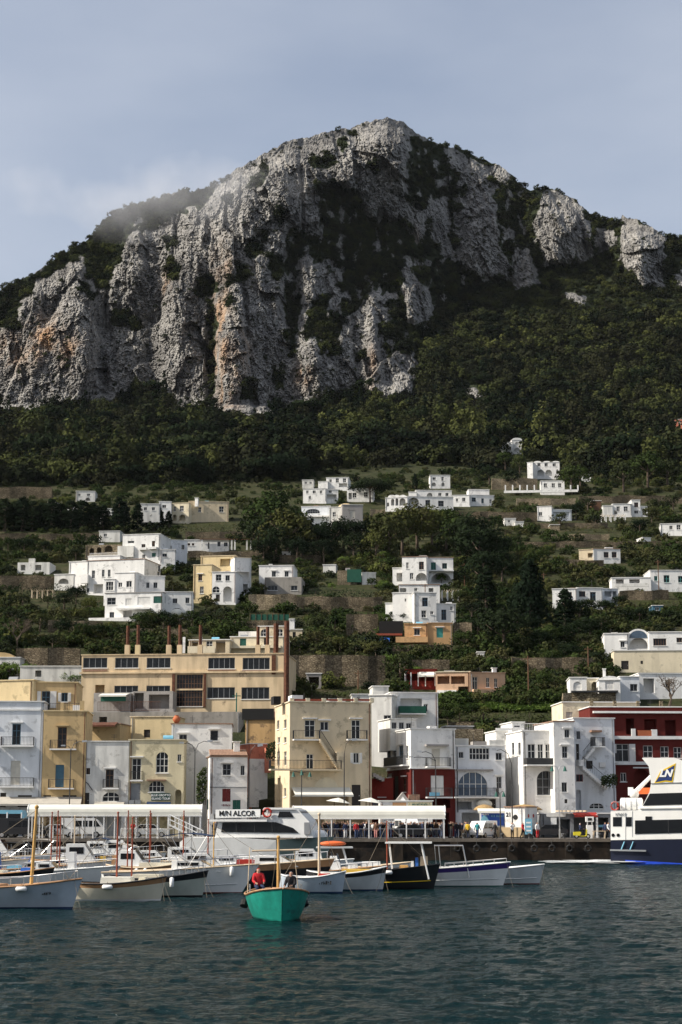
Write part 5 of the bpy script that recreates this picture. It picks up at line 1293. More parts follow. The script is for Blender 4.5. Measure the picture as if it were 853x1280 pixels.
r = bld('white_house', 'white house glimpsed behind the cypress row'); B = block(r, 176, 200, 630, 642, hy(188, 660), 2, 6, 'white_old', [('w', 180, 634, 184, 638), ('w', 190, 634, 194, 638)], par=0.2)
r = bld('white_house', 'flat white block beside the cream villa pavilion'); B = block(r, 199, 214, 627, 640, hy(206, 655), 2, 6, 'white', [('w', 203, 631, 208, 635)], par=0.2)
r = bld('cottage', 'small white terrace cottage below the cypress row'); B = block(r, 124, 150, 664, 674, hy(137, 676), -4, 6, 'white_old', [('w', 130, 667, 134, 671)], par=0.2)
r = bld('ruin', 'round-arched stone ruin next to the stepped villa', 'ruin'); B = block(r, 107, 152, 681, 696, hy(130, 698), -6, 6, 'stone_pale', [('ao', 112, 685, 118, 693), ('ao', 121, 684, 127, 692), ('ao', 131, 681.8, 141, 690)], par=0.1, corn=None)
r = bld('ruin', 'pale broken farm building with stumps of walls above a tan vaulted wall', 'ruin'); B = block(r, 22, 62, 703, 714, hy(42, 716), -4, 6, 'white_old', [('o', 26, 706, 32, 713), ('o', 44, 706, 52, 713)], par=0.4, corn=None); frontbox(B, 'wall_stump', 36, 44, 698, 703, 0.1, 0.5, 'white_old')
r = bld('vault_house', 'low house with a curved ochre vault roof beyond the white town house'); B = block(r, -30, 25, 822, 834, hy(0, 836), 0, 7, 'white_old', [], par=0.1); u0, v0 = B.hit(-20, 822); u1, _ = B.hit(18, 822); um = (u0 + u1) / 2; B.part('vault', MB().prism([(u0, v0)] + [(um - (u1 - u0) / 2 * math.cos(math.pi * i / 8), v0 + 0.9 * math.sin(math.pi * i / 8)) for i in range(9)], 0, 6, 'y'), 'ochre')
r = bld('white_house', 'low white wall house with parapet beside the vault house'); B = block(r, 25, 102, 833, 852, hy(60, 856), 0, 5, 'white_old', [('o', 44, 838, 52, 846)], par=0.4)
r = bld('hut', 'little white hut with a dark window by the long stone terrace', 'hut'); B = block(r, 353, 363, 690, 698, hy(358, 700), 0, 4, 'white', [('x', 355, 692, 358, 698)], par=0.1)
r = bld('hut', 'tiny white hut in the shrubs below the glazed veranda house', 'hut'); B = block(r, 631, 645, 648, 655, hy(638, 656), 0, 4, 'white_old', [('w', 635, 650, 638, 653)], par=0.1)

# ------------------------------------------------------------------ small sheds, pergolas and nets between the terraces
def shed(label, x0, x1, yt, yb, th, m_, ops=(), cat='shed', name='shed', **kw):
    r = bld(name, label, cat); return block(r, x0, x1, yt, yb, hy((x0 + x1) / 2, yb), th, 4, m_, ops, par=0.1, **kw)
def pergola(label, x0, x1, yt, yb, n=5, m_='white'):
    r = bld('pergola', label, 'pergola'); B = Block(r, x0, x1, yt, yb, hy((x0 + x1) / 2, yb), 0, 3, 0.8); B.place()
    for k in range(n):
        u = B.W * k / (n - 1)
        for y in (0, 2.6): B.part('pillar', MB().box(u - .13, u + .13, y - .13, y + .13, 0, B.H), m_)
    for k in range(n * 2): u = B.W * k / (n * 2 - 1); B.part('beam', MB().box(u - .05, u + .05, -.4, 3.0, B.H, B.H + .12), 'wood_pale')
pergola('white slatted pergola beside the white cubic villa', 553, 580, 738, 749); pergola('garden pergola below the turreted house', 752, 782, 644, 651, 6); pergola('white pillared pergola on the stepped villa roof terrace', 146, 166, 704, 716, 4); pergola('vine pergola below the round-arched ruin', 40, 66, 738, 747, 5, 'wood_pale')
shed('tiny white wall end behind the thick cypresses', 122, 132, 646, 654, 0, 'white_old'); shed('pale shed between the dark cypress row trees', 84, 94, 634, 640, 0, 'white'); shed('white garden shed behind the cypress row', 130, 140, 636, 643, 0, 'white_old', [('w', 133, 638, 136, 641)]); shed('small white store among the upper terraces', 644, 655, 652, 657, 0, 'white_old'); shed('blue-painted shed in the shrubs under the turquoise-windowed house', 816, 829, 757, 766, 0, 'shutter_blue', [('w', 819, 759, 824, 763)])
shed('broken white wall stub near the long low terrace wall', 804, 814, 672, 679, 14, 'white'); shed('brown shed beside the pillared terrace wall', 740, 752, 626, 638, 0, 'wood_brown'); shed('small cream outhouse by the palm', 357, 378, 787, 798, 0, 'cream', [('x', 366, 790, 370, 797)]); shed('white pigeon loft near the garden wall', 362, 368, 774, 796, 0, 'white'); shed('low flat-roofed white store on the road parapet', 597, 606, 815, 821, 0, 'white'); shed('grey lean-to against the tall dark rubble wall', 383, 402, 842, 858, 0, 'roof_grey', [('o', 386, 846, 399, 857)]); shed('dark hut against the rubble wall near the palm', 426, 456, 756, 762, 0, 'door_dark'); shed('small pale cottage wall next to the green-tarpaulin shed', 404, 420, 706, 714, -6, 'white_old'); shed('white outbuilding by the glazed veranda house steps', 655, 664, 604, 611, 0, 'white')
shed('white terrace block behind the white house with green balcony', 440, 464, 868, 880, 2, 'white_old', [('w', 446, 871, 450, 876)]); shed('stone cabin below the sloping wall', 688, 700, 656, 662, 0, 'stone_pale'); shed('beige roof terrace box behind the corner house', 558, 592, 908, 922, 6, 'concrete'); shed('low white shed with dark doorway near the lone cottage', 60, 72, 628, 633, 0, 'white_old')
r = bld('shade_net', 'teal shade netting fence below the arched yellow villa', 'net'); B = Block(r, 313, 362, 768, 774.5, hy(338, 775), 0, 0.2, 0.3); B.place(); B.part('netting', MB().box(0, B.W, 0, 0.05, 0.2, B.H), 'canvas_green')
for k in range(8): B.part('post', MB().box(B.W * k / 7 - .05, B.W * k / 7 + .05, -.08, -.003, 0, B.H + .2), 'wood_brown')
# ------------------------------------------------------------------ terrace walls
WRECTS = []
def terrace(x0, x1, yt, yb, label, m='stone_wall', lift=0.0):
    n = max(3, int((x1 - x0) / 10)); q = MB(); O = at((x0 + x1) / 2, yb, T((x0 + x1) / 2, yb) - 0.6); pts = []
    for k in range(n + 1):
        x = x0 + (x1 - x0) * k / n; w = 1.2 * math.sin(k * 1.7 + x0) + 0.8 * math.sin(k * 0.6 + yb)
        Yd = T(x, yb) - 0.8 + 0.3 * math.sin(k * 1.3)
        pts.append((at(x, yb + 2 + w * 0.5, Yd) - O, at(x, yt + w * 0.5 + random.uniform(-0.4, 0.4), Yd) - O))
    for (a, b), (c, d) in zip(pts, pts[1:]):
        e = Vector((0, 0.7, 0)); f = Vector((0, 3.0, 0))
        q.quad(a, c, d, b); q.quad(b, d, d + e, b + e); q.quad(b + e, d + e, c + f, a + f)
    q.quad(pts[0][0], pts[0][1], pts[0][1] + e, pts[0][0] + f); q.quad(pts[-1][1], pts[-1][0], pts[-1][0] + f, pts[-1][1] + e)
    o = q.build('terrace_wall', m); o.location = O
    WRECTS.append((x0, yt, x1, yb - 1))
    return tag(o, label, 'wall', kind='thing')
for a in [
    (-40, 67, 720, 736, 'long tan stone wall with vault holes next to the broken farm building'), (20, 100, 810, 831, 'rough stone wall ending at the derelict factory'), (66, 100, 834, 848, 'grey stone wall right behind the ochre house roof'),
    (232, 318, 665, 674, 'pale stone wall running behind the pergola house'), (235, 342, 689, 697, 'stone wall in front of the pergola pillars'), (311, 371, 743, 762, 'pale smooth-faced wall below the grey basement', 'stone_pale'),
    (371, 478, 746, 764, 'rubble wall between the grey basement and the white cubic villa'), (363, 482, 819, 857, 'tall dark rubble wall rising behind the cream house roof'), (433, 473, 768, 796, 'rubble wall behind the palm and blue tarpaulin'),
    (342, 402, 694, 703, 'low brown wall beside the little white hut'), (567, 590, 778, 804, 'dark stone wall joined to the orange house'), (516, 562, 824, 836, 'stone wall above the dark red veranda house'), (560, 645, 821, 825, 'thin pale road parapet above the peach house', 'stone_pale'),
    (640, 745, 822, 842, 'broken brown retaining wall below the cypress'), (640, 870, 677, 684, 'very long low terrace wall above the cottage'), (775, 836, 738, 749, 'stone wall under the turquoise-windowed house'), (724, 870, 620, 629, 'grey wall above the turreted house'),
    (600, 672, 640, 652, 'stone wall under the hut and veranda house'), (615, 672, 598, 612, 'squared stone wall next to the pillared terrace', 'stone_pale'), (690, 762, 668, 675, 'short pale wall among shrubs above the cottage', 'stone_pale'), (646, 720, 623, 631, 'sloping wall below the pillared terrace', 'stone_pale'),
    (570, 622, 640, 651, 'brown stone wall under the broad gabled house'), (463, 482, 637, 645, 'short wall end between the dome house and arched villa', 'stone_pale'), (-30, 65, 609, 623, 'long grey wall at the foot of the wood near the lone cottage'), (-30, 156, 667, 675, 'low grey wall below the cypress row'),
    (255, 365, 776, 784, 'garden wall above the cream house and chimneys'), (700, 755, 700, 708, 'rubble wall half hidden below the cottage'), (640, 700, 770, 778, 'rubble wall behind the round pine'), (60, 128, 776, 790, 'overgrown wall under the stepped villa terrace'), (482, 566, 806, 812, 'hedge-topped wall below the orange house'),
    (560, 700, 902, 912, 'fenced stone wall below the bright meadow'), (704, 770, 866, 884, 'tan stone terrace under the rounded gable house', 'stone_pale'), (150, 235, 786, 796, 'stone wall half hidden behind the factory chimneys'), (575, 640, 662, 668, 'dark terrace wall below the arched villa trees'), (655, 760, 654, 660, 'narrow terrace wall below the glazed veranda house')]:
    terrace(*a)
# ------------------------------------------------------------------ plants
def leaves_mesh(name, pts, nrm, size, m, seed=0, aspect=0.8):
    """many small leaf faces at pts, tilted about nrm"""
    r_ = np.random.default_rng(seed); n = len(pts)
    nr_ = nrm + r_.normal(0, 0.5, (n, 3)); nr_ /= np.linalg.norm(nr_, axis=1)[:, None] + 1e-9
    a = np.cross(nr_, r_.normal(0, 1, (n, 3))); a /= np.linalg.norm(a, axis=1)[:, None] + 1e-9
    b = np.cross(nr_, a); s = (size * r_.uniform(0.6, 1.35, n))[:, None]
    V = np.stack([pts - a * s * 0.5, pts - b * s * 0.5 * aspect, pts + a * s * 0.5, pts + b * s * 0.5 * aspect], 1).reshape(-1, 3)
    me = bpy.data.meshes.new(name); me.vertices.add(4 * n); me.vertices.foreach_set('co', V.ravel()); me.loops.add(4 * n); me.loops.foreach_set('vertex_index', np.arange(4 * n))
    me.polygons.add(n); me.polygons.foreach_set('loop_start', np.arange(0, 4 * n, 4)); me.polygons.foreach_set('loop_total', np.full(n, 4)); me.update(calc_edges=True)
    me.materials.append(M(m)); return me
def crown(name, m, rad, zc, n_cl, per, leaf, seed, shape='round', clump=0.34):
    r_ = np.random.default_rng(seed); rx, ry, rz = rad
    d = r_.normal(0, 1, (n_cl, 3)); d /= np.linalg.norm(d, axis=1)[:, None]
    if shape == 'round':
        d[:, 2] = np.where(d[:, 2] < -0.45, -d[:, 2], d[:, 2]); k = r_.uniform(0.55, 1.0, n_cl) ** 0.6; C = d * k[:, None] * np.array([rx, ry, rz])
        C *= (1 + 0.22 * np.sin(3 * np.arctan2(d[:, 1], d[:, 0]) + seed) + 0.15 * np.cos(4 * d[:, 2] + seed))[:, None]
    elif shape == 'cypress':
        z = r_.uniform(-1, 1, n_cl); ang = r_.uniform(0, 2 * np.pi, n_cl); w = np.clip(1 - ((z + 0.35) / 1.36) ** 2, 0.02, 1) ** 0.7 * r_.uniform(0.6, 1, n_cl); C = np.stack([w * rx * np.cos(ang), w * ry * np.sin(ang), z * rz], 1)
    elif shape == 'cone':
        z = r_.uniform(-1, 1, n_cl) ** 1; ang = r_.uniform(0, 2 * np.pi, n_cl); w = (0.12 + 0.88 * ((1 - z) / 2) ** 0.8) * r_.uniform(0.35, 1, n_cl) ** 0.5 * (1 + 0.25 * np.sin(z * 9 + ang * 2)); C = np.stack([w * rx * np.cos(ang), w * ry * np.sin(ang), z * rz], 1)
    elif shape == 'flat':
        ang = r_.uniform(0, 2 * np.pi, n_cl); w = np.sqrt(r_.uniform(0, 1, n_cl)); C = np.stack([w * rx * np.cos(ang), w * ry * np.sin(ang), rz * (1 - w ** 2.2) * r_.uniform(0.2, 1, n_cl) - 0.15 * rz], 1)
    cr_ = clump * min(rx, rz if shape != 'flat' else rx)
    off = r_.normal(0, 1, (n_cl, per, 3)); off /= np.linalg.norm(off, axis=2)[:, :, None]
    P = C[:, None, :] + off * cr_ * r_.uniform(0.5, 1.0, (n_cl, per, 1)) * r_.uniform(0.7, 1.3, (n_cl, 1, 1)); G_ = C / np.array([rx, ry, rz]) ** 2 * (np.array([1, 1, 0.25]) if shape in ('cypress', 'cone') else 1); out = off * 0.8 + (G_ / (np.linalg.norm(G_, axis=1)[:, None] + 1e-6))[:, None, :] * 0.8
    P = P.reshape(-1, 3); P[:, 2] += zc
    return leaves_mesh(name, P, out.reshape(-1, 3), leaf, m, seed)
def trunk(h, r, limbs, seed, spread=0.5):
    r_ = random.Random(seed); q = MB(); q.tube([(0, 0, -1.0), (0.05, 0, h * 0.3), (0.12, 0.05, h * 0.7), (0.1, 0, h)], [r * 1.3, r, r * 0.75, r * 0.35], 7)
    for k in range(limbs):
        a = 2 * math.pi * k / max(1, limbs) + r_.uniform(-0.4, 0.4); z = h * r_.uniform(0.45, 0.75); L = h * spread * r_.uniform(0.7, 1.1)
        q.tube([(0.08, 0, z), (math.cos(a) * L * 0.5, math.sin(a) * L * 0.5, z + L * 0.35), (math.cos(a) * L, math.sin(a) * L, z + L * 0.8)], [r * 0.5, r * 0.35, r * 0.12], 5)
    return q
TREES = {}     # unit prototypes about 10 m tall: (crown meshes, trunk mesh)
def proto(kind, cr_, tr): TREES[kind] = (cr_, tr.mesh('trunk', 'bark', True))
proto('round', [crown('crown', 'leaf_garden', (4.4, 4.4, 3.6), 6.2, 75, 20, 0.62, s) for s in (1, 2, 3)], trunk(7, 0.3, 5, 1))
proto('oak', [crown('crown', 'leaf_dark', (4.6, 4.6, 3.8), 6.0, 80, 20, 0.6, s) for s in (4, 5, 6)], trunk(7, 0.32, 5, 2))
proto('cypress', [crown('crown', 'leaf_dark', (1.5, 1.5, 4.7), 5.0, 130, 18, 0.42, s, 'cypress', 0.3) for s in (7, 8)], trunk(8, 0.2, 0, 3))
proto('conifer', [crown('crown', 'leaf_dark', (3.6, 3.6, 4.7), 5.0, 170, 18, 0.5, s, 'cone', 0.25) for s in (9, 10)], trunk(9, 0.3, 0, 4))
proto('pine', [crown('crown', 'leaf_dark', (8.5, 8.5, 4.6), 6.4, 230, 20, 0.6, 11, 'flat', 0.15)], trunk(7.6, 0.3, 7, 5, 0.75))
proto('olive', [crown('crown', 'leaf_scrub', (4.0, 4.0, 3.2), 5.6, 55, 16, 0.6, s, 'round', 0.3) for s in (12, 13)], trunk(6.5, 0.35, 5, 6))
proto('bright', [crown('crown', 'leaf_bright', (4.6, 4.6, 3.4), 5.4, 65, 18, 0.6, s) for s in (14,)], trunk(6.5, 0.3, 4, 7))
def bare(seed):
    r_ = random.Random(seed); q = MB()
    def grow(p, d, L, r, lv):
        e = p + d * L; q.tube([p, (p + e) / 2 + Vector((r_.uniform(-.1, .1), r_.uniform(-.1, .1), 0.05)) * L, e], [r, r * 0.8, r * 0.6], 5, False)
        if lv == 0: return
        for k in range(3 if lv > 1 else 4):
            a = Vector((r_.uniform(-1, 1), r_.uniform(-1, 1), r_.uniform(-0.1, 0.8))); grow(e, (d * 0.7 + a * 0.75).normalized(), L * r_.uniform(0.6, 0.85), r * 0.58, lv - 1)
    grow(Vector((0, 0, -0.5)), Vector((0.1, 0, 1)).normalized(), 3.2, 0.42, 5); return q
def palm(seed):
    r_ = random.Random(seed); q = MB()
    for k in range(26):
        a = 2 * math.pi * k / 26 + r_.uniform(-.1, .1); el = r_.uniform(-0.35, 1.1); L = 3.6; P0 = Vector((0, 0, 7.0)); prev = P0; ang = el
        for s in range(6):
            d = Vector((math.cos(a) * math.cos(ang), math.sin(a) * math.cos(ang), math.sin(ang))); nx = prev + d * L / 6; sd = d.cross(Z3).normalized() * 0.55 * math.sin(math.pi * (s + 1) / 7)
            q.quad(prev - sd + Vector((0, 0, -.12)), prev, nx, nx - sd + Vector((0, 0, -.12))); q.quad(prev, prev + sd + Vector((0, 0, -.12)), nx + sd + Vector((0, 0, -.12)), nx); prev = nx; ang -= 0.28
    return q.mesh('crown', 'leaf_garden')
TREES['palm'] = ([palm(1)], MB().tube([(0, 0, -1), (0.1, 0, 3), (0, 0, 7.1)], [0.4, 0.3, 0.26], 8).mesh('trunk', 'bark'))
TR_N = dict(round='broadleaf_tree', oak='evergreen_oak', cypress='cypress_tree', conifer='conifer_tree', pine='umbrella_pine', olive='olive_tree', bright='broadleaf_tree', palm='palm_tree')
TSPOTS = []
def near_house(P):
    best = (1e9, None)
    for o in HOUSES:
        d = (Vector(o.location) - P).length
        if d < best[0]: best = (d, o)
    return best[1]
HOUSES = [o for o in bpy.data.objects if o.parent is None and o.get('category') in ('house', 'villa', 'factory', 'shed', 'ruin', 'hut')]
STOP = {'with', 'and', 'a', 'an', 'the', 'of', 'by', 'on', 'in', 'beside', 'behind', 'above', 'below', 'to', 'its', 'two', 'at', 'under', 'near', 'from', 'big', 'next', 'between', 'round', 'high', 'dark', 'many', 'long', 'small', 'full', 'shallow', 'plain', 'arched', 'broad'}
KIND_W = dict(round='green leafy tree', oak='dark evergreen tree', olive='grey-green tree', bright='bright green tree', cypress='dark cypress', conifer='dark conifer', pine='umbrella pine', palm='palm')
def tree(kind, px, py, hpx, label, group=None, wide=1.0, dY=0.0):
    if group and 'cypress' not in group:
        P_ = at(px, py, T(px, py)); o_ = near_house(P_); w = o_['label'].split()[:8]
        while w[-1] in STOP: w.pop()
        dY_ = P_.y - o_.location.y; hm = hpx * T(px, py) / 2080.0
        label = '%s %s %s the %s' % (next(w_ for lim, w_ in ((2.4, 'tiny'), (3.2, 'small'), (4.2, 'low'), (5.5, 'middling'), (7.5, 'sizeable'), (10, 'tall'), (99, 'towering')) if hm < lim), KIND_W[kind], 'uphill of' if dY_ > 6 else 'downhill of' if dY_ < -6 else 'beside', ' '.join(w))
        group = 'trees around the ' + ' '.join(w)
    Yd = T(px, py) + dY; P = at(px, py, Yd); h = hpx * Yd / 2080.0
    o = thing(TR_N[kind], label, 'tree', P, random.uniform(0, 6.28), group); s = h / (11.0 if kind == 'pine' else 10.0); o.scale = (s * wide, s * wide, s)
    cr_, tr = TREES[kind]; link('trunk', tr, o); link('crown', random.choice(cr_), o); TSPOTS.append((px, py, hpx)); return o
tree('pine', 463, 626, 31, 'big flat-topped umbrella pine with visible branching trunk', wide=1.12, dY=-8)
tree('conifer', 664, 792, 92, 'huge dark conifer rising beside the white flat house', wide=0.9); tree('conifer', 648, 790, 62, 'dark conifer leaning against the huge conifer', wide=0.95)
tree('cypress', 707, 792, 57, 'slim pointed cypress standing in front of the white flat house', wide=1.5, dY=-4); tree('cypress', 608, 768, 60, 'tall dark cypress beside the round pine', wide=1.5, dY=-3); tree('cypress', 519, 613, 22, 'pointed cypress between the arched villa and the cube house', wide=1.1)
tree('oak', 630, 818, 58, 'broad round-crowned pine near the tall dark cypress', wide=1.15); tree('olive', 500, 862, 50, 'loose grey-green tree above the veranda house', wide=0.9); tree('round', 681, 868, 28, 'small round tree on the bright meadow edge', wide=1.1)
tree('palm', 419, 797, 34, 'feathery palm below the rubble wall'); tree('bright', 552, 731, 15, 'small bright green tree against the arched loggia', wide=1.2); tree('bright', 480, 702, 14, 'clipped bright green tree beside the green-tarpaulin shed', wide=1.4)
for px, py, h in ((6, 664, 42), (17, 662, 36), (28, 664, 44), (40, 664, 40), (52, 663, 36), (64, 664, 42), (76, 662, 34), (88, 664, 40), (103, 664, 40), (116, 663, 36), (129, 662, 32)): tree('cypress', px, py, h, 'dark cypress in the row above the low grey wall', 'cypress row above the low grey wall', 2.0)
for px, py, h in ((148, 666, 46), (155, 666, 40)): tree('cypress', px, py, h, 'thick dark cypress by the small white terrace cottage', 'cypresses by the terrace cottage', 1.4)
for px, py, h in ((172, 664, 36), (187, 660, 30), (200, 660, 26), (211, 660, 22)): tree('cypress', px, py, h, 'slim dark cypress in front of the white houses next to the cream villa', 'cypresses next to the cream villa', 1.4)
for px, py, h in ((338, 690, 76), (322, 694, 46), (360, 700, 62), (378, 695, 48), (345, 702, 44), (396, 698, 40), (415, 694, 46), (430, 690, 42), (442, 700, 34), (405, 706, 30), (372, 706, 34), (452, 690, 36), (330, 705, 34)): tree('oak' if h < 60 else 'round', px, py, h, 'dark leafy tree in the clump below the dome house', 'trees below the dome house', 1.05)
for px, py, h in ((470, 702, 40), (486, 700, 54), (503, 694, 58), (522, 690, 60), (540, 690, 56), (558, 688, 50), (575, 694, 46), (592, 702, 60), (584, 712, 44), (600, 720, 62), (616, 716, 50), (604, 742, 54), (628, 730, 40)): tree('round' if px < 580 else 'oak', px, py, h, 'leafy tree in the grove behind the two-storey villa', 'grove behind the two-storey villa', 1.05)
for px, py, h in ((640, 612, 24), (650, 594, 26), (612, 606, 24), (632, 590, 26), (715, 618, 36), (726, 612, 30), (720, 650, 22), (745, 660, 20), (775, 662, 18), (800, 668, 20), (815, 655, 22), (735, 640, 22), (700, 662, 24), (842, 640, 26), (780, 615, 40), (810, 612, 48), (835, 610, 40)): tree(random.choice(['round', 'oak', 'olive']), px, py, h, 'rounded tree among the upper terraces near the turreted house', 'trees of the upper terraces', 1.1)
for px, py, h in ((30, 694, 22), (75, 697, 16), (95, 700, 16), (55, 690, 14), (10, 690, 18), (100, 664, 18), (40, 770, 18), (60, 760, 18), (80, 762, 20), (95, 755, 22), (112, 768, 20), (28, 762, 22), (15, 780, 22), (50, 790, 26), (80, 800, 26), (104, 804, 24), (125, 800, 20), (30, 804, 28), (140, 796, 18), (66, 812, 22), (8, 812, 18)): tree(random.choice(['round', 'olive', 'olive', 'oak']), px, py, h, 'garden tree on the terraces below the broken farm building', 'garden trees below the broken farm', 1.2)
for px, py, h in ((176, 792, 26), (190, 788, 24), (205, 790, 26), (225, 786, 22), (240, 784, 20), (262, 782, 18), (280, 782, 20), (326, 745, 16), (318, 750, 16), (300, 770, 14), (270, 770, 14), (258, 764, 14)): tree(random.choice(['round', 'round', 'olive']), px, py, h, 'green tree between the stepped villa and the factory', 'trees above the factory', 1.25)
for px, py, h in ((575, 760, 22), (590, 775, 24), (580, 815, 26), (598, 800, 28), (655, 820, 26), (675, 818, 30), (690, 812, 30), (705, 810, 26), (722, 806, 30), (738, 800, 28), (752, 792, 26), (725, 780, 28), (740, 770, 24), (760, 772, 22), (780, 780, 20), (800, 778, 18), (820, 782, 18), (840, 782, 20), (690, 782, 26), (672, 776, 30), (775, 760, 16), (735, 815, 26), (715, 830, 26), (690, 835, 22), (745, 838, 22), (650, 844, 18)): tree(random.choice(['round', 'oak', 'oak', 'olive']), px, py, h, 'bushy tree on the slope below the white flat house', 'bushy trees below the white flat house', 1.25)
for px, py, h in ((385, 775, 16), (400, 780, 18), (440, 782, 16), (460, 770, 12), (480, 782, 16), (492, 776, 12), (505, 777, 12), (515, 776, 10), (395, 812, 22), (375, 815, 18), (425, 815, 18), (445, 818, 14), (470, 822, 20), (485, 840, 24), (520, 850, 18), (560, 850, 12), (585, 838, 18), (430, 708, 14), (450, 712, 12), (415, 738, 10), (465, 735, 12), (480, 738, 14)): tree(random.choice(['round', 'olive', 'bright']), px, py, h, 'small garden tree around the orange house and rubble walls', 'garden trees around the orange house', 1.35)
for px, py, h in ((12, 850, 24), (34, 850, 22), (84, 856, 18), (94, 858, 16)): tree('bright', px, py, h, 'bright green tree directly behind the ochre roof terrace', 'trees behind the ochre roof terrace', 1.4)
for px, py, h in ((505, 906, 14), (535, 905, 14), (545, 903, 14), (575, 902, 20), (590, 900, 20), (605, 900, 16), (560, 905, 16), (640, 884, 14), (655, 882, 12), (700, 880, 12)): tree('round', px, py, h, 'bushy green tree behind the white house with six panes', 'trees behind the waterfront white houses', 1.4)
o = thing('bare_tree', 'leafless branching tree in front of the white house above the red house', 'tree', at(838, 886, 244)); bare(3).build('trunk', 'bark', o); o.scale = (0.62, 0.62, 0.52)
o = thing('bare_tree', 'grey leafless tree on the slope near the rough stone wall', 'tree', at(20, 812, T(20, 812))); bare(5).build('trunk', 'bark', o); o.scale = (0.6, 0.6, 0.6)
# climbing plants and hedges
def hedge(x0, x1, yt, yb, label, m='leaf_garden', dep=1.5, Yd=None, name='hedge', leaf=0.35, dens=9.0):
    Yc = Yd if Yd else T((x0 + x1) / 2, yb) - 1.2; a, b, c = at(x0, yb, Yc), at(x1, yb, Yc), at(x0, yt, Yc); Wd, Hh = b.x - a.x, c.z - a.z; n = int(max(60, Wd * Hh * dens + Wd * dep * dens)); r_ = np.random.default_rng(int(x0 * 7 + yb))
    u = r_.uniform(0, 1, n); v = r_.uniform(0, 1, n) ** 0.8; top = 0.75 + 0.25 * np.sin(u * Wd * 1.3) * np.sin(u * Wd * 0.5 + 1); P = np.stack([u * Wd, r_.uniform(-0.5, 0.5, n) * dep * (1.1 - 0.5 * v), v * Hh * top + r_.normal(0, 0.08, n)], 1); N_ = np.stack([r_.normal(0, 0.3, n), -0.8 + 0 * u, 0.5 + v], 1)
    o = thing(name, label, 'hedge', a); link('foliage', leaves_mesh('foliage', P, N_, leaf, m, 3), o); st_ = MB(); [st_.tube([(Wd * (k + .5) / 5, 0, -0.3), (Wd * (k + .5) / 5 + .1, 0, Hh * .6)], .05, 5) for k in range(5)]; st_.build('stem', 'bark', o); RECTS.append((x0, yt, x1, yb)); return tag(o, label, 'plant' if name != 'hedge' else 'hedge')
for a in [(60, 130, 742, 760, 'long clipped hedge under the ramp of the stepped villa'), (20, 98, 728, 745, 'dark ivy hedge hanging over the tan vaulted wall', 'leaf_dark'), (118, 172, 779, 783, 'thin hedge along the stepped villa terrace'), (248, 300, 758, 768, 'vine hedge on posts below the arched yellow villa'), (484, 570, 803, 812, 'ivy hedge below the orange house'), (385, 478, 735, 746, 'dark hedge on top of the rubble wall', 'leaf_dark'), (630, 718, 619, 626, 'green bank hedge below the pillared terrace'), (225, 300, 652, 664, 'rounded hedge below the cream villa'), (700, 768, 655, 665, 'low hedge among the upper terraces by the cottage'), (560, 705, 884, 902, 'mixed hedge along the meadow fence'), (382, 460, 862, 870, 'shrub line behind the cream house roof'), (560, 640, 658, 668, 'vine rows hedge below the broad gabled house'), (770, 850, 748, 756, 'hedge below the turquoise-windowed house wall')]:
    hedge(*a)
hedge(246, 258, 958, 1003, 'green climbing plant on the wall next to the small white house', 'leaf_garden', 1.0, 198.5, 'climbing_plant', 0.3, 75)
hedge(752, 772, 968, 982, 'dark red bougainvillea hanging from the stair wall', 'leaf_dark', 1.0, 197.5, 'climbing_plant', 0.3, 75)
hedge(333, 344, 926, 948, 'dark leafy bush beside the cream house corner', 'leaf_dark', 1.6, 203, 'climbing_plant', 0.3, 60)
# ------------------------------------------------------------------ woodland and scrub on the mountain and between the terraces
def instancer(name, protos, P, S, R, I, label, cat):
    me = bpy.data.meshes.new(name); me.vertices.add(len(P)); me.vertices.foreach_set('co', np.asarray(P, np.float32).ravel())
    for nm, arr, tp in (('sc', S, 'FLOAT'), ('ro', R, 'FLOAT'), ('ix', I, 'INT')):
        a = me.attributes.new(nm, tp, 'POINT'); a.data.foreach_set('value', np.asarray(arr, np.int32 if tp == 'INT' else np.float32))
    o = link(name, me); ng = bpy.data.node_groups.new(name, 'GeometryNodeTree')
    ng.interface.new_socket('Geometry', in_out='INPUT', socket_type='NodeSocketGeometry'); ng.interface.new_socket('Geometry', in_out='OUTPUT', socket_type='NodeSocketGeometry')
    ni, no = ng.nodes.new('NodeGroupInput'), ng.nodes.new('NodeGroupOutput'); j = ng.nodes.new('GeometryNodeJoinGeometry')
    for pm in protos[::-1]:
        po = bpy.data.objects.new('leaf_mass', pm); oi = ng.nodes.new('GeometryNodeObjectInfo'); oi.inputs['Object'].default_value = po; oi.inputs['As Instance'].default_value = True; ng.links.new(oi.outputs['Geometry'], j.inputs[0])
    ip = ng.nodes.new('GeometryNodeInstanceOnPoints'); ip.inputs['Pick Instance'].default_value = True
    def attr(nm, tp):
        a = ng.nodes.new('GeometryNodeInputNamedAttribute'); a.data_type = tp; a.inputs['Name'].default_value = nm; return [s for s in a.outputs if s.enabled][0]
    ng.links.new(ni.outputs[0], ip.inputs['Points']); ng.links.new(j.outputs[0], ip.inputs['Instance']); ng.links.new(attr('ix', 'INT'), ip.inputs['Instance Index']); ng.links.new(attr('sc', 'FLOAT'), ip.inputs['Scale'])
    cx = ng.nodes.new('ShaderNodeCombineXYZ'); ng.links.new(attr('ro', 'FLOAT'), cx.inputs['Z']); ng.links.new(cx.outputs[0], ip.inputs['Rotation']); ng.links.new(ip.outputs[0], no.inputs[0])
    o.modifiers.new('scatter', 'NODES').node_group = ng
    return tag(o, label, cat, kind='stuff')
cw = np.gradient(cols)[None, :] * np.gradient(t_rows)[:, None] * (1000 - sky_y)[None, :]
flat = lambda a: np.asarray(a).ravel()
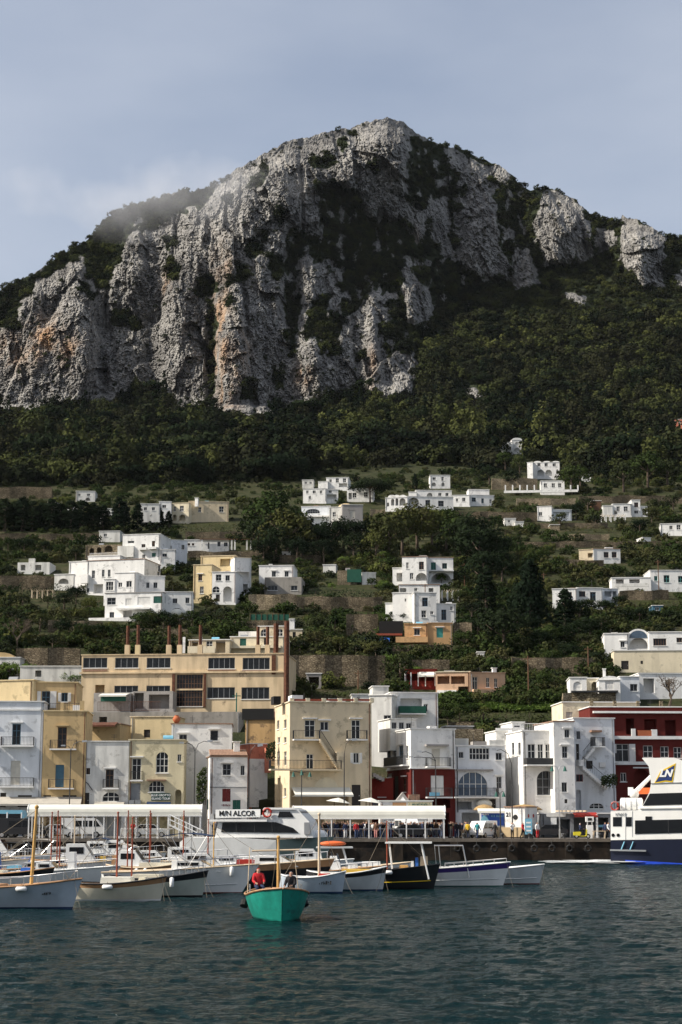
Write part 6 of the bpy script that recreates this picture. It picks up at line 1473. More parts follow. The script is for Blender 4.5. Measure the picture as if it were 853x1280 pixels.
fpx, fpy, fX, fY, fZ, fr = flat(PX), flat(PY), flat(TX), flat(Dm2), flat(TZ), flat(rock_s)
inframe = (fpx > -130) & (fpx < 985)
def pick(weight, n, seed):
    r_ = np.random.default_rng(seed); w = np.clip(weight, 0, None); w = w / w.sum(); i = r_.choice(len(w), n, p=w); return i, r_
def clear(i, hpx, mg=2):
    ok = np.ones(len(i), bool)
    for (a, b, c, d) in RECTS:
        ok &= ~((fpx[i] > a - mg) & (fpx[i] < c + mg) & (fpy[i] > b) & (fpy[i] < d + hpx))
    for (a, b, c, d) in WRECTS:
        ok &= ~((fpx[i] > a) & (fpx[i] < c) & (fpy[i] > b) & (fpy[i] < d + 4) & (np.random.default_rng(int(a + d)).uniform(0, 1, len(i)) < 0.7))
    return ok
wcell = flat(cw) * inframe
forest_band = np.clip((flat(fpy) - 200) / 50, 0, 1) * np.clip((np.interp(fpx, [-150, 0, 370, 400, 560, 600, 640, 853, 1000], [612, 612, 606, 588, 582, 592, 600, 604, 604]) - fpy) / 10, 0, 1)
i, r_ = pick(wcell * (fr < 0.3) * forest_band, 6500, 1); i = i[clear(i, 36, 9)]
crowns = [crown('forest_crown', 'leaf_forest', (1.0, 1.0, 0.85), 0.55, 46, 22, 0.17, 30 + s, 'round', 0.27) for s in range(4)] + [crown('forest_crown', 'leaf_forest', (0.7, 0.7, 1.35), 0.85, 55, 16, 0.16, 40, 'round', 0.32), crown('forest_crown', 'leaf_dark', (0.3, 0.3, 1.4), 1.2, 60, 14, 0.14, 41, 'cypress', 0.3), crown('forest_crown', 'leaf_dark', (1.3, 1.3, 0.5), 1.3, 50, 18, 0.16, 42, 'flat', 0.2)]
S = (2.4 + 5.2 * r_.uniform(0, 1, len(i)) ** 1.6) * np.clip(1.25 - (700 - fpy[i]) / 1400, 0.8, 1.2) * np.where(fpy[i] < 400, 0.6, np.where((fpy[i] < 535) & (fpx[i] < 530), 0.72, 1.15)) * np.where(r_.uniform(0, 1, len(i)) < 0.25, 0.55, 1.0); 
instancer('woodland', crowns, np.stack([fX[i], fY[i] - 0.5, fZ[i] - 0.4 * S], 1), S, r_.uniform(0, 6.28, len(i)), np.where(fpy[i] < 470, r_.integers(0, 4, len(i)), r_.choice(7, len(i), p=[.19, .19, .19, .19, .13, .06, .05])), 'dense dark woodland belt below and between the cliffs', 'woodland')
i, r_ = pick(wcell * ((fr < 0.55) * 1.0 + (fr >= 0.55) * 0.06) * (fpy < 505), 8500, 2)
scrub = [crown('scrub_clump', 'leaf_scrub', (1.0, 1.0, 0.8), 0.4, 34, 10, 0.26, 50 + s, 'round', 0.36) for s in range(3)]
S = np.where(fr[i] > 0.55, r_.uniform(0.6, 1.5, len(i)), r_.uniform(0.8, 2.5, len(i)))
instancer('cliff_scrub', scrub, np.stack([fX[i], fY[i] - 0.4, fZ[i] - 0.3 * S], 1), S, r_.uniform(0, 6.28, len(i)), r_.integers(0, 3, len(i)), 'dark scrub growing on ledges and gullies of the cliff', 'scrub')
i, r_ = pick(wcell * np.clip((fpy - 580) / 12, 0, 1) * (fpy < 925) * (1 + (fpx > 560) * 0.25) * (0.55 + 0.9 * (fbm(fpx / 40, fpy / 12, 3, 8) > -0.05)), 12000, 3); i = i[clear(i, 7)]
garden = [crown('shrub_clump', 'leaf_garden', (1.0, 1.0, 0.75), 0.4, 40, 11, 0.22, 60 + s, 'round', 0.34) for s in range(3)] + [crown('shrub_clump', 'leaf_scrub', (1.0, 1.0, 0.7), 0.35, 36, 11, 0.24, 66, 'round', 0.36)]
S = r_.uniform(0.5, 1.0, len(i)) + r_.uniform(0, 1, len(i)) ** 3 * 1.6
instancer('terrace_scrub', garden, np.stack([fX[i], fY[i] - 0.3, fZ[i] - 0.2 * S], 1), S, r_.uniform(0, 6.28, len(i)), r_.integers(0, 4, len(i)), 'mixed garden shrubs covering the terraces between the houses', 'shrubs')
i, r_ = pick(wcell * ((fpx > 555) & (fpx < 706) & (fpy > 866) & (fpy < 889)), 3500, 4)
tuft = [leaves_mesh('grass_tuft', np.random.default_rng(5).uniform(-1, 1, (60, 3)) * np.array([0.9, 0.9, 0.15]) + np.array([0, 0, 0.2]), np.tile(np.array([0, -0.4, 0.8]), (60, 1)), 0.45, 'leaf_bright', 5)]
instancer('meadow', tuft, np.stack([fX[i], fY[i], fZ[i]], 1), r_.uniform(0.6, 1.2, len(i)), r_.uniform(0, 6.28, len(i)), np.zeros(len(i), int), 'bright green meadow grass beside the peach house', 'grass')
# ------------------------------------------------------------------ people
def make_body(pose):
    J = {'pelvis': (0, 0, .95), 'spine': (0, 0, 1.17), 'chest': (0, .01, 1.38), 'neck': (0, .01, 1.49), 'chin': (0, -.01, 1.56), 'crown': (0, 0, 1.69)}
    sit, up, walk = pose == 'sit', pose == 'raise', pose == 'walk'
    for s, n in ((-1, 'r'), (1, 'l')):
        J['sh' + n] = (s * .17, .01, 1.41)
        if up: J['el' + n], J['wr' + n], J['ha' + n] = (s * .26, -.18, 1.27), (s * .10, -.30, 1.50), (s * .07, -.33, 1.57)
        elif sit: J['el' + n], J['wr' + n], J['ha' + n] = (s * .24, -.08, 1.16), (s * .18, -.32, 1.08), (s * .16, -.40, 1.07)
        else:
            k = s * .16 if walk else -.02
            J['el' + n], J['wr' + n], J['ha' + n] = (s * .24, .03 + k * .6, 1.14), (s * .25, -.06 + k * 1.4, .92), (s * .25, -.08 + k * 1.5, .84)
        J['hi' + n] = (s * .09, 0, .92)
        if sit: J['kn' + n], J['an' + n], J['to' + n] = (s * .13, -.44, .93), (s * .13, -.42, .50), (s * .13, -.58, .46)
        else:
            k = -s * .24 if walk else 0
            J['kn' + n], J['an' + n], J['to' + n] = (s * .10, -.03 + k * .6, .50), (s * .10, .03 + k * 1.25, .08), (s * .11, -.14 + k * 1.25, .04)
    R = dict(pelvis=.145, spine=.135, chest=.15, neck=.055, chin=.085, crown=.085)
    for n in 'rl': R.update({'sh' + n: .075, 'el' + n: .045, 'wr' + n: .033, 'ha' + n: .035, 'hi' + n: .095, 'kn' + n: .062, 'an' + n: .045, 'to' + n: .04})
    E = [('pelvis', 'spine'), ('spine', 'chest'), ('chest', 'neck'), ('neck', 'chin'), ('chin', 'crown')]
    for n in 'rl': E += [('chest', 'sh' + n), ('sh' + n, 'el' + n), ('el' + n, 'wr' + n), ('wr' + n, 'ha' + n), ('pelvis', 'hi' + n), ('hi' + n, 'kn' + n), ('kn' + n, 'an' + n), ('an' + n, 'to' + n)]
    K = list(J); me = bpy.data.meshes.new('body'); me.from_pydata([J[k] for k in K], [(K.index(a), K.index(b)) for a, b in E], []); ob = link('body', me); ob.modifiers.new('s', 'SKIN'); me.skin_vertices or None
    for i, k in enumerate(K): me.skin_vertices[0].data[i].radius = (R[k], R[k] * (.78 if k in ('chest', 'spine', 'pelvis') else 1)); me.skin_vertices[0].data[i].use_root = k == 'pelvis'
    sb = ob.modifiers.new('d', 'SUBSURF'); sb.levels = sb.render_levels = 1
    bpy.context.view_layer.update(); ev = bpy.data.meshes.new_from_object(ob.evaluated_get(bpy.context.evaluated_depsgraph_get())); bpy.data.objects.remove(ob)
    V = [v.co.copy() for v in ev.vertices]; Nn = [v.normal.copy() for v in ev.vertices]; F = [tuple(p_.vertices) for p_ in ev.polygons]
    reg = {}
    for a, b in E:
        z = {'spine': 'jacket', 'chest': 'jacket', 'neck': 'jacket', 'chin': 'skin', 'crown': 'head'}.get(b) or ('skin' if b[:2] == 'ha' else 'shoe' if b[:2] == 'to' else 'trousers' if b[:2] in ('hi', 'kn', 'an') else 'jacket'); reg[(a, b)] = z
    def near(c):
        best = (9, None)
        for (a, b), z in reg.items():
            A, B_ = Vector(J[a]), Vector(J[b]); d = B_ - A; t_ = max(0, min(1, (c - A).dot(d) / d.length_squared)); q_ = (A + d * t_ - c).length - .6 * (R[a] * (1 - t_) + R[b] * t_)
            if q_ < best[0]: best = (q_, z)
        return best[1]
    fr_ = [near(sum((V[i] for i in f), Vector()) / len(f)) for f in F]; body = MB(); body.v = [tuple(v) for v in V]; body.f = F
    for n, s in (('r', -1), ('l', 1)):        # five fingers per hand
        h = Vector(J['ha' + n]); w = Vector(J['wr' + n]); d = (h - w).normalized(); sd = d.cross(Vector((s, 0, 0))).normalized()
        for k in range(4): p0 = h + sd * (.026 - k * .017); body.tube([p0, p0 + d * .05 + Vector((-s * .008, 0, 0)), p0 + d * (.085 - .008 * abs(k - 1.3)) + Vector((-s * .022, 0, 0))], [.010, .009, .007], 5)
        p0 = w.lerp(h, .5); body.tube([p0, p0 + sd * .045 + d * .025, p0 + sd * .055 + d * .06], [.012, .010, .008], 5)
    c = Vector(J['chin']); body.ball((c.x, c.y - .105, c.z + .06), (.016, .02, .025), 6, 4)
    for s in (-1, 1): body.ball((s * .088, c.y + .01, c.z + .06), (.012, .02, .03), 6, 4)
    out = {'body': body.mesh('body', 'skin', True)}
    def sub(test, off, name):
        q = MB(); mp_ = {}
        for f, z in zip(F, fr_):
            if not test(f, z): continue
            for i in f:
                if i not in mp_: mp_[i] = len(q.v); q.v.append(tuple(V[i] + Nn[i] * off))
            q.f.append(tuple(mp_[i] for i in f))
        return q.mesh(name, 'cloth_black', True)
    out['jacket'] = sub(lambda f, z: z == 'jacket', .022, 'jacket'); out['trousers'] = sub(lambda f, z: z in ('trousers',), .016, 'trousers'); out['shoes'] = sub(lambda f, z: z == 'shoe', .014, 'shoes')
    out['hair'] = sub(lambda f, z: z == 'head' and (lambda q: q.z > 1.655 or (q.y > .03))(sum((V[i] for i in f), Vector()) / len(f)), .016, 'hair')
    return out
BODIES = {k: make_body(k) for k in ('stand', 'walk', 'raise', 'sit')}
def person(P, label, jacket, trousers, pose='stand', rz=0.0, group=None, hair='hair', s=1.0, seat=0.0):
    o = thing('person', label, 'person', (P[0], P[1], P[2] - seat), rz, group); o.scale = (s, s, s)
    for k, me in BODIES[pose].items():
        c = link(k, me, o)
        m_ = {'jacket': jacket, 'trousers': trousers, 'shoes': 'cloth_black', 'hair': hair}.get(k)
        if m_ and k != 'body': c.material_slots[0].link = 'OBJECT'; c.material_slots[0].material = M(m_)
    return o
def q_at(px, Y): return Vector((at(px, 1040, Y).x, Y, QZ + 0.01))
# ------------------------------------------------------------------ boats
def boat(name, label, bow_px, bow_py, L, B, H, kind='motor', th=-4, hull='gel_white', stripe=None, anti='antifoul_blue', rail_m='wood_deck', deck='gel_white', ex=(), group=None, cat='boat', draft=0.35, full=False):
    P = onz(bow_px, bow_py, 0.0); a = math.radians(th); d = Vector((math.cos(a), math.sin(a), 0)); root = thing(name, label, cat, P - d * (L / 2) * (0.97), a, group)
    S = [i / 16 for i in range(17)]; rake = {'gozzo': .05, 'motor': .13, 'open': .09}[kind] * L
    def hb(s):
        if full: return B / 2 * max(0, 1 - abs(2 * s - 1) ** 3.6) ** .55
        return B / 2 * (max(0, 1 - abs(2 * s - 1) ** 2.4) ** .75 if kind == 'gozzo' else min(1, .86 + .35 * s) * max(0, 1 - s ** 3.4) ** .8)
    def zs(s): return H * (.80 + .9 * (s - .42) ** 2 + .06 * s) if kind == 'gozzo' else H * (.74 + .28 * s ** 1.6)
    def pt(s, z, sg):
        v = (z + draft) / (zs(s) + draft); w = (1 - s ** 2.5) * v ** .38 + s ** 2.5 * v ** 1.05
        if full: w = v ** .22 if s < .5 else v ** (.22 + .25 * (2 * s - 1) ** 2)
        x = -L / 2 + L * s + rake * (z / H) * s ** 5 - (.05 * L * (1 - z / H) * (1 - s) ** 6 if kind == 'gozzo' else 0)
        return Vector((x, sg * max(hb(s) * w, .012), z))
    lv = [lambda s: -draft, lambda s: -draft * .4, lambda s: .10, lambda s: .10 + (zs(s) - .10) * .35, lambda s: .10 + (zs(s) - .10) * .72, lambda s: .10 + (zs(s) - .10) * .745, lambda s: zs(s)]
    def band(ks):
        q = MB()
        for sg in (-1, 1):
            o_ = len(q.v); ks2 = list(ks)
            for s in S:
                for k in ks2: q.v.append(tuple(pt(s, lv[k](s), sg)))
            n = len(ks2)
            for i in range(16):
                for k in range(n - 1):
                    f = (o_ + i * n + k, o_ + (i + 1) * n + k, o_ + (i + 1) * n + k + 1, o_ + i * n + k + 1); q.f.append(f if sg < 0 else f[::-1])
        if kind != 'gozzo':
            n = len(list(ks)); o2 = 17 * n
            for k in range(n - 1): q.f.append((k, k + 1, o2 + k + 1, o2 + k))
        return q
    band(range(0, 3)).build('antifouling', anti, root, True); band(range(2, 6)).build('hull', hull, root, True); band(range(5, 7)).build('sheer_strake', stripe or hull, root, True)
    q = MB()
    for sg in (-1, 1): q.tube([pt(s, zs(s), sg) + Vector((0, sg * .02, .02)) for s in S], .045, 5)
    if kind != 'gozzo': q.tube([pt(0, zs(0), -1), pt(0, zs(0), 1)], .045, 5)
    q.build('rubbing_rail', rail_m, root)
    q = MB(); lo = .5 if kind != 'gozzo' else .62
    for s0, s1 in zip(S, S[1:]):
        dz = -.05 if s0 >= lo else -(zs(s0) * .5)
        q.quad(pt(s0, zs(s0) + dz, -1), pt(s1, zs(s1) + dz, -1), pt(s1, zs(s1) + dz, 1) , pt(s0, zs(s0) + dz, 1))
    sl = [s for s in S if s >= lo][0]; q.quad(pt(sl, zs(sl) - .05, -1), pt(sl, zs(sl) - .05, 1), pt(sl, zs(sl) * .5, 1), pt(sl, zs(sl) * .5, -1)); q.build('deck', deck, root)
    X = lambda s: -L / 2 + L * s
    for e in ex:
        k = e[0]
        if k == 'mast':
            _, s, h, m_ = e[:4]; lean = e[4] if len(e) > 4 else 0; r_ = e[5] if len(e) > 5 else .07; o_ = MB().tube([(X(s), 0, zs(s) * .4), (X(s) + lean, 0, h)], [r_, r_ * .8], 8).build('mast', m_, root); MB().ball((X(s) + lean, 0, h + .06), r_ * 1.2, 8, 5).build('mast_cap', 'sign_white' if len(e) > 6 else m_, o_); MB().tube([(X(s) + lean, 0, h - .1), (X(.97), 0, zs(.97))], .013, 4).build('stay', 'rope', o_); MB().tube([(X(s) + lean, 0, h - .1), (X(.05), 0, zs(.05))], .013, 4).build('stay', 'rope', o_)
        elif k == 'cabin':
            _, s0, s1, h, m_ = e[:5]; z = min(zs(s0), zs(s1)) - .1; w = hb((s0 + s1) / 2) * .72; x0, x1 = X(s0), X(s1); prof = [(x0, z), (x1, z), (x1 - .18 * (x1 - x0), z + h * .45), (x1 - .42 * (x1 - x0), z + h), (x0 + .05, z + h)]
            o_ = MB().prism(prof, -w, w, 'y').build('cabin', m_, root)
            if h > .5:
                a0, a1 = x0 + .12 * (x1 - x0), x1 - .44 * (x1 - x0)
                for sg in (-1, 1): MB().box(a0, a1, sg * w, sg * (w + .02), z + h * .55, z + h * .85).build('cabin_window', 'glass_tint', o_)
                pa, pb = Vector((x1 - .18 * (x1 - x0), 0, z + h * .45)), Vector((x1 - .42 * (x1 - x0), 0, z + h)); n_ = Vector((.02, 0, .02)); MB().quad(pa + n_ + Vector((0, -w * .85, 0)), pa + n_ + Vector((0, w * .85, 0)), pb + n_ + Vector((0, w * .85, 0)), pb + n_ - Vector((0, w * .85, 0))).build('windscreen', 'glass_tint', o_)
        elif k == 'rail':
            s0, s1 = (e[1], e[2]) if len(e) > 2 else (.5, .98); q = MB(); h = e[3] if len(e) > 3 else .5
            for sg in (-1, 1):
                pts = [pt(s0 + (s1 - s0) * i / 6, zs(s0 + (s1 - s0) * i / 6), sg) * 1.0 for i in range(7)]; q.tube([p_ + Vector((0, 0, h)) for p_ in pts], .022, 5)
                for p_ in pts: q.tube([p_, p_ + Vector((0, 0, h))], .018, 4)
            q.build('rail', 'steel', root)
        elif k == 'bimini':
            _, s0, s1, h, m_ = e; x0, x1 = X(s0), X(s1); w = B * .42; q = MB(); n = 6; pr = [(x0 + (x1 - x0) * i / n, h + .16 * math.sin(math.pi * i / n)) for i in range(n + 1)]; q.prism(pr + [(a_, b_ - .04) for a_, b_ in pr[::-1]], -w, w, 'y'); o_ = q.build('bimini', m_, root); q = MB()
            for sg in (-1, 1):
                for xx in (x0 + .1, (x0 + x1) / 2, x1 - .1): q.tube([((x0 + x1) / 2, sg * w, zs(.4) - .1), (xx, sg * w, h)], .02, 5)
            q.build('frame', 'steel', o_)
        elif k == 'ttop':
            _, s0, s1, h, m_ = e; x0, x1 = X(s0), X(s1); w = B * .4; o_ = MB().box(x0, x1, -w, w, h, h + .1).build('hardtop', m_, root); q = MB()
            for sg in (-1, 1): q.tube([(x0 + .5, sg * w * .8, zs(.4) * .5), (x0 + .25, sg * w * .8, h)], .035, 5); q.tube([(x1 - .2, sg * w * .8, zs(.5) * .5), (x1 - .7, sg * w * .8, h)], .06, 5)
            q.build('frame', 'paint_white', o_)
        elif k == 'arch':
            _, s0, s1, h = e; x0, x1 = X(s0), X(s1); w = B * .4; q = MB()
            for sg in (-1, 1): q.tube([(x0, sg * w, zs(.4) * .5), (x0 - .15, sg * w, h), (x1 - .4, sg * w, h), (x1, sg * w, zs(.5) * .5)], .04, 5); q.tube([(x0 + .3, sg * w, zs(.4) * .5), (x0 + .12, sg * w, h)], .03, 5)
            for xx in (x0 - .15, x1 - .4): q.tube([(xx, -w, h), (xx, w, h)], .04, 5)
            q.build('frame', 'steel', root)
        elif k == 'box':
            _, s0, s1, h, m_ = e[:5]; z = zs((s0 + s1) / 2) * (e[5] if len(e) > 5 else .5); w = hb((s0 + s1) / 2) * .55; nm = e[6] if len(e) > 6 else 'locker'; q = MB().prism([(X(s0), z), (X(s1), z), (X(s1) - .06, z + h), (X(s0) + .06, z + h)], -w, w, 'y'); q.build(nm, m_, root)
        elif k == 'console':
            _, s, h = e; z = zs(s) * .5; q = MB().prism([(X(s) - .35, z), (X(s) + .45, z), (X(s) + .3, z + h * .7), (X(s) + .05, z + h * .75), (X(s) - .35, z + h * .6)], -.45, .45, 'y'); o_ = q.build('console', 'gel_white', root); MB().prism([(X(s) + .3, z + h * .7), (X(s) + .34, z + h * .7), (X(s) + .12, z + h * 1.1), (X(s) + .08, z + h * 1.1)], -.42, .42, 'y').build('windscreen', 'glass_blue', o_); MB().tube([(X(s) - .4 + .0, .2 * math.cos(t_), z + h * .6 + .2 * math.sin(t_)) for t_ in [2 * math.pi * i / 10 for i in range(11)]], .02, 4).build('wheel', 'iron', o_)
        elif k == 'fender':
            _, s, m_ = e[:3]; p_ = pt(s, zs(s) - .1, -1); hz = len(e) > 3; r_ = .13; c = p_ + Vector((0, -.15, -.22 if not hz else -.05))
            q = MB(); q.tube([c + Vector(v_) for v_ in ([(0, 0, .3), (0, 0, .24), (0, 0, -.24), (0, 0, -.3)] if not hz else [(-.3, 0, 0), (-.24, 0, 0), (.24, 0, 0), (.3, 0, 0)])], [.05, r_, r_, .05], 9); o_ = q.build('fender', m_, root, True); MB().tube([c + Vector((0, 0, .28)), p_ + Vector((0, .05, .12))], .015, 4).build('rope', 'rope', o_)
        elif k == 'outboard':
            q = MB().box(X(0) - .45, X(0) - .05, -.2, .2, zs(0) - .05, zs(0) + .45); q.box(X(0) - .35, X(0) - .15, -.1, .1, -.3, zs(0) - .05); q.build('outboard', e[1] if len(e) > 1 else 'hull_black', root)
        elif k == 'seat': MB().prism([(X(e[1]) - .3, zs(.4) * .5), (X(e[1]) + .3, zs(.4) * .5), (X(e[1]) + .3, zs(.4) * .5 + .45), (X(e[1]) - .1, zs(.4) * .5 + .5), (X(e[1]) - .2, zs(.4) * .5 + e[3]), (X(e[1]) - .35, zs(.4) * .5 + e[3])], -.4, .4, 'y').build('seat', e[2], root)
        elif k == 'line': MB().tube([pt(.97, zs(.97), -1), pt(.97, zs(.97), -1) + Vector((e[1] * .5, -.3, -zs(1) * .7)), pt(.97, zs(.97), -1) + Vector((e[1], -.5, -zs(1) - .3))], .011, 4).build('mooring_line', 'rope', root)
        elif k == 'boom': MB().tube([(X(e[1]), e[2], e[3]), (X(e[1]), e[4], e[5])], .05, 6).build('boom', 'wood_pale', root)
        elif k == 'name': o_ = marks(e[1], e[2], 'ink'); o_.parent = root; o_.location = pt(e[3], zs(e[3]) * .62, -1) + Vector((0, -.04, 0)); o_.rotation_euler = (math.radians(-14), 0, 0)
        elif k == 'raft': MB().ball((X(e[1]), 0, e[2]), (1.0, .55, .2), 12, 6).build('dinghy', e[3], root, True)
        elif k == 'line_stripe':
            q = MB()
            for sg in (-1, 1): q.tube([pt(s, .10 + (zs(s) - .10) * .3, sg) + Vector((0, sg * .015, 0)) for s in S[1:-1]], .025, 4)
            q.build('stripe', e[1], root)
    root['_zs'] = 0; return root
def rowY(Y): return 1015 + 5 * F_PX / Y * (1.0)
def wl(Y):      # photo row of the waterline at distance Y
    return topix(Vector((0, Y, 0)))[1]
g0 = boat('fishing_boat', 'turquoise-green wooden boat under way with two people and a pale mast', 352, 1152, 6.0, 2.9, 1.3, 'gozzo', -83, 'hull_green', 'hull_green', 'hull_green', 'wood_deck', 'wood_deck', [('mast', .66, 3.75, 'wood_mast', 0, .075), ('boom', .5, -1.2, 3.15, 1.1, 3.2), ('box', .5, .66, .35, 'light_blue', .8)], full=True)
gm = g0.location; gd = Vector((math.cos(math.radians(-81)), math.sin(math.radians(-81)), 0)); gs = Vector((-gd.y, gd.x, 0))
q = MB()
for sg in (-1, 1): q.tube([(-.7 , sg * 1.25, .8), (-.7, sg * 1.25, 1.55), (-.1, sg * 1.25, 1.55), (-.1, sg * 1.25, .8)], .025, 5)
q.build('rail', 'steel', g0); MB().tube([(-1.1, 1.42, .75), (-.95, 1.5, .5)], .2, 9).build('fender', 'rubber', g0); MB().tube([(-1.1, -1.42, .75), (-.95, -1.5, .5)], .2, 9).build('fender', 'rubber', g0)
MB().tube([(-1.4, -1.3, .9), (-1.3, -1.2, 3.3)], .02, 4).build('oar', 'wood_pale', g0); MB().tube([(-1.4, 1.25, .9), (-.5, .9, 3.1)], .02, 4).build('oar', 'wood_pale', g0)
person(gm - gs * .85 + Vector((0, 0, .55)) - gd * .2, 'person in a red jacket and red hood seated in the green boat', 'cloth_red', 'cloth_navy', 'sit', math.radians(14), None, 'cloth_red', 1.12, 0.12)
person(gm + gs * .75 + Vector((0, 0, .55)) + gd * -.3, 'person in a black jacket with grey hair seated in the green boat', 'cloth_black', 'cloth_black', 'sit', math.radians(-20), None, 'cloth_grey', 1.08, 0.22)
boat('gozzo', 'white-blue gozzo with a yellow mast and wooden rail along its bow', 88, wl(90.5), 8.2, 2.7, 1.32, 'gozzo', -6, 'gel_bluegrey', None, 'antifoul_blue', 'wood_deck', 'wood_pale', [('mast', .72, 5.2, 'wood_mast', .2, .10), ('rail', .45, .97, .45), ('fender', .7, 'gel_white', 1), ('fender', .42, 'gel_white'), ('box', .2, .55, .5, 'wood_deck', .7, 'coaming'), ('line', .6), ('name', 5, .16, .84)])
boat('gozzo', 'cream gozzo with red mast, dark sheer strake and cream cover', 199, wl(98.5), 5.7, 2.2, 1.15, 'gozzo', -4, 'gel_cream', 'wood_deck', 'gel_white', 'hull_black', 'gel_cream', [('mast', .55, 4.9, 'wood_red', 0, .06), ('box', .4, .72, .5, 'canvas_white', .85, 'cover'), ('fender', .5, 'sign_white', 1), ('fender', .14, 'sign_white', 1), ('box', .78, .86, .3, 'gel_cream', .9), ('line', .3), ('line', .8)])
boat('gozzo', 'pale green gozzo with black sheer strake and one upright white fender', 251, wl(103), 6.0, 2.2, 1.3, 'gozzo', -6, 'gel_palegreen', 'hull_black', 'hull_black', 'hull_black', 'wood_pale', [('fender', .72, 'sign_white'), ('rail', .6, .97, .4), ('box', .3, .6, .4, 'gel_cream', .85), ('mast', .28, 4.6, 'wood_red', 0, .055), ('line', .4), ('line', .9)])
boat('motor_yacht', 'white motor yacht with long low cabin and dark blue bimini', 299, wl(107), 8.6, 2.6, 1.75, 'motor', -5, 'gel_white', None, 'antifoul_red', 'wood_pale', 'gel_white', [('cabin', .5, .86, .65, 'gel_white'), ('bimini', .44, .78, 3.55, 'canvas_navy'), ('rail', .55, .97, .5), ('line', .5), ('line_stripe', 'gel_grey'), ('fender', .88, 'gel_white')])
boat('motor_boat', 'black-hulled boat with tan sheer line moored behind the green boat', 398, wl(113.5), 7.4, 2.4, 1.9, 'motor', -4, 'hull_black', 'wood_deck', 'hull_black', 'wood_pale', 'gel_white', [('cabin', .42, .82, .7, 'gel_white'), ('box', .25, .4, .7, 'red_paint', .8, 'crate'), ('rail', .6, .96, .5), ('line', .6)])
boat('gozzo', 'small blue-grey gozzo with a painted name and white mast', 427, wl(107.6), 3.9, 1.8, 1.15, 'gozzo', -10, 'gel_bluegrey', None, 'antifoul_blue', 'gel_white', 'gel_white', [('mast', .62, 4.8, 'wood_pale', .0, .09), ('name', 8, .22, .72), ('line', .9), ('box', .62, .8, .25, 'red_paint', .9, 'winch')])
boat('gozzo', 'white gozzo with black strake, yellow planks and a round white fender', 477, wl(111), 4.9, 2.1, 1.3, 'gozzo', -5, 'gel_grey', 'hull_black', 'antifoul_blue', 'gel_white', 'gel_cream', [('fender', .42, 'sign_white'), ('box', .46, .88, .25, 'yellow_wood', .95, 'planks'), ('line', .4), ('line', -.6)])
boat('fishing_boat', 'black fishing boat with yellow line, white hardtop and red mast', 541, wl(113.7), 4.8, 2.1, 1.55, 'open', -4, 'hull_black', None, 'hull_black', 'hull_black', 'wood_pale', [('ttop', .34, .98, 2.95, 'paint_white'), ('mast', .36, 4.3, 'wood_red', 0, .055), ('line_stripe', 'logo_yellow'), ('box', .74, .80, 1.3, 'blue', .5, 'panel'), ('box', .81, .93, 1.35, 'wood_pale', .5, 'chest'), ('box', .52, .66, .6, 'wood_mast', .7, 'crate'), ('fender', .38, 'sign_white', 1), ('box', .68, .74, 1.1, 'gel_white', .5)])
boat('motor_boat', 'white open motorboat with purple sheer stripe and steel roll frame', 627, wl(116.7), 6.0, 2.2, 1.6, 'open', -3, 'gel_white', 'purple', 'antifoul_green', 'gel_white', 'wood_pale', [('arch', .26, .62, 2.75), ('rail', .35, .97, .28), ('line', .5), ('box', .25, .5, .35, 'wood_pale', .7), ('line_stripe', 'gel_grey')])
boat('motor_boat', 'grey-white open boat moored just beyond the purple-striped one', 673, wl(120.2), 4.4, 1.9, 1.35, 'open', -6, 'gel_grey', None, 'antifoul_red', 'gel_white', 'gel_white', [('line', .2), ('line_stripe', 'gel_white'), ('box', .2, .5, .2, 'gel_white', .7)])
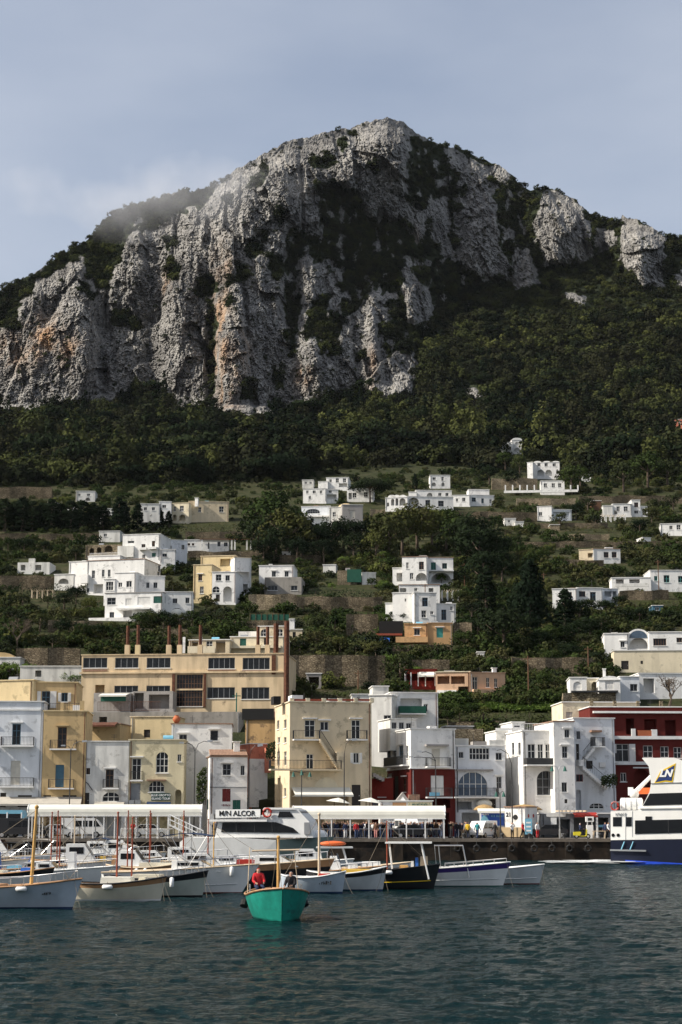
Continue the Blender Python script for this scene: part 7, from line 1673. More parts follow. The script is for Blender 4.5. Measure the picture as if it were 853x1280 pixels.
R2 = [(58, 111, 7, 'gozzo', 'gel_white', 'hull_black', 'white gozzo with long handrail behind the yellow mast', [('rail', .3, .97, .5), ('box', .75, .85, .35, 'blue', .9, 'bucket'), ('box', .3, .6, .4, 'gel_cream', .85)]),
      (133, 116, 6.4, 'motor', 'gel_white', None, 'white motorboat with tall white locker on its bow', [('rail', .5, .97, .5), ('box', .58, .66, 1.5, 'gel_white', .7, 'locker'), ('cabin', .25, .52, .7, 'gel_white')]),
      (238, 118, 6.0, 'gozzo', 'gel_cream', 'wood_deck', 'cream and brown gozzo with slim red mast and twin fenders', [('mast', .25, 5.0, 'wood_red', 0, .05), ('box', .4, .8, .4, 'gel_cream', .9), ('fender', .4, 'sign_white'), ('fender', .5, 'sign_white')]),
      (84, 122, 6.8, 'open', 'gel_white', None, 'white launch with bright blue chair and cushion aboard', [('seat', .3, 'blue', 1.7), ('box', .36, .5, .35, 'light_blue', .9, 'cushion'), ('rail', .5, .97, .4), ('mast', .9, 4.6, 'wood_red', 0, .055)]),
      (214, 123.5, 5.6, 'motor', 'gel_white', 'wood_deck', 'white cruiser with raised cabin and brown cabin door', [('cabin', .3, .7, 1.3, 'gel_white'), ('box', .22, .3, 1.2, 'wood_deck', .7, 'cabin_door'), ('rail', .6, .96, .4), ('mast', .7, 5.0, 'wood_red', 0, .05)]),
      (147, 127.5, 6.0, 'motor', 'gel_white', None, 'white cabin cruiser with square wheelhouse and small pennant', [('cabin', .35, .75, 1.6, 'gel_white'), ('rail', .6, .97, .5), ('mast', .5, 4.0, 'iron', 0, .03), ('box', .76, .84, .5, 'yellow_wood', .9, 'basket')]),
      (250, 128.5, 5.4, 'gozzo', 'wood_deck', 'gel_white', 'varnished brown wooden launch with white sheer line', [('box', .3, .6, .3, 'gel_cream', .9), ('mast', .75, 5.0, 'wood_red', 0, .05)]),
      (88, 133, 6.5, 'motor', 'gel_white', 'navy', 'white boat with navy strake lying behind the red masts', [('rail', .3, .97, .45), ('box', .4, .5, .6, 'blue', .8, 'cover'), ('mast', .82, 5.0, 'wood_red', 0, .055), ('mast', .75, 4.9, 'wood_red', 0, .055)]),
      (192, 134, 6.0, 'open', 'gel_white', None, 'white open boat with thin awning on poles', [('bimini', .3, .75, 2.4, 'canvas_beige'), ('rail', .6, .96, .4)]),
      (128, 140, 6.2, 'gozzo', 'gel_cream', None, 'cream gozzo lying close under the jetty canopy', [('box', .3, .7, .4, 'canvas_white', .9, 'cover'), ('mast', .6, 4.6, 'wood_pale', 0, .06)]),
      (232, 141, 6.0, 'motor', 'gel_white', 'hull_black', 'black-topped white launch near the white gangway', [('cabin', .35, .75, .9, 'gel_white'), ('mast', .5, 4.8, 'wood_red', 0, .06), ('mast', .95, 4.6, 'wood_red', 0, .06)]),
      (345, 119.5, 5.6, 'motor', 'gel_white', None, 'white boat with red and white striped crates amidships', [('box', .55, .8, .55, 'red_paint', .9, 'crate'), ('box', .57, .78, .2, 'sign_white', 1.3, 'crate'), ('rail', .6, .97, .5), ('mast', .2, 4.2, 'wood_mast', 0, .05)]),
      (392, 124.5, 5.4, 'motor', 'gel_white', None, 'white runabout with slatted white engine cover', [('box', .35, .75, .7, 'gel_white', .8, 'engine_cover'), ('box', .78, .9, .35, 'orange_plastic', .9, 'net')]),
      (328, 130, 6.0, 'motor', 'gel_white', None, 'white speedboat with green-tinted windscreen', [('cabin', .4, .8, .7, 'gel_white'), ('rail', .6, .96, .4)]),
      (66, 146, 7.0, 'open', 'gel_white', None, 'white open launch moored close to the buses', [('bimini', .2, .7, 2.3, 'canvas_black'), ('rail', .4, .97, .4)]),
      (468, 119, 5.0, 'open', 'gel_white', None, 'white centre-console boat with a round white fuel drum', [('console', .45, 1.5), ('box', .2, .35, .8, 'gel_white', .6, 'locker'), ('box', .62, .76, .45, 'gel_white', .95, 'drum'), ('rail', .6, .97, .35)]),
      (452, 125.5, 4.8, 'open', 'gel_grey', None, 'grey boat carrying an orange dinghy on its roof frame', [('ttop', .3, .85, 2.4, 'gel_grey'), ('raft', .55, 2.72, 'orange_plastic'), ('console', .5, 1.4)]),
      (508, 121, 4.6, 'open', 'gel_white', None, 'white speedboat with pointed nose beside the black fishing boat', [('box', .3, .6, .45, 'gel_white', .9, 'engine_cover')])]
cab = lambda a, b, h: ('cabin', a, b, h, 'gel_white')
R2 += [(40, 151, 6.5, 'motor', 'gel_white', None, 'white cruiser with a tall wheelhouse close to the black van', [cab(.3, .75, 1.7), ('rail', .6, .97, .6)]), (118, 151, 6.0, 'motor', 'gel_white', 'navy', 'white cruiser with navy strake and low cabin under the long canopy', [cab(.3, .8, 1.0), ('rail', .4, .97, .6), ('mast', .3, 3.6, 'iron', 0, .03)]),
       (196, 151.5, 6.2, 'motor', 'gel_white', None, 'white cruiser with raised cabin close to the gangway', [cab(.25, .7, 1.5), ('rail', .5, .97, .6), ('bimini', .05, .3, 2.6, 'canvas_navy')]), (85, 157, 6.0, 'open', 'gel_white', None, 'white open boat with beige sunshade below the parked taxi', [('bimini', .3, .8, 2.4, 'canvas_beige'), ('console', .5, 1.4)]),
       (165, 157, 6.0, 'motor', 'gel_cream', None, 'cream cabin boat below the red-jacketed person', [cab(.3, .75, 1.4), ('rail', .5, .97, .5)]), (20, 128.5, 6.5, 'motor', 'gel_white', None, 'white cabin boat with grey windscreen by the blue-chair launch', [cab(.35, .8, 1.5), ('rail', .5, .97, .6), ('box', .1, .3, .5, 'canvas_beige', .8, 'cover')]),
       (8, 138.5, 6.5, 'open', 'gel_white', None, 'white launch with dark sunshade near the bus', [('bimini', .2, .8, 2.5, 'canvas_black'), ('rail', .5, .97, .5)]), (300, 123.5, 6.0, 'motor', 'gel_white', None, 'white cruiser with sloping windscreen below the excursion boat', [cab(.3, .8, 1.1), ('rail', .5, .97, .6), ('mast', .6, 4.4, 'wood_red', 0, .05)]),
       (275, 135.5, 6.0, 'motor', 'gel_white', None, 'white day cruiser with green-grey windows below the excursion boat stern', [cab(.3, .8, 1.2), ('rail', .5, .97, .6)]), (372, 137, 6.0, 'open', 'gel_cream', None, 'cream open boat loaded with yellow baskets', [('box', .4, .55, .6, 'yellow_wood', .9, 'basket'), ('box', .6, .75, .5, 'straw', .9, 'basket'), ('rail', .6, .97, .4)]),
       (430, 133, 5.5, 'motor', 'gel_white', None, 'white cabin boat with rounded nose below the crowd', [cab(.3, .75, 1.2), ('box', .78, .9, .4, 'gel_white', .95, 'drum')])]
for i, (bx, Yb, L, kd, hc, st, lb, ex) in enumerate(R2):
    boat({'gozzo': 'gozzo', 'motor': 'motor_boat', 'open': 'launch'}[kd], lb, bx, wl(Yb), L, 2.15, 1.25 + .12 * (i % 3), kd, -6 + (i * 5) % 9, hc, st, ('antifoul_blue', 'antifoul_red', 'antifoul_green')[i % 3], ('wood_deck', 'gel_white', 'wood_pale')[i % 3], 'gel_white', ex)
# striped mooring pole
o = thing('mooring_pole', 'black and white banded mooring pole among the boats', 'pole', onz(148, wl(130), 0)); MB().tube([(0, 0, -1.5), (0, 0, 3.2)], .1, 8).build('pole', 'sign_white', o)
for k in range(7): MB().tube([(0, 0, .3 + k * .42), (0, 0, .5 + k * .42)], .107, 8).build('band', 'ink', o)
# ------------------------------------------------------------------ excursion vessel with name board
r = thing('excursion_boat', 'white excursion boat with wide dark windows and a name board on its roof', 'boat'); A = Block(r, 224, 392, 1010, 1062, 152, -9, 4.4, 0.0); A.place()
h_ = A.hit
def poly(B_, pts): return [B_.hit(*p_) for p_ in pts]
zw = -(A.P0.z) - .3
hullp = poly(A, [(224, 1053), (232, 1047), (300, 1047.5), (345, 1050), (413, 1046)]); q = MB(); hw = 2.2; n = len(hullp)
def hull_pts(sg):
    out = []
    for (u, v), w, fl in zip(hullp, (.9, 1, 1, .95, .03), (.7, .8, .8, .7, .01)): out.append((u, 2.2 + sg * hw * w, v)); out.append((u - (1.3 if w < .1 else 0), 2.2 + sg * hw * fl, zw))
    return out
for sg in (-1, 1):
    P_ = hull_pts(sg); o_ = len(q.v); q.v += P_
    for i in range(n - 1): f = (o_ + 2 * i, o_ + 2 * i + 1, o_ + 2 * i + 3, o_ + 2 * i + 2); q.f.append(f if sg > 0 else f[::-1])
q.f += [(0, 2 * n, 2 * n + 1, 1)]
for i in range(n - 1): q.f.append((2 * i, 2 * i + 2, 2 * n + 2 * i + 2, 2 * n + 2 * i))
hu = A.part('hull', q, 'gel_white'); q = MB()
for sg in (-1, 1):     # grey-green over the white bow flare: its shade put into the colour
    a, b = hullp[3], hullp[4]; q.quad((a[0], 2.2 + sg * (hw * .95 + .02), a[1]), (b[0], 2.2 + sg * .07, b[1]), (b[0] - 1.3, 2.2 + sg * .06, zw), (a[0], 2.2 + sg * (hw * .7 + .03), zw))
A.part('bow_shade_panel', q, 'bow_shade_greygreen')
cab = poly(A, [(268, 1047), (272, 1027), (318, 1026), (335, 1012), (372, 1012), (386, 1027), (391, 1047)]); A.part('cabin', MB().prism(cab, .25, 4.1, 'y'), 'gel_white')
A.part('roof', MB().prism(poly(A, [(263, 1027), (263, 1024.5), (334, 1024.5), (334, 1027)]), -.05, 4.4, 'y'), 'gel_white'); A.part('wheelhouse_roof', MB().prism(poly(A, [(328, 1012), (330, 1009.5), (366, 1009.5), (370, 1012)]), .1, 4.2, 'y'), 'gel_white')
wn = A.part('window_band', MB().prism(poly(A, [(276, 1040), (278, 1028.2), (344, 1027.5), (366, 1035), (373, 1041), (300, 1040.4)]), .18, .24, 'y'), 'glass_tint')
for px in (295, 318, 340): a = h_(px, 1040.5); b = h_(px, 1027.8); MB().box(a[0] - .03, a[0] + .03, .15, .179, a[1], b[1]).build('mullion', 'iron', wn)
A.part('window', MB().prism(poly(A, [(347, 1021.5), (349, 1014.5), (362, 1014.5), (367, 1021.5)]), .18, .24, 'y'), 'glass_tint'); A.part('windscreen', MB().prism(poly(A, [(369, 1021), (365.5, 1014), (374, 1014), (385, 1026.5), (378, 1021.5)]), .3, 4.0, 'y'), 'glass_blue')
A.part('bow_door', MB().prism(poly(A, [(380, 1043), (380, 1028), (386.5, 1028), (388, 1043)]), .16, .22, 'y'), 'shutter_grey')
bd = A.part('name_board', MB().prism(poly(A, [(270, 1022.5), (270, 1012), (326, 1011.5), (326, 1021.5)]), -.12, -.04, 'y'), 'sign_white'); u, v = h_(297, 1016.9)
put_text('M/N ALCOR', .62, (u, -.14, v), 'ink', bd, 0, bold=.012, sx=.98)
u, v = h_(334.5, 1016); lr = MB(); lr.tube([(u + .36 * math.cos(2 * math.pi * k / 14), -.1, v + .36 * math.sin(2 * math.pi * k / 14)) for k in range(15)], .1, 6); lr = A.part('life_ring', lr, 'red_paint'); MB().tube([(u, -.1, v - .25), (u, -.1, v + .26)], .06, 5).build('ring_mark', 'sign_white', lr); MB().tube([(u - .2, -.1, v + .27), (u + .2, -.1, v + .27)], .06, 5).build('ring_mark', 'sign_white', lr)
q = MB(); railing(q, [(h_(270, 1024)[0], .1, 0), (h_(326, 1024)[0], .1, 0)], h_(270, 1024.4)[1], .35, .35); A.part('rail', q, 'steel'); u, v = h_(395, 1041); A.part('winch', MB().ball((u, 2.2, v - .2), (.7, .5, .45), 8, 5), 'sign_white', smooth=True)
A.text('ALCOR', 376, 1049.5, .3, 'ink', -.35)
# ------------------------------------------------------------------ ferry
r = thing('ferry', 'tall white ferry stern with dark window bands, orange boat and blue-black hull', 'ferry'); F_ = Block(r, 763.5, 1120, 947, 1077, 169, -15, 9.0, 0.0); F_.place(); h_ = F_.hit; zw = -F_.P0.z - .6
def fpoly(name, pts, y0, y1, m_, parent=None): return F_.part(name, MB().prism(poly(F_, pts), y0, y1, 'y'), m_)
fpoly('hull', [(763.5, 1084), (763.5, 1050.5), (1110, 1045), (1095, 1092)], 0, 9, 'navy'); fpoly('boot_stripe', [(782, 1079), (782, 1075), (860, 1079.5), (1090, 1086), (1090, 1092), (860, 1085)], -.05, -.004, 'blue_bright')
fpoly('main_house', [(763.5, 1050.2), (763.5, 1014), (797, 1013), (1080, 1008), (1080, 1045)], .02, 8.98, 'paint_ferry')
fpoly('upper_house', [(797, 1014), (804, 1006), (812, 990), (814, 979), (811, 958), (802.5, 947.5), (843, 947), (860, 953), (1040, 980), (1060, 1008), (1060, 1010)], .05, 8.9, 'paint_ferry')
fpoly('deck_band', [(800, 1011), (800, 1009.5), (1060, 1006), (1060, 1008)], -.1, .04, 'paint_ferry'); fpoly('fold', [(814, 979.6), (814, 979), (980, 974), (980, 974.8)], -.02, .045, 'shutter_grey')
wb_ = fpoly('window_band', [(794, 1042.5), (794, 1025.5), (807, 1025.2), (807, 1020.5), (815, 1020.5), (815, 1025), (1075, 1019), (1075, 1035)], -.03, .015, 'glass_tint'); fpoly('window_band', [(804, 1007), (812.5, 992), (1050, 985), (1050, 1000)], -.0, .045, 'glass_tint')
for px in (836, 858, 880, 905, 930): a, b = h_(px, 1042), h_(px, 1025); MB().box(a[0] - .03, a[0] + .03, -.05, -.031, a[1], b[1]).build('mullion', 'iron', wb_)
for (a, b) in ((766.4, 777.3), (782.7, 789.8)): fpoly('window', [(a, 1033), (a, 1021.3), (b, 1021.3), (b, 1033)], -.01, .015, 'glass')
for px in (766.6, 772.9): u, v = h_(px, 1044); F_.part('porthole', MB().tube([(u, -.02, v), (u, .016, v)], .17, 12), 'glass_tint')
fpoly('door_seam', [(782, 1050), (782, 1016), (782.4, 1016), (782.4, 1050)], -.005, .018, 'shutter_grey'); fpoly('door_seam', [(790.5, 1046), (790.5, 1014), (790.9, 1014), (790.9, 1046)], -.005, .018, 'shutter_grey'); fpoly('rubbing_strake', [(763, 1063.5), (763, 1061.5), (808, 1062.5), (808, 1064.5)], -.25, -.004, 'shutter_grey')
u_, v_ = F_.hit(777, 1018); o_ = marks(6, 0.3, 'shutter_grey'); o_.parent = F_.root; o_.location = F_.rl + Matrix.Rotation(F_.rr, 3, 'Z') @ Vector((u_, -0.03, v_)); o_.rotation_euler = (0, 0, F_.rr)
q = MB()
for k in range(2): a, b = h_(777 + k * 11, 1062), h_(781 + k * 11, 1052); q.tube([(a[0], -.1, a[1]), (b[0], -.1, b[1])], .06, 5)
F_.part('boarding_ladder', q, 'light_blue')
a, b = h_(774, 1005.5), h_(802, 1005.5); can = F_.part('life_raft', MB().tube([(a[0], 1.5, a[1]), (a[0] + .08, 1.5, a[1]), (b[0] - .08, 1.5, a[1]), (b[0], 1.5, a[1])], [.5, .66, .66, .5], 14), 'paint_white', smooth=True)
for f_ in (.25, .5, .75): u = a[0] + (b[0] - a[0]) * f_; MB().tube([(u - .03, 1.5, a[1]), (u + .03, 1.5, a[1])], .675, 14).build('strap', 'shutter_grey', can); MB().box(u - .05, u + .05, 1.0, 2.0, h_(780, 1013.5)[1] - .1, a[1] - .5).build('cradle', 'steel', can)
u, v = h_(768, 1007.5); F_.part('life_ring', MB().tube([(u + .36 * math.cos(2 * math.pi * k / 14), .6, v + .4 * math.sin(2 * math.pi * k / 14)) for k in range(15)], .1, 6), 'red_paint')
a, b, c = h_(786, 1001), h_(790, 991), h_(812, 965); F_.part('davit', MB().tube([(a[0], 2.6, a[1] - .8), (b[0], 2.6, b[1]), (c[0] + .3, 2.6, c[1])], [.3, .24, .16], 8), 'paint_white'); u, v = h_(785.5, 985); F_.part('floodlight', MB().box(u - .25, u + .25, 2.2, 2.8, v - .7, v + .1), 'paint_white'); F_.part('winch', MB().ball((b[0], 2.4, b[1] - .1), .5, 10, 6), 'shutter_white', smooth=True)
u, v = h_(806, 987.5); F_.part('rescue_boat', MB().prism([(u - 1.1, v + .25), (u - .9, v - .35), (u + .9, v - .35), (u + 1.3, v + .3)], 3.2, 4.8, 'y'), 'orange_plastic')
q = MB(); railing(q, [(h_(764, 1014)[0], .15, 0), (h_(797, 1014)[0], .15, 0)], h_(764, 1014)[1], .9, .5); F_.part('railing', q, 'steel')
# emblem: yellow-edged leaning flag with white letters
fpoly('emblem', [(817.5, 980), (826, 963.5), (845, 954), (841, 978), (832, 977)], .02, .045, 'logo_yellow'); fpoly('emblem', [(819.5, 977.8), (827.3, 965), (843.3, 956.6), (839.8, 976), (831.5, 975.3)], .0, .019, 'logo_blue'); F_.text('LN', 831.8, 967, .95, 'sign_white', .03, shear=.35, bold=.045)
# foam left by the ferry
q = MB(); r0 = random.Random(4)
for k in range(150):
    px = r0.uniform(686, 800); c = onz(px, topix(Vector((0, 170 + r0.uniform(-3.5, 5.5) * (1 if px > 730 else .6), 0)))[1], 0); rr = r0.uniform(.3, 1.1); n = 7
    q.add([(c.x + rr * 1.6 * math.cos(2 * math.pi * i / n) * r0.uniform(.6, 1), c.y + rr * .6 * math.sin(2 * math.pi * i / n) * r0.uniform(.6, 1), .10 + .001 * k) for i in range(n)], [tuple(range(n))])
tag(q.build('wake_foam', 'foam'), 'white foam trailing behind the ferry stern', 'foam', kind='stuff')
# ------------------------------------------------------------------ quay canopies
def canopy(label, x0, x1, Y, th, spring, rise, deep, n_posts):
    a = math.radians(th); P = q_at(x0, Y); d = Vector((math.cos(a), math.sin(a), 0)); dr = ray(x1, 1040); s_ = (P.cross(Vector((dr.x, dr.y, 0))).z) / (Vector((dr.x, dr.y, 0)).cross(d).z); L = abs(s_); root = thing('vaulted_canopy', label, 'canopy', P, a); n = 10
    arc = [(deep / 2 - deep / 2 * math.cos(math.pi * k / n), spring + rise * math.sin(math.pi * k / n) ** .8) for k in range(n + 1)]; inn = [(deep / 2 + (y_ - deep / 2) * .97, z_ - .05) for y_, z_ in arc[::-1]]; q = MB()
    q.prism(arc + inn, 0, L, 'x'); q.box(0, L, -.04, -.003, spring - .32, spring + .08); q.build('roof', 'canvas_white', root, False)
    for xx in (0, L):
        q = MB(); q.tube([(xx, y_, z_) for y_, z_ in arc], .07, 6); q.build('end_hoop', 'paint_white', root)
    q = MB().box(-.05, L + .05, -.1, 0.06, spring - .42, spring - .33).box(-.05, L + .05, deep - .06, deep + .1, spring - .12, spring - .02); q.build('beam', 'paint_white', root)
    for k in range(n_posts):
        xx = .15 + (L - .3) * k / (n_posts - 1)
        for yy in (.0, deep): MB().box(xx - .06, xx + .06, yy - .06, yy + .06, 0, spring - .1 if yy else spring - .42).build('post', 'paint_white', root)
    return root, L
cL, LL = canopy('long white vaulted canopy on posts along the jetty beside the gangway', 34, 252, 183.2, 2.5, 2.75, .85, 2.6, 17)
cR, LR = canopy('shorter white vaulted canopy sheltering the waiting crowd', 366, 557, 184, -1.5, 2.45, 1.0, 2.8, 9)
q = MB(); railing(q, [(10, -.4, 0), (LL - 3, -.4, 0)], 0, 1.0, .8, .02); q.build('railing', 'paint_white', cL); q = MB(); railing(q, [(1, -.5, 0), (LR - .5, -.5, 0)], 0, 1.0, 1.4, .02); q.build('railing', 'steel', cR)
o = thing('gangway', 'white sloping gangway with tube handrails at the canopy end', 'gangway', q_at(212, 182.5)); L = 3.6
q = MB().prism([(0, 1.5), (L, -.2), (L, -.35), (0, 1.35)], -.6, .6, 'y'); q.build('ramp', 'paint_white', o)
for sg in (-.6, .6):
    q = MB(); q.tube([(0, sg, 2.5), (L, sg, .8)], .04, 5); q.tube([(0, sg, 2.0), (L, sg, .3)], .03, 5)
    for k in range(7): x = L * k / 6; z = 1.5 - 1.7 * k / 6; q.tube([(x, sg, z), (x, sg, z + 1.0)], .03, 5)
    q.build('handrail', 'paint_white', o)
# ------------------------------------------------------------------ crowd
cl = ['cloth_black', 'cloth_navy', 'cloth_grey', 'cloth_black', 'cloth_brown', 'cloth_denim', 'cloth_navy', 'cloth_khaki', 'cloth_black', 'cloth_white']; tr_ = ['cloth_denim', 'cloth_black', 'cloth_navy', 'cloth_khaki', 'cloth_grey']
cn = {'cloth_black': 'black', 'cloth_navy': 'navy', 'cloth_grey': 'grey', 'cloth_brown': 'brown', 'cloth_denim': 'blue denim', 'cloth_khaki': 'khaki', 'cloth_white': 'white', 'cloth_red': 'red', 'cloth_yellow': 'yellow', 'cloth_teal': 'teal', 'cloth_pink': 'pink', 'cloth_blue': 'blue'}
rp = random.Random(21)
def crowd(n, x0, x1, Y0, Y1, where, group):
    used = []
    for k in range(n):
        for _ in range(30):
            px, Y = x0 + (x1 - x0) * (k + rp.random()) / n, rp.uniform(Y0, Y1)
            if all(abs(px - a) > 3.2 or abs(Y - b) > .7 for a, b in used): break
        used.append((px, Y)); j, t_, ps, hr_ = rp.choice(cl), rp.choice(tr_), rp.choice(['stand', 'stand', 'walk', 'raise']), rp.choice(['hair', 'cloth_brown', 'cloth_khaki']); person(q_at(px, Y), '%s person in %s jacket and %s trousers %s' % (({'stand': '', 'walk': 'walking', 'raise': 'arms-raised'}[ps] + {'hair': ' dark-haired', 'cloth_brown': ' brown-haired', 'cloth_khaki': ' fair-haired'}[hr_]).strip(), cn[j], cn[t_], where), j, t_, ps, rp.uniform(-2, 2), group, hr_, rp.uniform(.92, 1.06))
crowd(46, 404, 490, 184.6, 191, 'in the canopy crowd', 'crowd under the shorter canopy'); crowd(28, 500, 556, 186.3, 191, 'behind the black car', 'crowd behind the black car'); crowd(12, 262, 330, 185, 192, 'behind the excursion boat', 'people behind the excursion boat'); crowd(8, 318, 345, 196, 203, 'in the narrow alley', 'people in the alley'); crowd(13, 560, 600, 183, 190, 'on the open quay', 'people on the open quay'); crowd(6, 372, 402, 185, 190, 'near the awning', 'people near the awning')
person(q_at(166, 183.1), 'person in red jacket and white cap raising arms by the long canopy', 'cloth_red', 'cloth_black', 'raise', .4, None, 'cloth_white'); person(q_at(445.5, 182.6), 'person in a bright red coat standing before the crowd', 'cloth_red', 'cloth_denim', 'stand', .3)
person(q_at(585, 182.6), 'person with a yellow backpack-coloured jacket on the quay', 'cloth_yellow', 'cloth_black', 'stand', 3.0); person(q_at(597, 182.8), 'person in teal jacket next to the white van', 'cloth_teal', 'cloth_navy', 'walk', 2.6); person(q_at(619, 181.6), 'person in dark clothes walking in front of the white van', 'cloth_black', 'cloth_black', 'walk', -1.2)
person(q_at(640.5, 182), 'person in white shirt and black trousers raising a camera', 'cloth_white', 'cloth_black', 'raise', .2); person(q_at(654, 181.8), 'person in red hooded jacket beside the blue notice stand', 'cloth_red', 'cloth_black', 'walk', 1.0); person(q_at(672, 184), 'person in white and red standing by the black car at the kiosk', 'cloth_white', 'cloth_red', 'stand', .6); person(q_at(432, 182.6), 'person in navy coat and pale trousers near the lamp post', 'cloth_navy', 'cloth_white', 'stand', .4); person(q_at(470, 182.7), 'person with brown jacket and pink trousers in front of the crowd', 'cloth_brown', 'cloth_pink', 'stand', -.3)
person(q_at(757, 183), 'person in dark blue jacket leaning by the blue ticket booth', 'cloth_navy', 'cloth_black', 'stand', -.6); person(q_at(761, 182.3), 'person in white top beside the ferry', 'cloth_white', 'cloth_black', 'walk', .8)
# ------------------------------------------------------------------ vehicles
def wheel(parent, x, y, r, w=.2):
    o_ = MB().tube([(x, y - w / 2, r), (x, y + w / 2, r)], r, 14).build('wheel', 'rubber', parent); MB().tube([(x, y - w / 2 - .012, r), (x, y + w / 2 + .012, r)], r * .6, 10).build('rim', 'steel', o_)
def vehicle(name, label, cat, px, Y, th, L, Wd, prof, m_, wins, wheels, wr, lights='sign_white', lamp_z=.65):
    P = q_at(px, Y); o_ = thing(name, label, cat, P, math.radians(th)); w = Wd / 2; MB().prism(prof, -w, w, 'y').build('body', m_, o_)
    for pts in wins:
        for sg in (-1, 1): MB().prism(pts, sg * w, sg * (w + .015), 'y').build('window', 'glass_tint', o_)
    fr_ = sorted(prof, key=lambda p_: -p_[0])[:1][0]; xs = [p_[0] for p_ in prof]
    for x in wheels:
        for sg in (-1, 1): wheel(o_, x, sg * (w - .08), wr)
    for sg in (-1, 1): MB().box(max(xs) - .05, max(xs) + .02, sg * w * .7 - .12, sg * w * .7 + .12, lamp_z, lamp_z + .16).build('headlight', lights, o_); MB().box(min(xs) - .02, min(xs) + .05, sg * w * .75 - .1, sg * w * .75 + .1, lamp_z, lamp_z + .2).build('tail_light', 'red_paint', o_)
    return o_
car = [(-2.0, .35), (2.0, .35), (2.05, .7), (1.9, .9), (1.0, 1.0), (.45, 1.42), (-1.1, 1.45), (-1.75, 1.0), (-2.05, .92)]; carw = [[(.9, 1.0), (.42, 1.36), (-.25, 1.37), (-.25, 1.0)], [(-.33, 1.0), (-.33, 1.37), (-1.05, 1.38), (-1.55, 1.0)]]
van = [(-2.4, .4), (2.2, .4), (2.35, .7), (2.3, 1.1), (1.6, 1.9), (1.3, 2.1), (-2.35, 2.15), (-2.42, .8)]; vanw = [[(2.0, 1.2), (1.5, 1.85), (.7, 1.85), (.7, 1.2)], [(.55, 1.2), (.55, 1.85), (-.8, 1.85), (-.8, 1.2)]]
vehicle('parked_car', 'black car parked beneath the shorter canopy', 'car', 515, 185.6, 4, 4, 1.7, car, 'hull_black', carw, (-1.3, 1.3), .31); vehicle('parked_van', 'white van parked behind the black car', 'van', 507, 193, -75, 4.8, 1.9, van, 'paint_white', vanw, (-1.5, 1.5), .34); vehicle('parked_van', 'small white van with raised windscreen beside the blue kiosk', 'van', 604, 187.2, -120, 4.2, 1.7, [(x * .8, z * .86) for x, z in van], 'paint_white', [[(x * .8, z * .86) for x, z in w] for w in vanw], (-1.2, 1.2), .3)
vehicle('parked_car', 'black car beside the white and red dressed person', 'car', 686, 188.2, 178, 4, 1.7, car, 'hull_black', carw, (-1.3, 1.3), .31); bus = [(-3.6, .4), (3.5, .4), (3.6, .9), (3.55, 2.3), (3.3, 3.0), (-3.5, 3.0), (-3.6, 2.6)]; busw = [[(3.2 - 1.6 * k, 1.5), (3.2 - 1.6 * k, 2.6), (1.8 - 1.6 * k, 2.6), (1.8 - 1.6 * k, 1.5)] for k in range(4)]
bb = vehicle('bus', 'light blue and white bus waiting at the quay', 'bus', -8, 190, 0, 7, 2.3, bus, 'light_blue', busw, (-2.3, 2.2), .42)
for k in range(5):
    for sg in (-1, 1): MB().box(3.28 - 1.6 * k - .07, 3.28 - 1.6 * k + .07, sg * 1.152, sg * 1.175, 1.45, 2.75).build('window_post', 'paint_white', bb)
vehicle('parked_van', 'black van standing beyond the bus', 'van', 22, 187, 0, 4.6, 1.9, van, 'hull_black', vanw, (-1.5, 1.5), .34); vehicle('parked_car', 'white taxi parked behind the yellow mast', 'car', 74, 190, 8, 4, 1.7, car, 'paint_white', carw, (-1.3, 1.3), .31); vehicle('parked_van', 'white minibus parked next to the white taxi', 'van', 104, 190.5, 4, 4.6, 1.9, van, 'paint_white', vanw, (-1.5, 1.5), .34); vehicle('parked_car', 'dark car half hidden behind the canopy posts', 'car', 48, 189, 2, 4, 1.7, car, 'hull_black', carw, (-1.3, 1.3), .31); vehicle('parked_car', 'silver car under the longer canopy near the red-jacketed person', 'car', 188, 191, 4, 4, 1.7, car, 'gel_grey', carw, (-1.3, 1.3), .31)
o = thing('scooter', 'bright yellow scooter with rider in dark blue', 'scooter', q_at(728, 182), math.radians(0))
for x in (-.62, .62): MB().tube([(x, -.06, .25), (x, .06, .25)], .25, 14).build('tyre', 'rubber', o); MB().tube([(x, -.07, .25), (x, .07, .25)], .13, 10).build('rim', 'steel', o)
MB().prism([(-.95, .35), (-.3, .3), (-.1, .62), (-.25, .74), (-.95, .7)], -.17, .17, 'y').build('body', 'yellow_plastic', o); MB().box(-.3, .35, -.15, .15, .24, .31).build('footboard', 'yellow_plastic', o); MB().prism([(.3, .28), (.46, .28), (.52, .9), (.42, .98)], -.22, .22, 'y').build('leg_shield', 'yellow_plastic', o); MB().prism([(-.85, .74), (-.2, .75), (-.2, .84), (-.85, .86)], -.14, .14, 'y').build('seat', 'rubber', o); MB().tube([(.62, 0, .28), (.44, 0, 1.02)], .035, 6).build('fork', 'steel', o); MB().tube([(.40, -.3, 1.06), (.44, 0, 1.02), (.40, .3, 1.06)], .022, 5).build('handlebar', 'iron', o); MB().ball((.54, 0, .92), .08, 8, 5).build('headlight', 'sign_white', o)
person(q_at(725.5, 182), 'person in dark blue with a white helmet riding the yellow scooter', 'cloth_navy', 'cloth_black', 'sit', math.pi / 2, None, 'cloth_white', .95, 0.0)
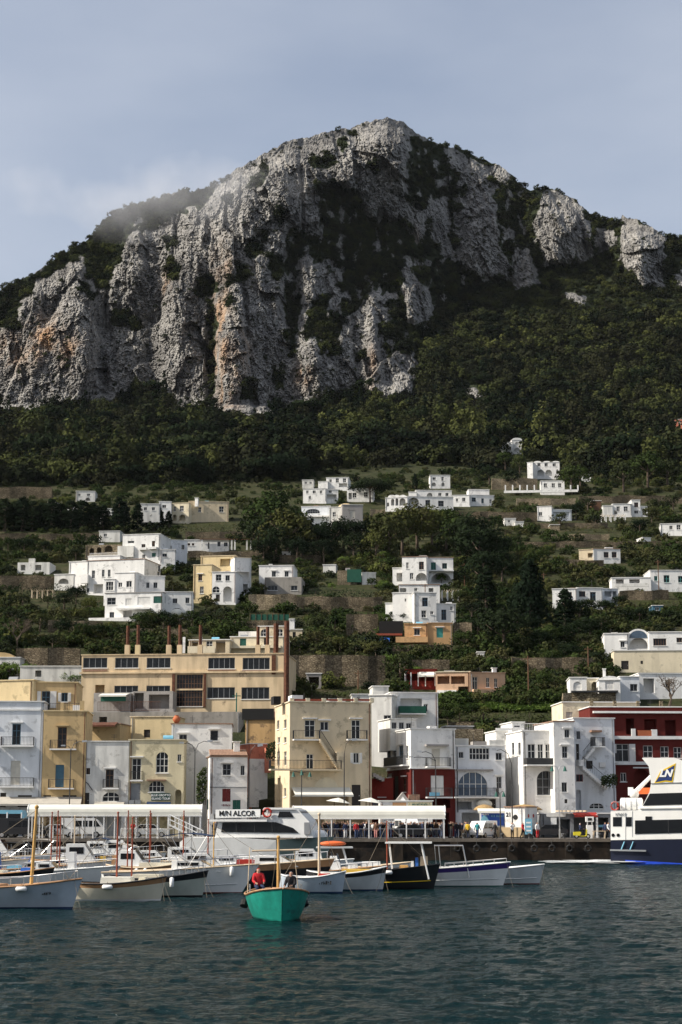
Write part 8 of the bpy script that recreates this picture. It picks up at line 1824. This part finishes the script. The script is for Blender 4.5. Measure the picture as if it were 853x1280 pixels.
# ------------------------------------------------------------------ kiosks, booths, signs
r = bld('ticket_kiosk', 'white kiosk numbered 21 with a black oval emblem', 'kiosk'); B = block(r, 632, 657, 1009, 1044, 188.2, -28, 3.6, 'white', [], par=.1, foot=0, corn='roof_tile'); B.text('21', 636, 1018.5, .62, 'ink', .03, bold=.02); u, v = B.hit(644.5, 1021.5); B.part('emblem', MB().tube([(u, -.03, v), (u, -.005, v)], .28, 14), 'ink'); frontbox(B, 'bench', 625, 657, 1034, 1046, -1.0, -.4, 'canvas_tan')
for k in range(2): q = MB(); y0 = B.D * (.28 + .4 * k); q.tube([(B.W + .005, y0, 2.1), (B.W + .03, y0, 2.1)], .2, 12); B.part('emblem', q, 'red_paint')
r = bld('ice_cream_stall', 'stall with a bright blue lettered panel and white sloping awning', 'stall'); B = block(r, 601, 631, 1015, 1043, 191, -3, 2.5, 'paint_white', [], par=.1, foot=0); frontbox(B, 'panel', 602, 630.5, 1016.5, 1032, -.06, -.005, 'sign_blue'); u_, v_ = B.hit(607, 1018); o_ = marks(7, 0.18, 'sign_white'); o_.parent = B.root; o_.location = B.rl + Matrix.Rotation(B.rr, 3, 'Z') @ Vector((u_, -0.08, v_)); o_.rotation_euler = (0, 0, B.rr); u_, v_ = B.hit(622.5, 1020); o_ = marks(10, 0.24, 'light_blue'); o_.parent = B.root; o_.location = B.rl + Matrix.Rotation(B.rr, 3, 'Z') @ Vector((u_, -0.08, v_)); o_.rotation_euler = (0, 0, B.rr); u, v = B.hit(606, 1023.5); B.part('emblem', MB().prism([(u - .5, v - .3), (u + .5, v - .3), (u + .3, v + .2), (u, v + .45), (u - .3, v + .2)], -.09, -.061, 'y'), 'light_blue'); awning(B, 597, 634, 1010.5, 1015, 1.3, 'canvas_white'); frontbox(B, 'counter', 623, 650, 1034, 1045, -1.0, -.4, 'canvas_tan')
r = bld('shop_row', 'dark shop front with red awning and pergola slats under the tall white house', 'shop'); B = block(r, 677, 764, 1017, 1051, 190, 2, 4, 'shutter_grey', [('o', 692, 1024, 713, 1050, dict(deep=2)), ('o', 718, 1022, 744, 1050, dict(deep=2.5)), ('o', 747, 1022, 761, 1050, dict(deep=2.5))], par=.1, foot=0, corn='trim_white'); awning(B, 716, 745, 1015.5, 1020, 1.2, 'red_paint'); frontbox(B, 'sign_board', 688, 695, 1022, 1033, -.5, -.4, 'sign_white'); frontbox(B, 'sign_board', 748, 756, 1031, 1034, -.1, -.02, 'light_blue'); frontbox(B, 'sign_board', 683, 707, 1017, 1021, -.12, -.01, 'shutter_white')
for k in range(7): u, v = B.hit(700 + k * 5, 1013); B.part('pergola_slat', MB().box(u - .08, u + .08, -1.6, 2.5, v - .15, v), 'wood_pale')
frontbox(B, 'post', 743, 745, 1018, 1051, -1.2, -1.0, 'trim_white')
o = thing('fuel_pump', 'white fuel pump with a black screen beside the scooter', 'fuel pump', q_at(737.5, 184.2)); MB().box(-.35, .35, -.25, .25, 0, 1.4).build('body', 'paint_white', o); MB().box(-.42, .42, -.28, .28, 1.75, 2.3).build('head', 'paint_white', o); MB().box(-.22, .22, -.3, -.281, 1.88, 2.16).build('screen', 'ink', o); MB().box(-.3, -.2, -.1, .1, 1.4, 1.75).build('post', 'steel', o); MB().box(.2, .3, -.1, .1, 1.4, 1.75).build('post', 'steel', o)
o = thing('notice_stand', 'tall light blue notice stand on a dark base', 'sign', q_at(661, 181.6)); MB().box(-.38, .38, -.05, .05, .45, 2.1).build('panel', 'light_blue', o); MB().box(-.45, .45, -.2, .2, 0, .45).build('base', 'rubber', o)
for k in range(3): MB().box(-.25, .25, -.062, -.051, .75 + .42 * k, .92 + .42 * k).build('notice', 'sign_white', o)
o = thing('bench', 'pale wooden trestle bench near the fuel pump', 'bench', q_at(749, 182.2)); MB().box(-.7, .7, -.2, .2, .75, .82).build('seat', 'wood_pale', o)
for sg in (-.6, .6): MB().prism([(sg - .1, 0), (sg + .02, 0), (sg + .1, .75), (sg - .02, .75)], -.18, .18, 'y').build('leg', 'wood_pale', o)
for px, lb, m_ in ((606, 'brown straw parasol beside the blue stall', 'straw'), (656, 'wide straw parasol dome above the numbered kiosk', 'straw')):
    o = thing('parasol', lb, 'parasol', q_at(px, 197)); MB().tube([(0, 0, 0), (0, 0, 3.6)], .05, 6).build('pole', 'wood_brown', o); R_ = 1.3 if px < 620 else 2.2; MB().lathe([(R_, 3.0), (R_ * .85, 3.25), (R_ * .55, 3.5), (R_ * .2, 3.62), (.03, 3.66)], 14).build('canopy', m_, o, True)
for px, Y, lb in ((458, 190, 'tilted white parasol outside the red wall'), (418, 192, 'cream parasol edge near the lamp post')):
    o = thing('parasol', lb, 'parasol', q_at(px, Y)); MB().tube([(0, 0, 0), (0, 0, 4.3)], .05, 6).build('pole', 'wood_brown', o); c_ = MB().lathe([(1.4, 3.9), (.7, 4.2), (.03, 4.4)], 8).build('canopy', 'canvas_white', o); c_.rotation_euler = (0, .12, 0)
# ------------------------------------------------------------------ street lamps
def lamp(label, px, Y, top, arms, m_='iron', lant=False):
    P = q_at(px, Y); H = at(px, top, Y).z - QZ; o = thing('street_lamp', label, 'street lamp', P); MB().tube([(0, 0, 0), (0, 0, .9), (0, 0, .95), (0, 0, H)], [.13, .11, .075, .05], 8).build('pole', m_, o)
    for (dx, dz) in arms:
        MB().tube([(0, 0, H - .1), (dx * .25, 0, H + dz * .7), (dx * .7, 0, H + dz), (dx, 0, H + dz * .92)], .04, 6).build('arm', m_, o)
        if lant: MB().lathe([(.22, -.55), (.20, -.5), (.1, -.15), (.05, 0)], 8, (dx, 0, H + dz * .9)).build('lantern', 'shutter_green', o)
        else: MB().prism([(dx - .05, H + dz * .9), (dx + math.copysign(.55, dx), H + dz * .95), (dx + math.copysign(.5, dx), H + dz * 1.05 + .08), (dx - .05, H + dz + .12)], -.1, .1, 'y').build('lamp_head', 'steel', o)
    return o
lamp('tall double-armed street lamp in front of the pale yellow and white houses', 242.5, 187, 938, [(-1.2, .8), (1.4, 1.0)]); lamp('single curved street lamp beside the small white house', 310.5, 188, 950, [(1.0, 1.6)]); lamp('double-armed street lamp in front of the ochre house', 86, 192, 938, [(-.6, .5), (1.3, 1.0)]); lamp('tall curved street lamp before the cream house', 430.5, 186, 942, [(.9, 1.5)])
lamp('black lamp post with two thin drooping arms before the red corner house', 545.5, 187, 950, [(-1.5, .9), (-2.4, .3)]); lamp('slim curved lamp in front of the tall white house', 641, 187, 953, [(-1.6, 1.4)]); lamp('green double lantern on a steel post near the kiosk', 700, 184, 962, [(-.7, .4), (.7, .4)], 'steel', True); lamp('ornate lantern cluster outside the cream house awning', 377, 187, 968, [(-.9, .3), (.9, .3), (.01, .5)], 'iron', True); lamp('short black twin lantern post beside the kiosk', 626, 186, 993, [(-.4, .3), (.4, .3)], 'iron', True)
for px, py, H, lb in ((172, 888, 0, 0),): pass
def pole(label, px, yb, yt, Y=None, m_='wood_brown'):
    Yd = Y or T(px, yb) - 1; a, b = at(px, yb, Yd), at(px, yt, Yd); o = thing('utility_pole', label, 'pole', a); h = b.z - a.z; MB().tube([(0, 0, -1), (0, 0, h)], [.12, .08], 7).build('shaft', m_, o); MB().box(-.6, .6, -.05, .05, h - .5, h - .38).build('crossarm', m_, o); return o
pole('wooden utility pole beside the two-storey villa', 581, 738, 704); pole('wooden utility pole in front of the white cubic villa', 532, 776, 730); pole('tall pole beside the vaulted villa slope', 736, 845, 808); pole('pole in front of the turquoise-windowed house', 824, 742, 700); pole('green lamp pole standing under the factory', 295.5, 912, 866, 238, 'shutter_green'); pole('thin pole on the tall rubble wall', 448, 868, 838); pole('thin pole near the dark conifer', 680, 735, 716); pole('bent pole near the meadow fence', 661, 870, 820)
# blue tarpaulin on the terrace, roof tank
P = at(468, 804, T(468, 804) - 2); q = MB(); n = 6
for i in range(n):
    for j in range(3): q.quad(*[(-2.7 + 5.4 * (i + a) / n, -1 + 2 * (j + b) / 3, .9 + .25 * math.sin((i + a) * 2.1) * math.cos((j + b) * 1.7) - (.7 if j + b in (0,) else 0)) for a, b in ((0, 0), (1, 0), (1, 1), (0, 1))])
o = q.build('tarpaulin', 'tarp_blue'); o.location = P; tag(o, 'bright blue tarpaulin spread on the terrace beside the orange house', 'tarpaulin')

# ------------------------------------------------------------------ quay-side tyres and bollards
for px in (572, 596, 618, 640, 668, 690, 712, 735):
    P = Vector((at(px, 1060, QY - .6).x, QY - .62, 1.25)); o = thing('tyre_fender', 'old black tyre hung on the open quay wall', 'tyre', P, 0, 'tyres on the quay wall')
    MB().tube([(.3 * math.cos(2 * math.pi * k / 14), -.08, .3 * math.sin(2 * math.pi * k / 14)) for k in range(15)], .11, 7, False).build('tyre', 'rubber', o, True); MB().tube([(0, -.05, .35), (0, .12, 1.0)], .02, 4).build('chain', 'iron', o)
for px in (580, 628, 662, 705, 750):
    o = thing('bollard', 'short iron mooring bollard on the quay edge', 'bollard', q_at(px, QY + .5), 0, 'bollards on the quay edge'); MB().lathe([(.2, 0), (.16, .08), (.13, .35), (.22, .45), (.2, .55), (.05, .6)], 10).build('post', 'iron', o, True)
# ------------------------------------------------------------------ air: thin sea haze, and a scrap of cloud on the shoulder of the mountain
q = MB().box(-3200, 3200, -3200, 2700, -5.5, 560)
hz = q.build('haze', None)
m = bpy.data.materials.new('haze'); m.use_nodes = True; t = m.node_tree; t.nodes.remove(t.nodes['Principled BSDF'])
pv = nd(t, 'ShaderNodeVolumePrincipled'); pv.inputs['Color'].default_value = (0.86, 0.90, 0.98, 1); pv.inputs['Density'].default_value = 0.00001; pv.inputs['Anisotropy'].default_value = 0.2
t.links.new(pv.outputs['Volume'], t.nodes['Material Output'].inputs['Volume'])
hz.data.materials.append(m)
tag(hz, 'thin pale haze over the harbour and mountain', 'haze', kind='stuff')
def mist(label, px, py, Y, rx, ry, rz, dens):
    C = at(px, py, Y); o = MB().ball((0, 0, 0), (rx, ry, rz), 24, 14).build('cloud', None); o.location = C
    m = bpy.data.materials.new('cloud'); m.use_nodes = True; t = m.node_tree; t.nodes.remove(t.nodes['Principled BSDF'])
    tc_ = nd(t, 'ShaderNodeTexCoord'); mp_ = nd(t, 'ShaderNodeMapping'); mp_.inputs['Scale'].default_value = (1 / rx, 1 / ry, 1 / rz); t.links.new(tc_.outputs['Object'], mp_.inputs['Vector'])
    ln = nd(t, 'ShaderNodeVectorMath', operation='LENGTH'); t.links.new(mp_.outputs['Vector'], ln.inputs[0])
    n_ = nd(t, 'ShaderNodeTexNoise'); n_.inputs['Scale'].default_value = 0.035; n_.inputs['Detail'].default_value = 5; t.links.new(tc_.outputs['Object'], n_.inputs['Vector'])
    a = nd(t, 'ShaderNodeMath', operation='MULTIPLY_ADD'); a.inputs[1].default_value = 2.6; a.inputs[2].default_value = -0.55; t.links.new(n_.outputs['Fac'], a.inputs[0])
    s_ = nd(t, 'ShaderNodeMath', operation='SUBTRACT', use_clamp=True); t.links.new(a.outputs[0], s_.inputs[0]); t.links.new(ln.outputs['Value'], s_.inputs[1])
    d = nd(t, 'ShaderNodeMath', operation='MULTIPLY'); d.inputs[1].default_value = dens; t.links.new(s_.outputs[0], d.inputs[0])
    pv = nd(t, 'ShaderNodeVolumePrincipled'); pv.inputs['Color'].default_value = (0.93, 0.94, 0.97, 1); t.links.new(d.outputs[0], pv.inputs['Density']); t.links.new(pv.outputs['Volume'], t.nodes['Material Output'].inputs['Volume'])
    o.data.materials.append(m); return tag(o, label, 'cloud', kind='stuff')
mist('wisp of low cloud lying on the mountain shoulder', 190, 246, 885, 95, 34, 26, 0.018)
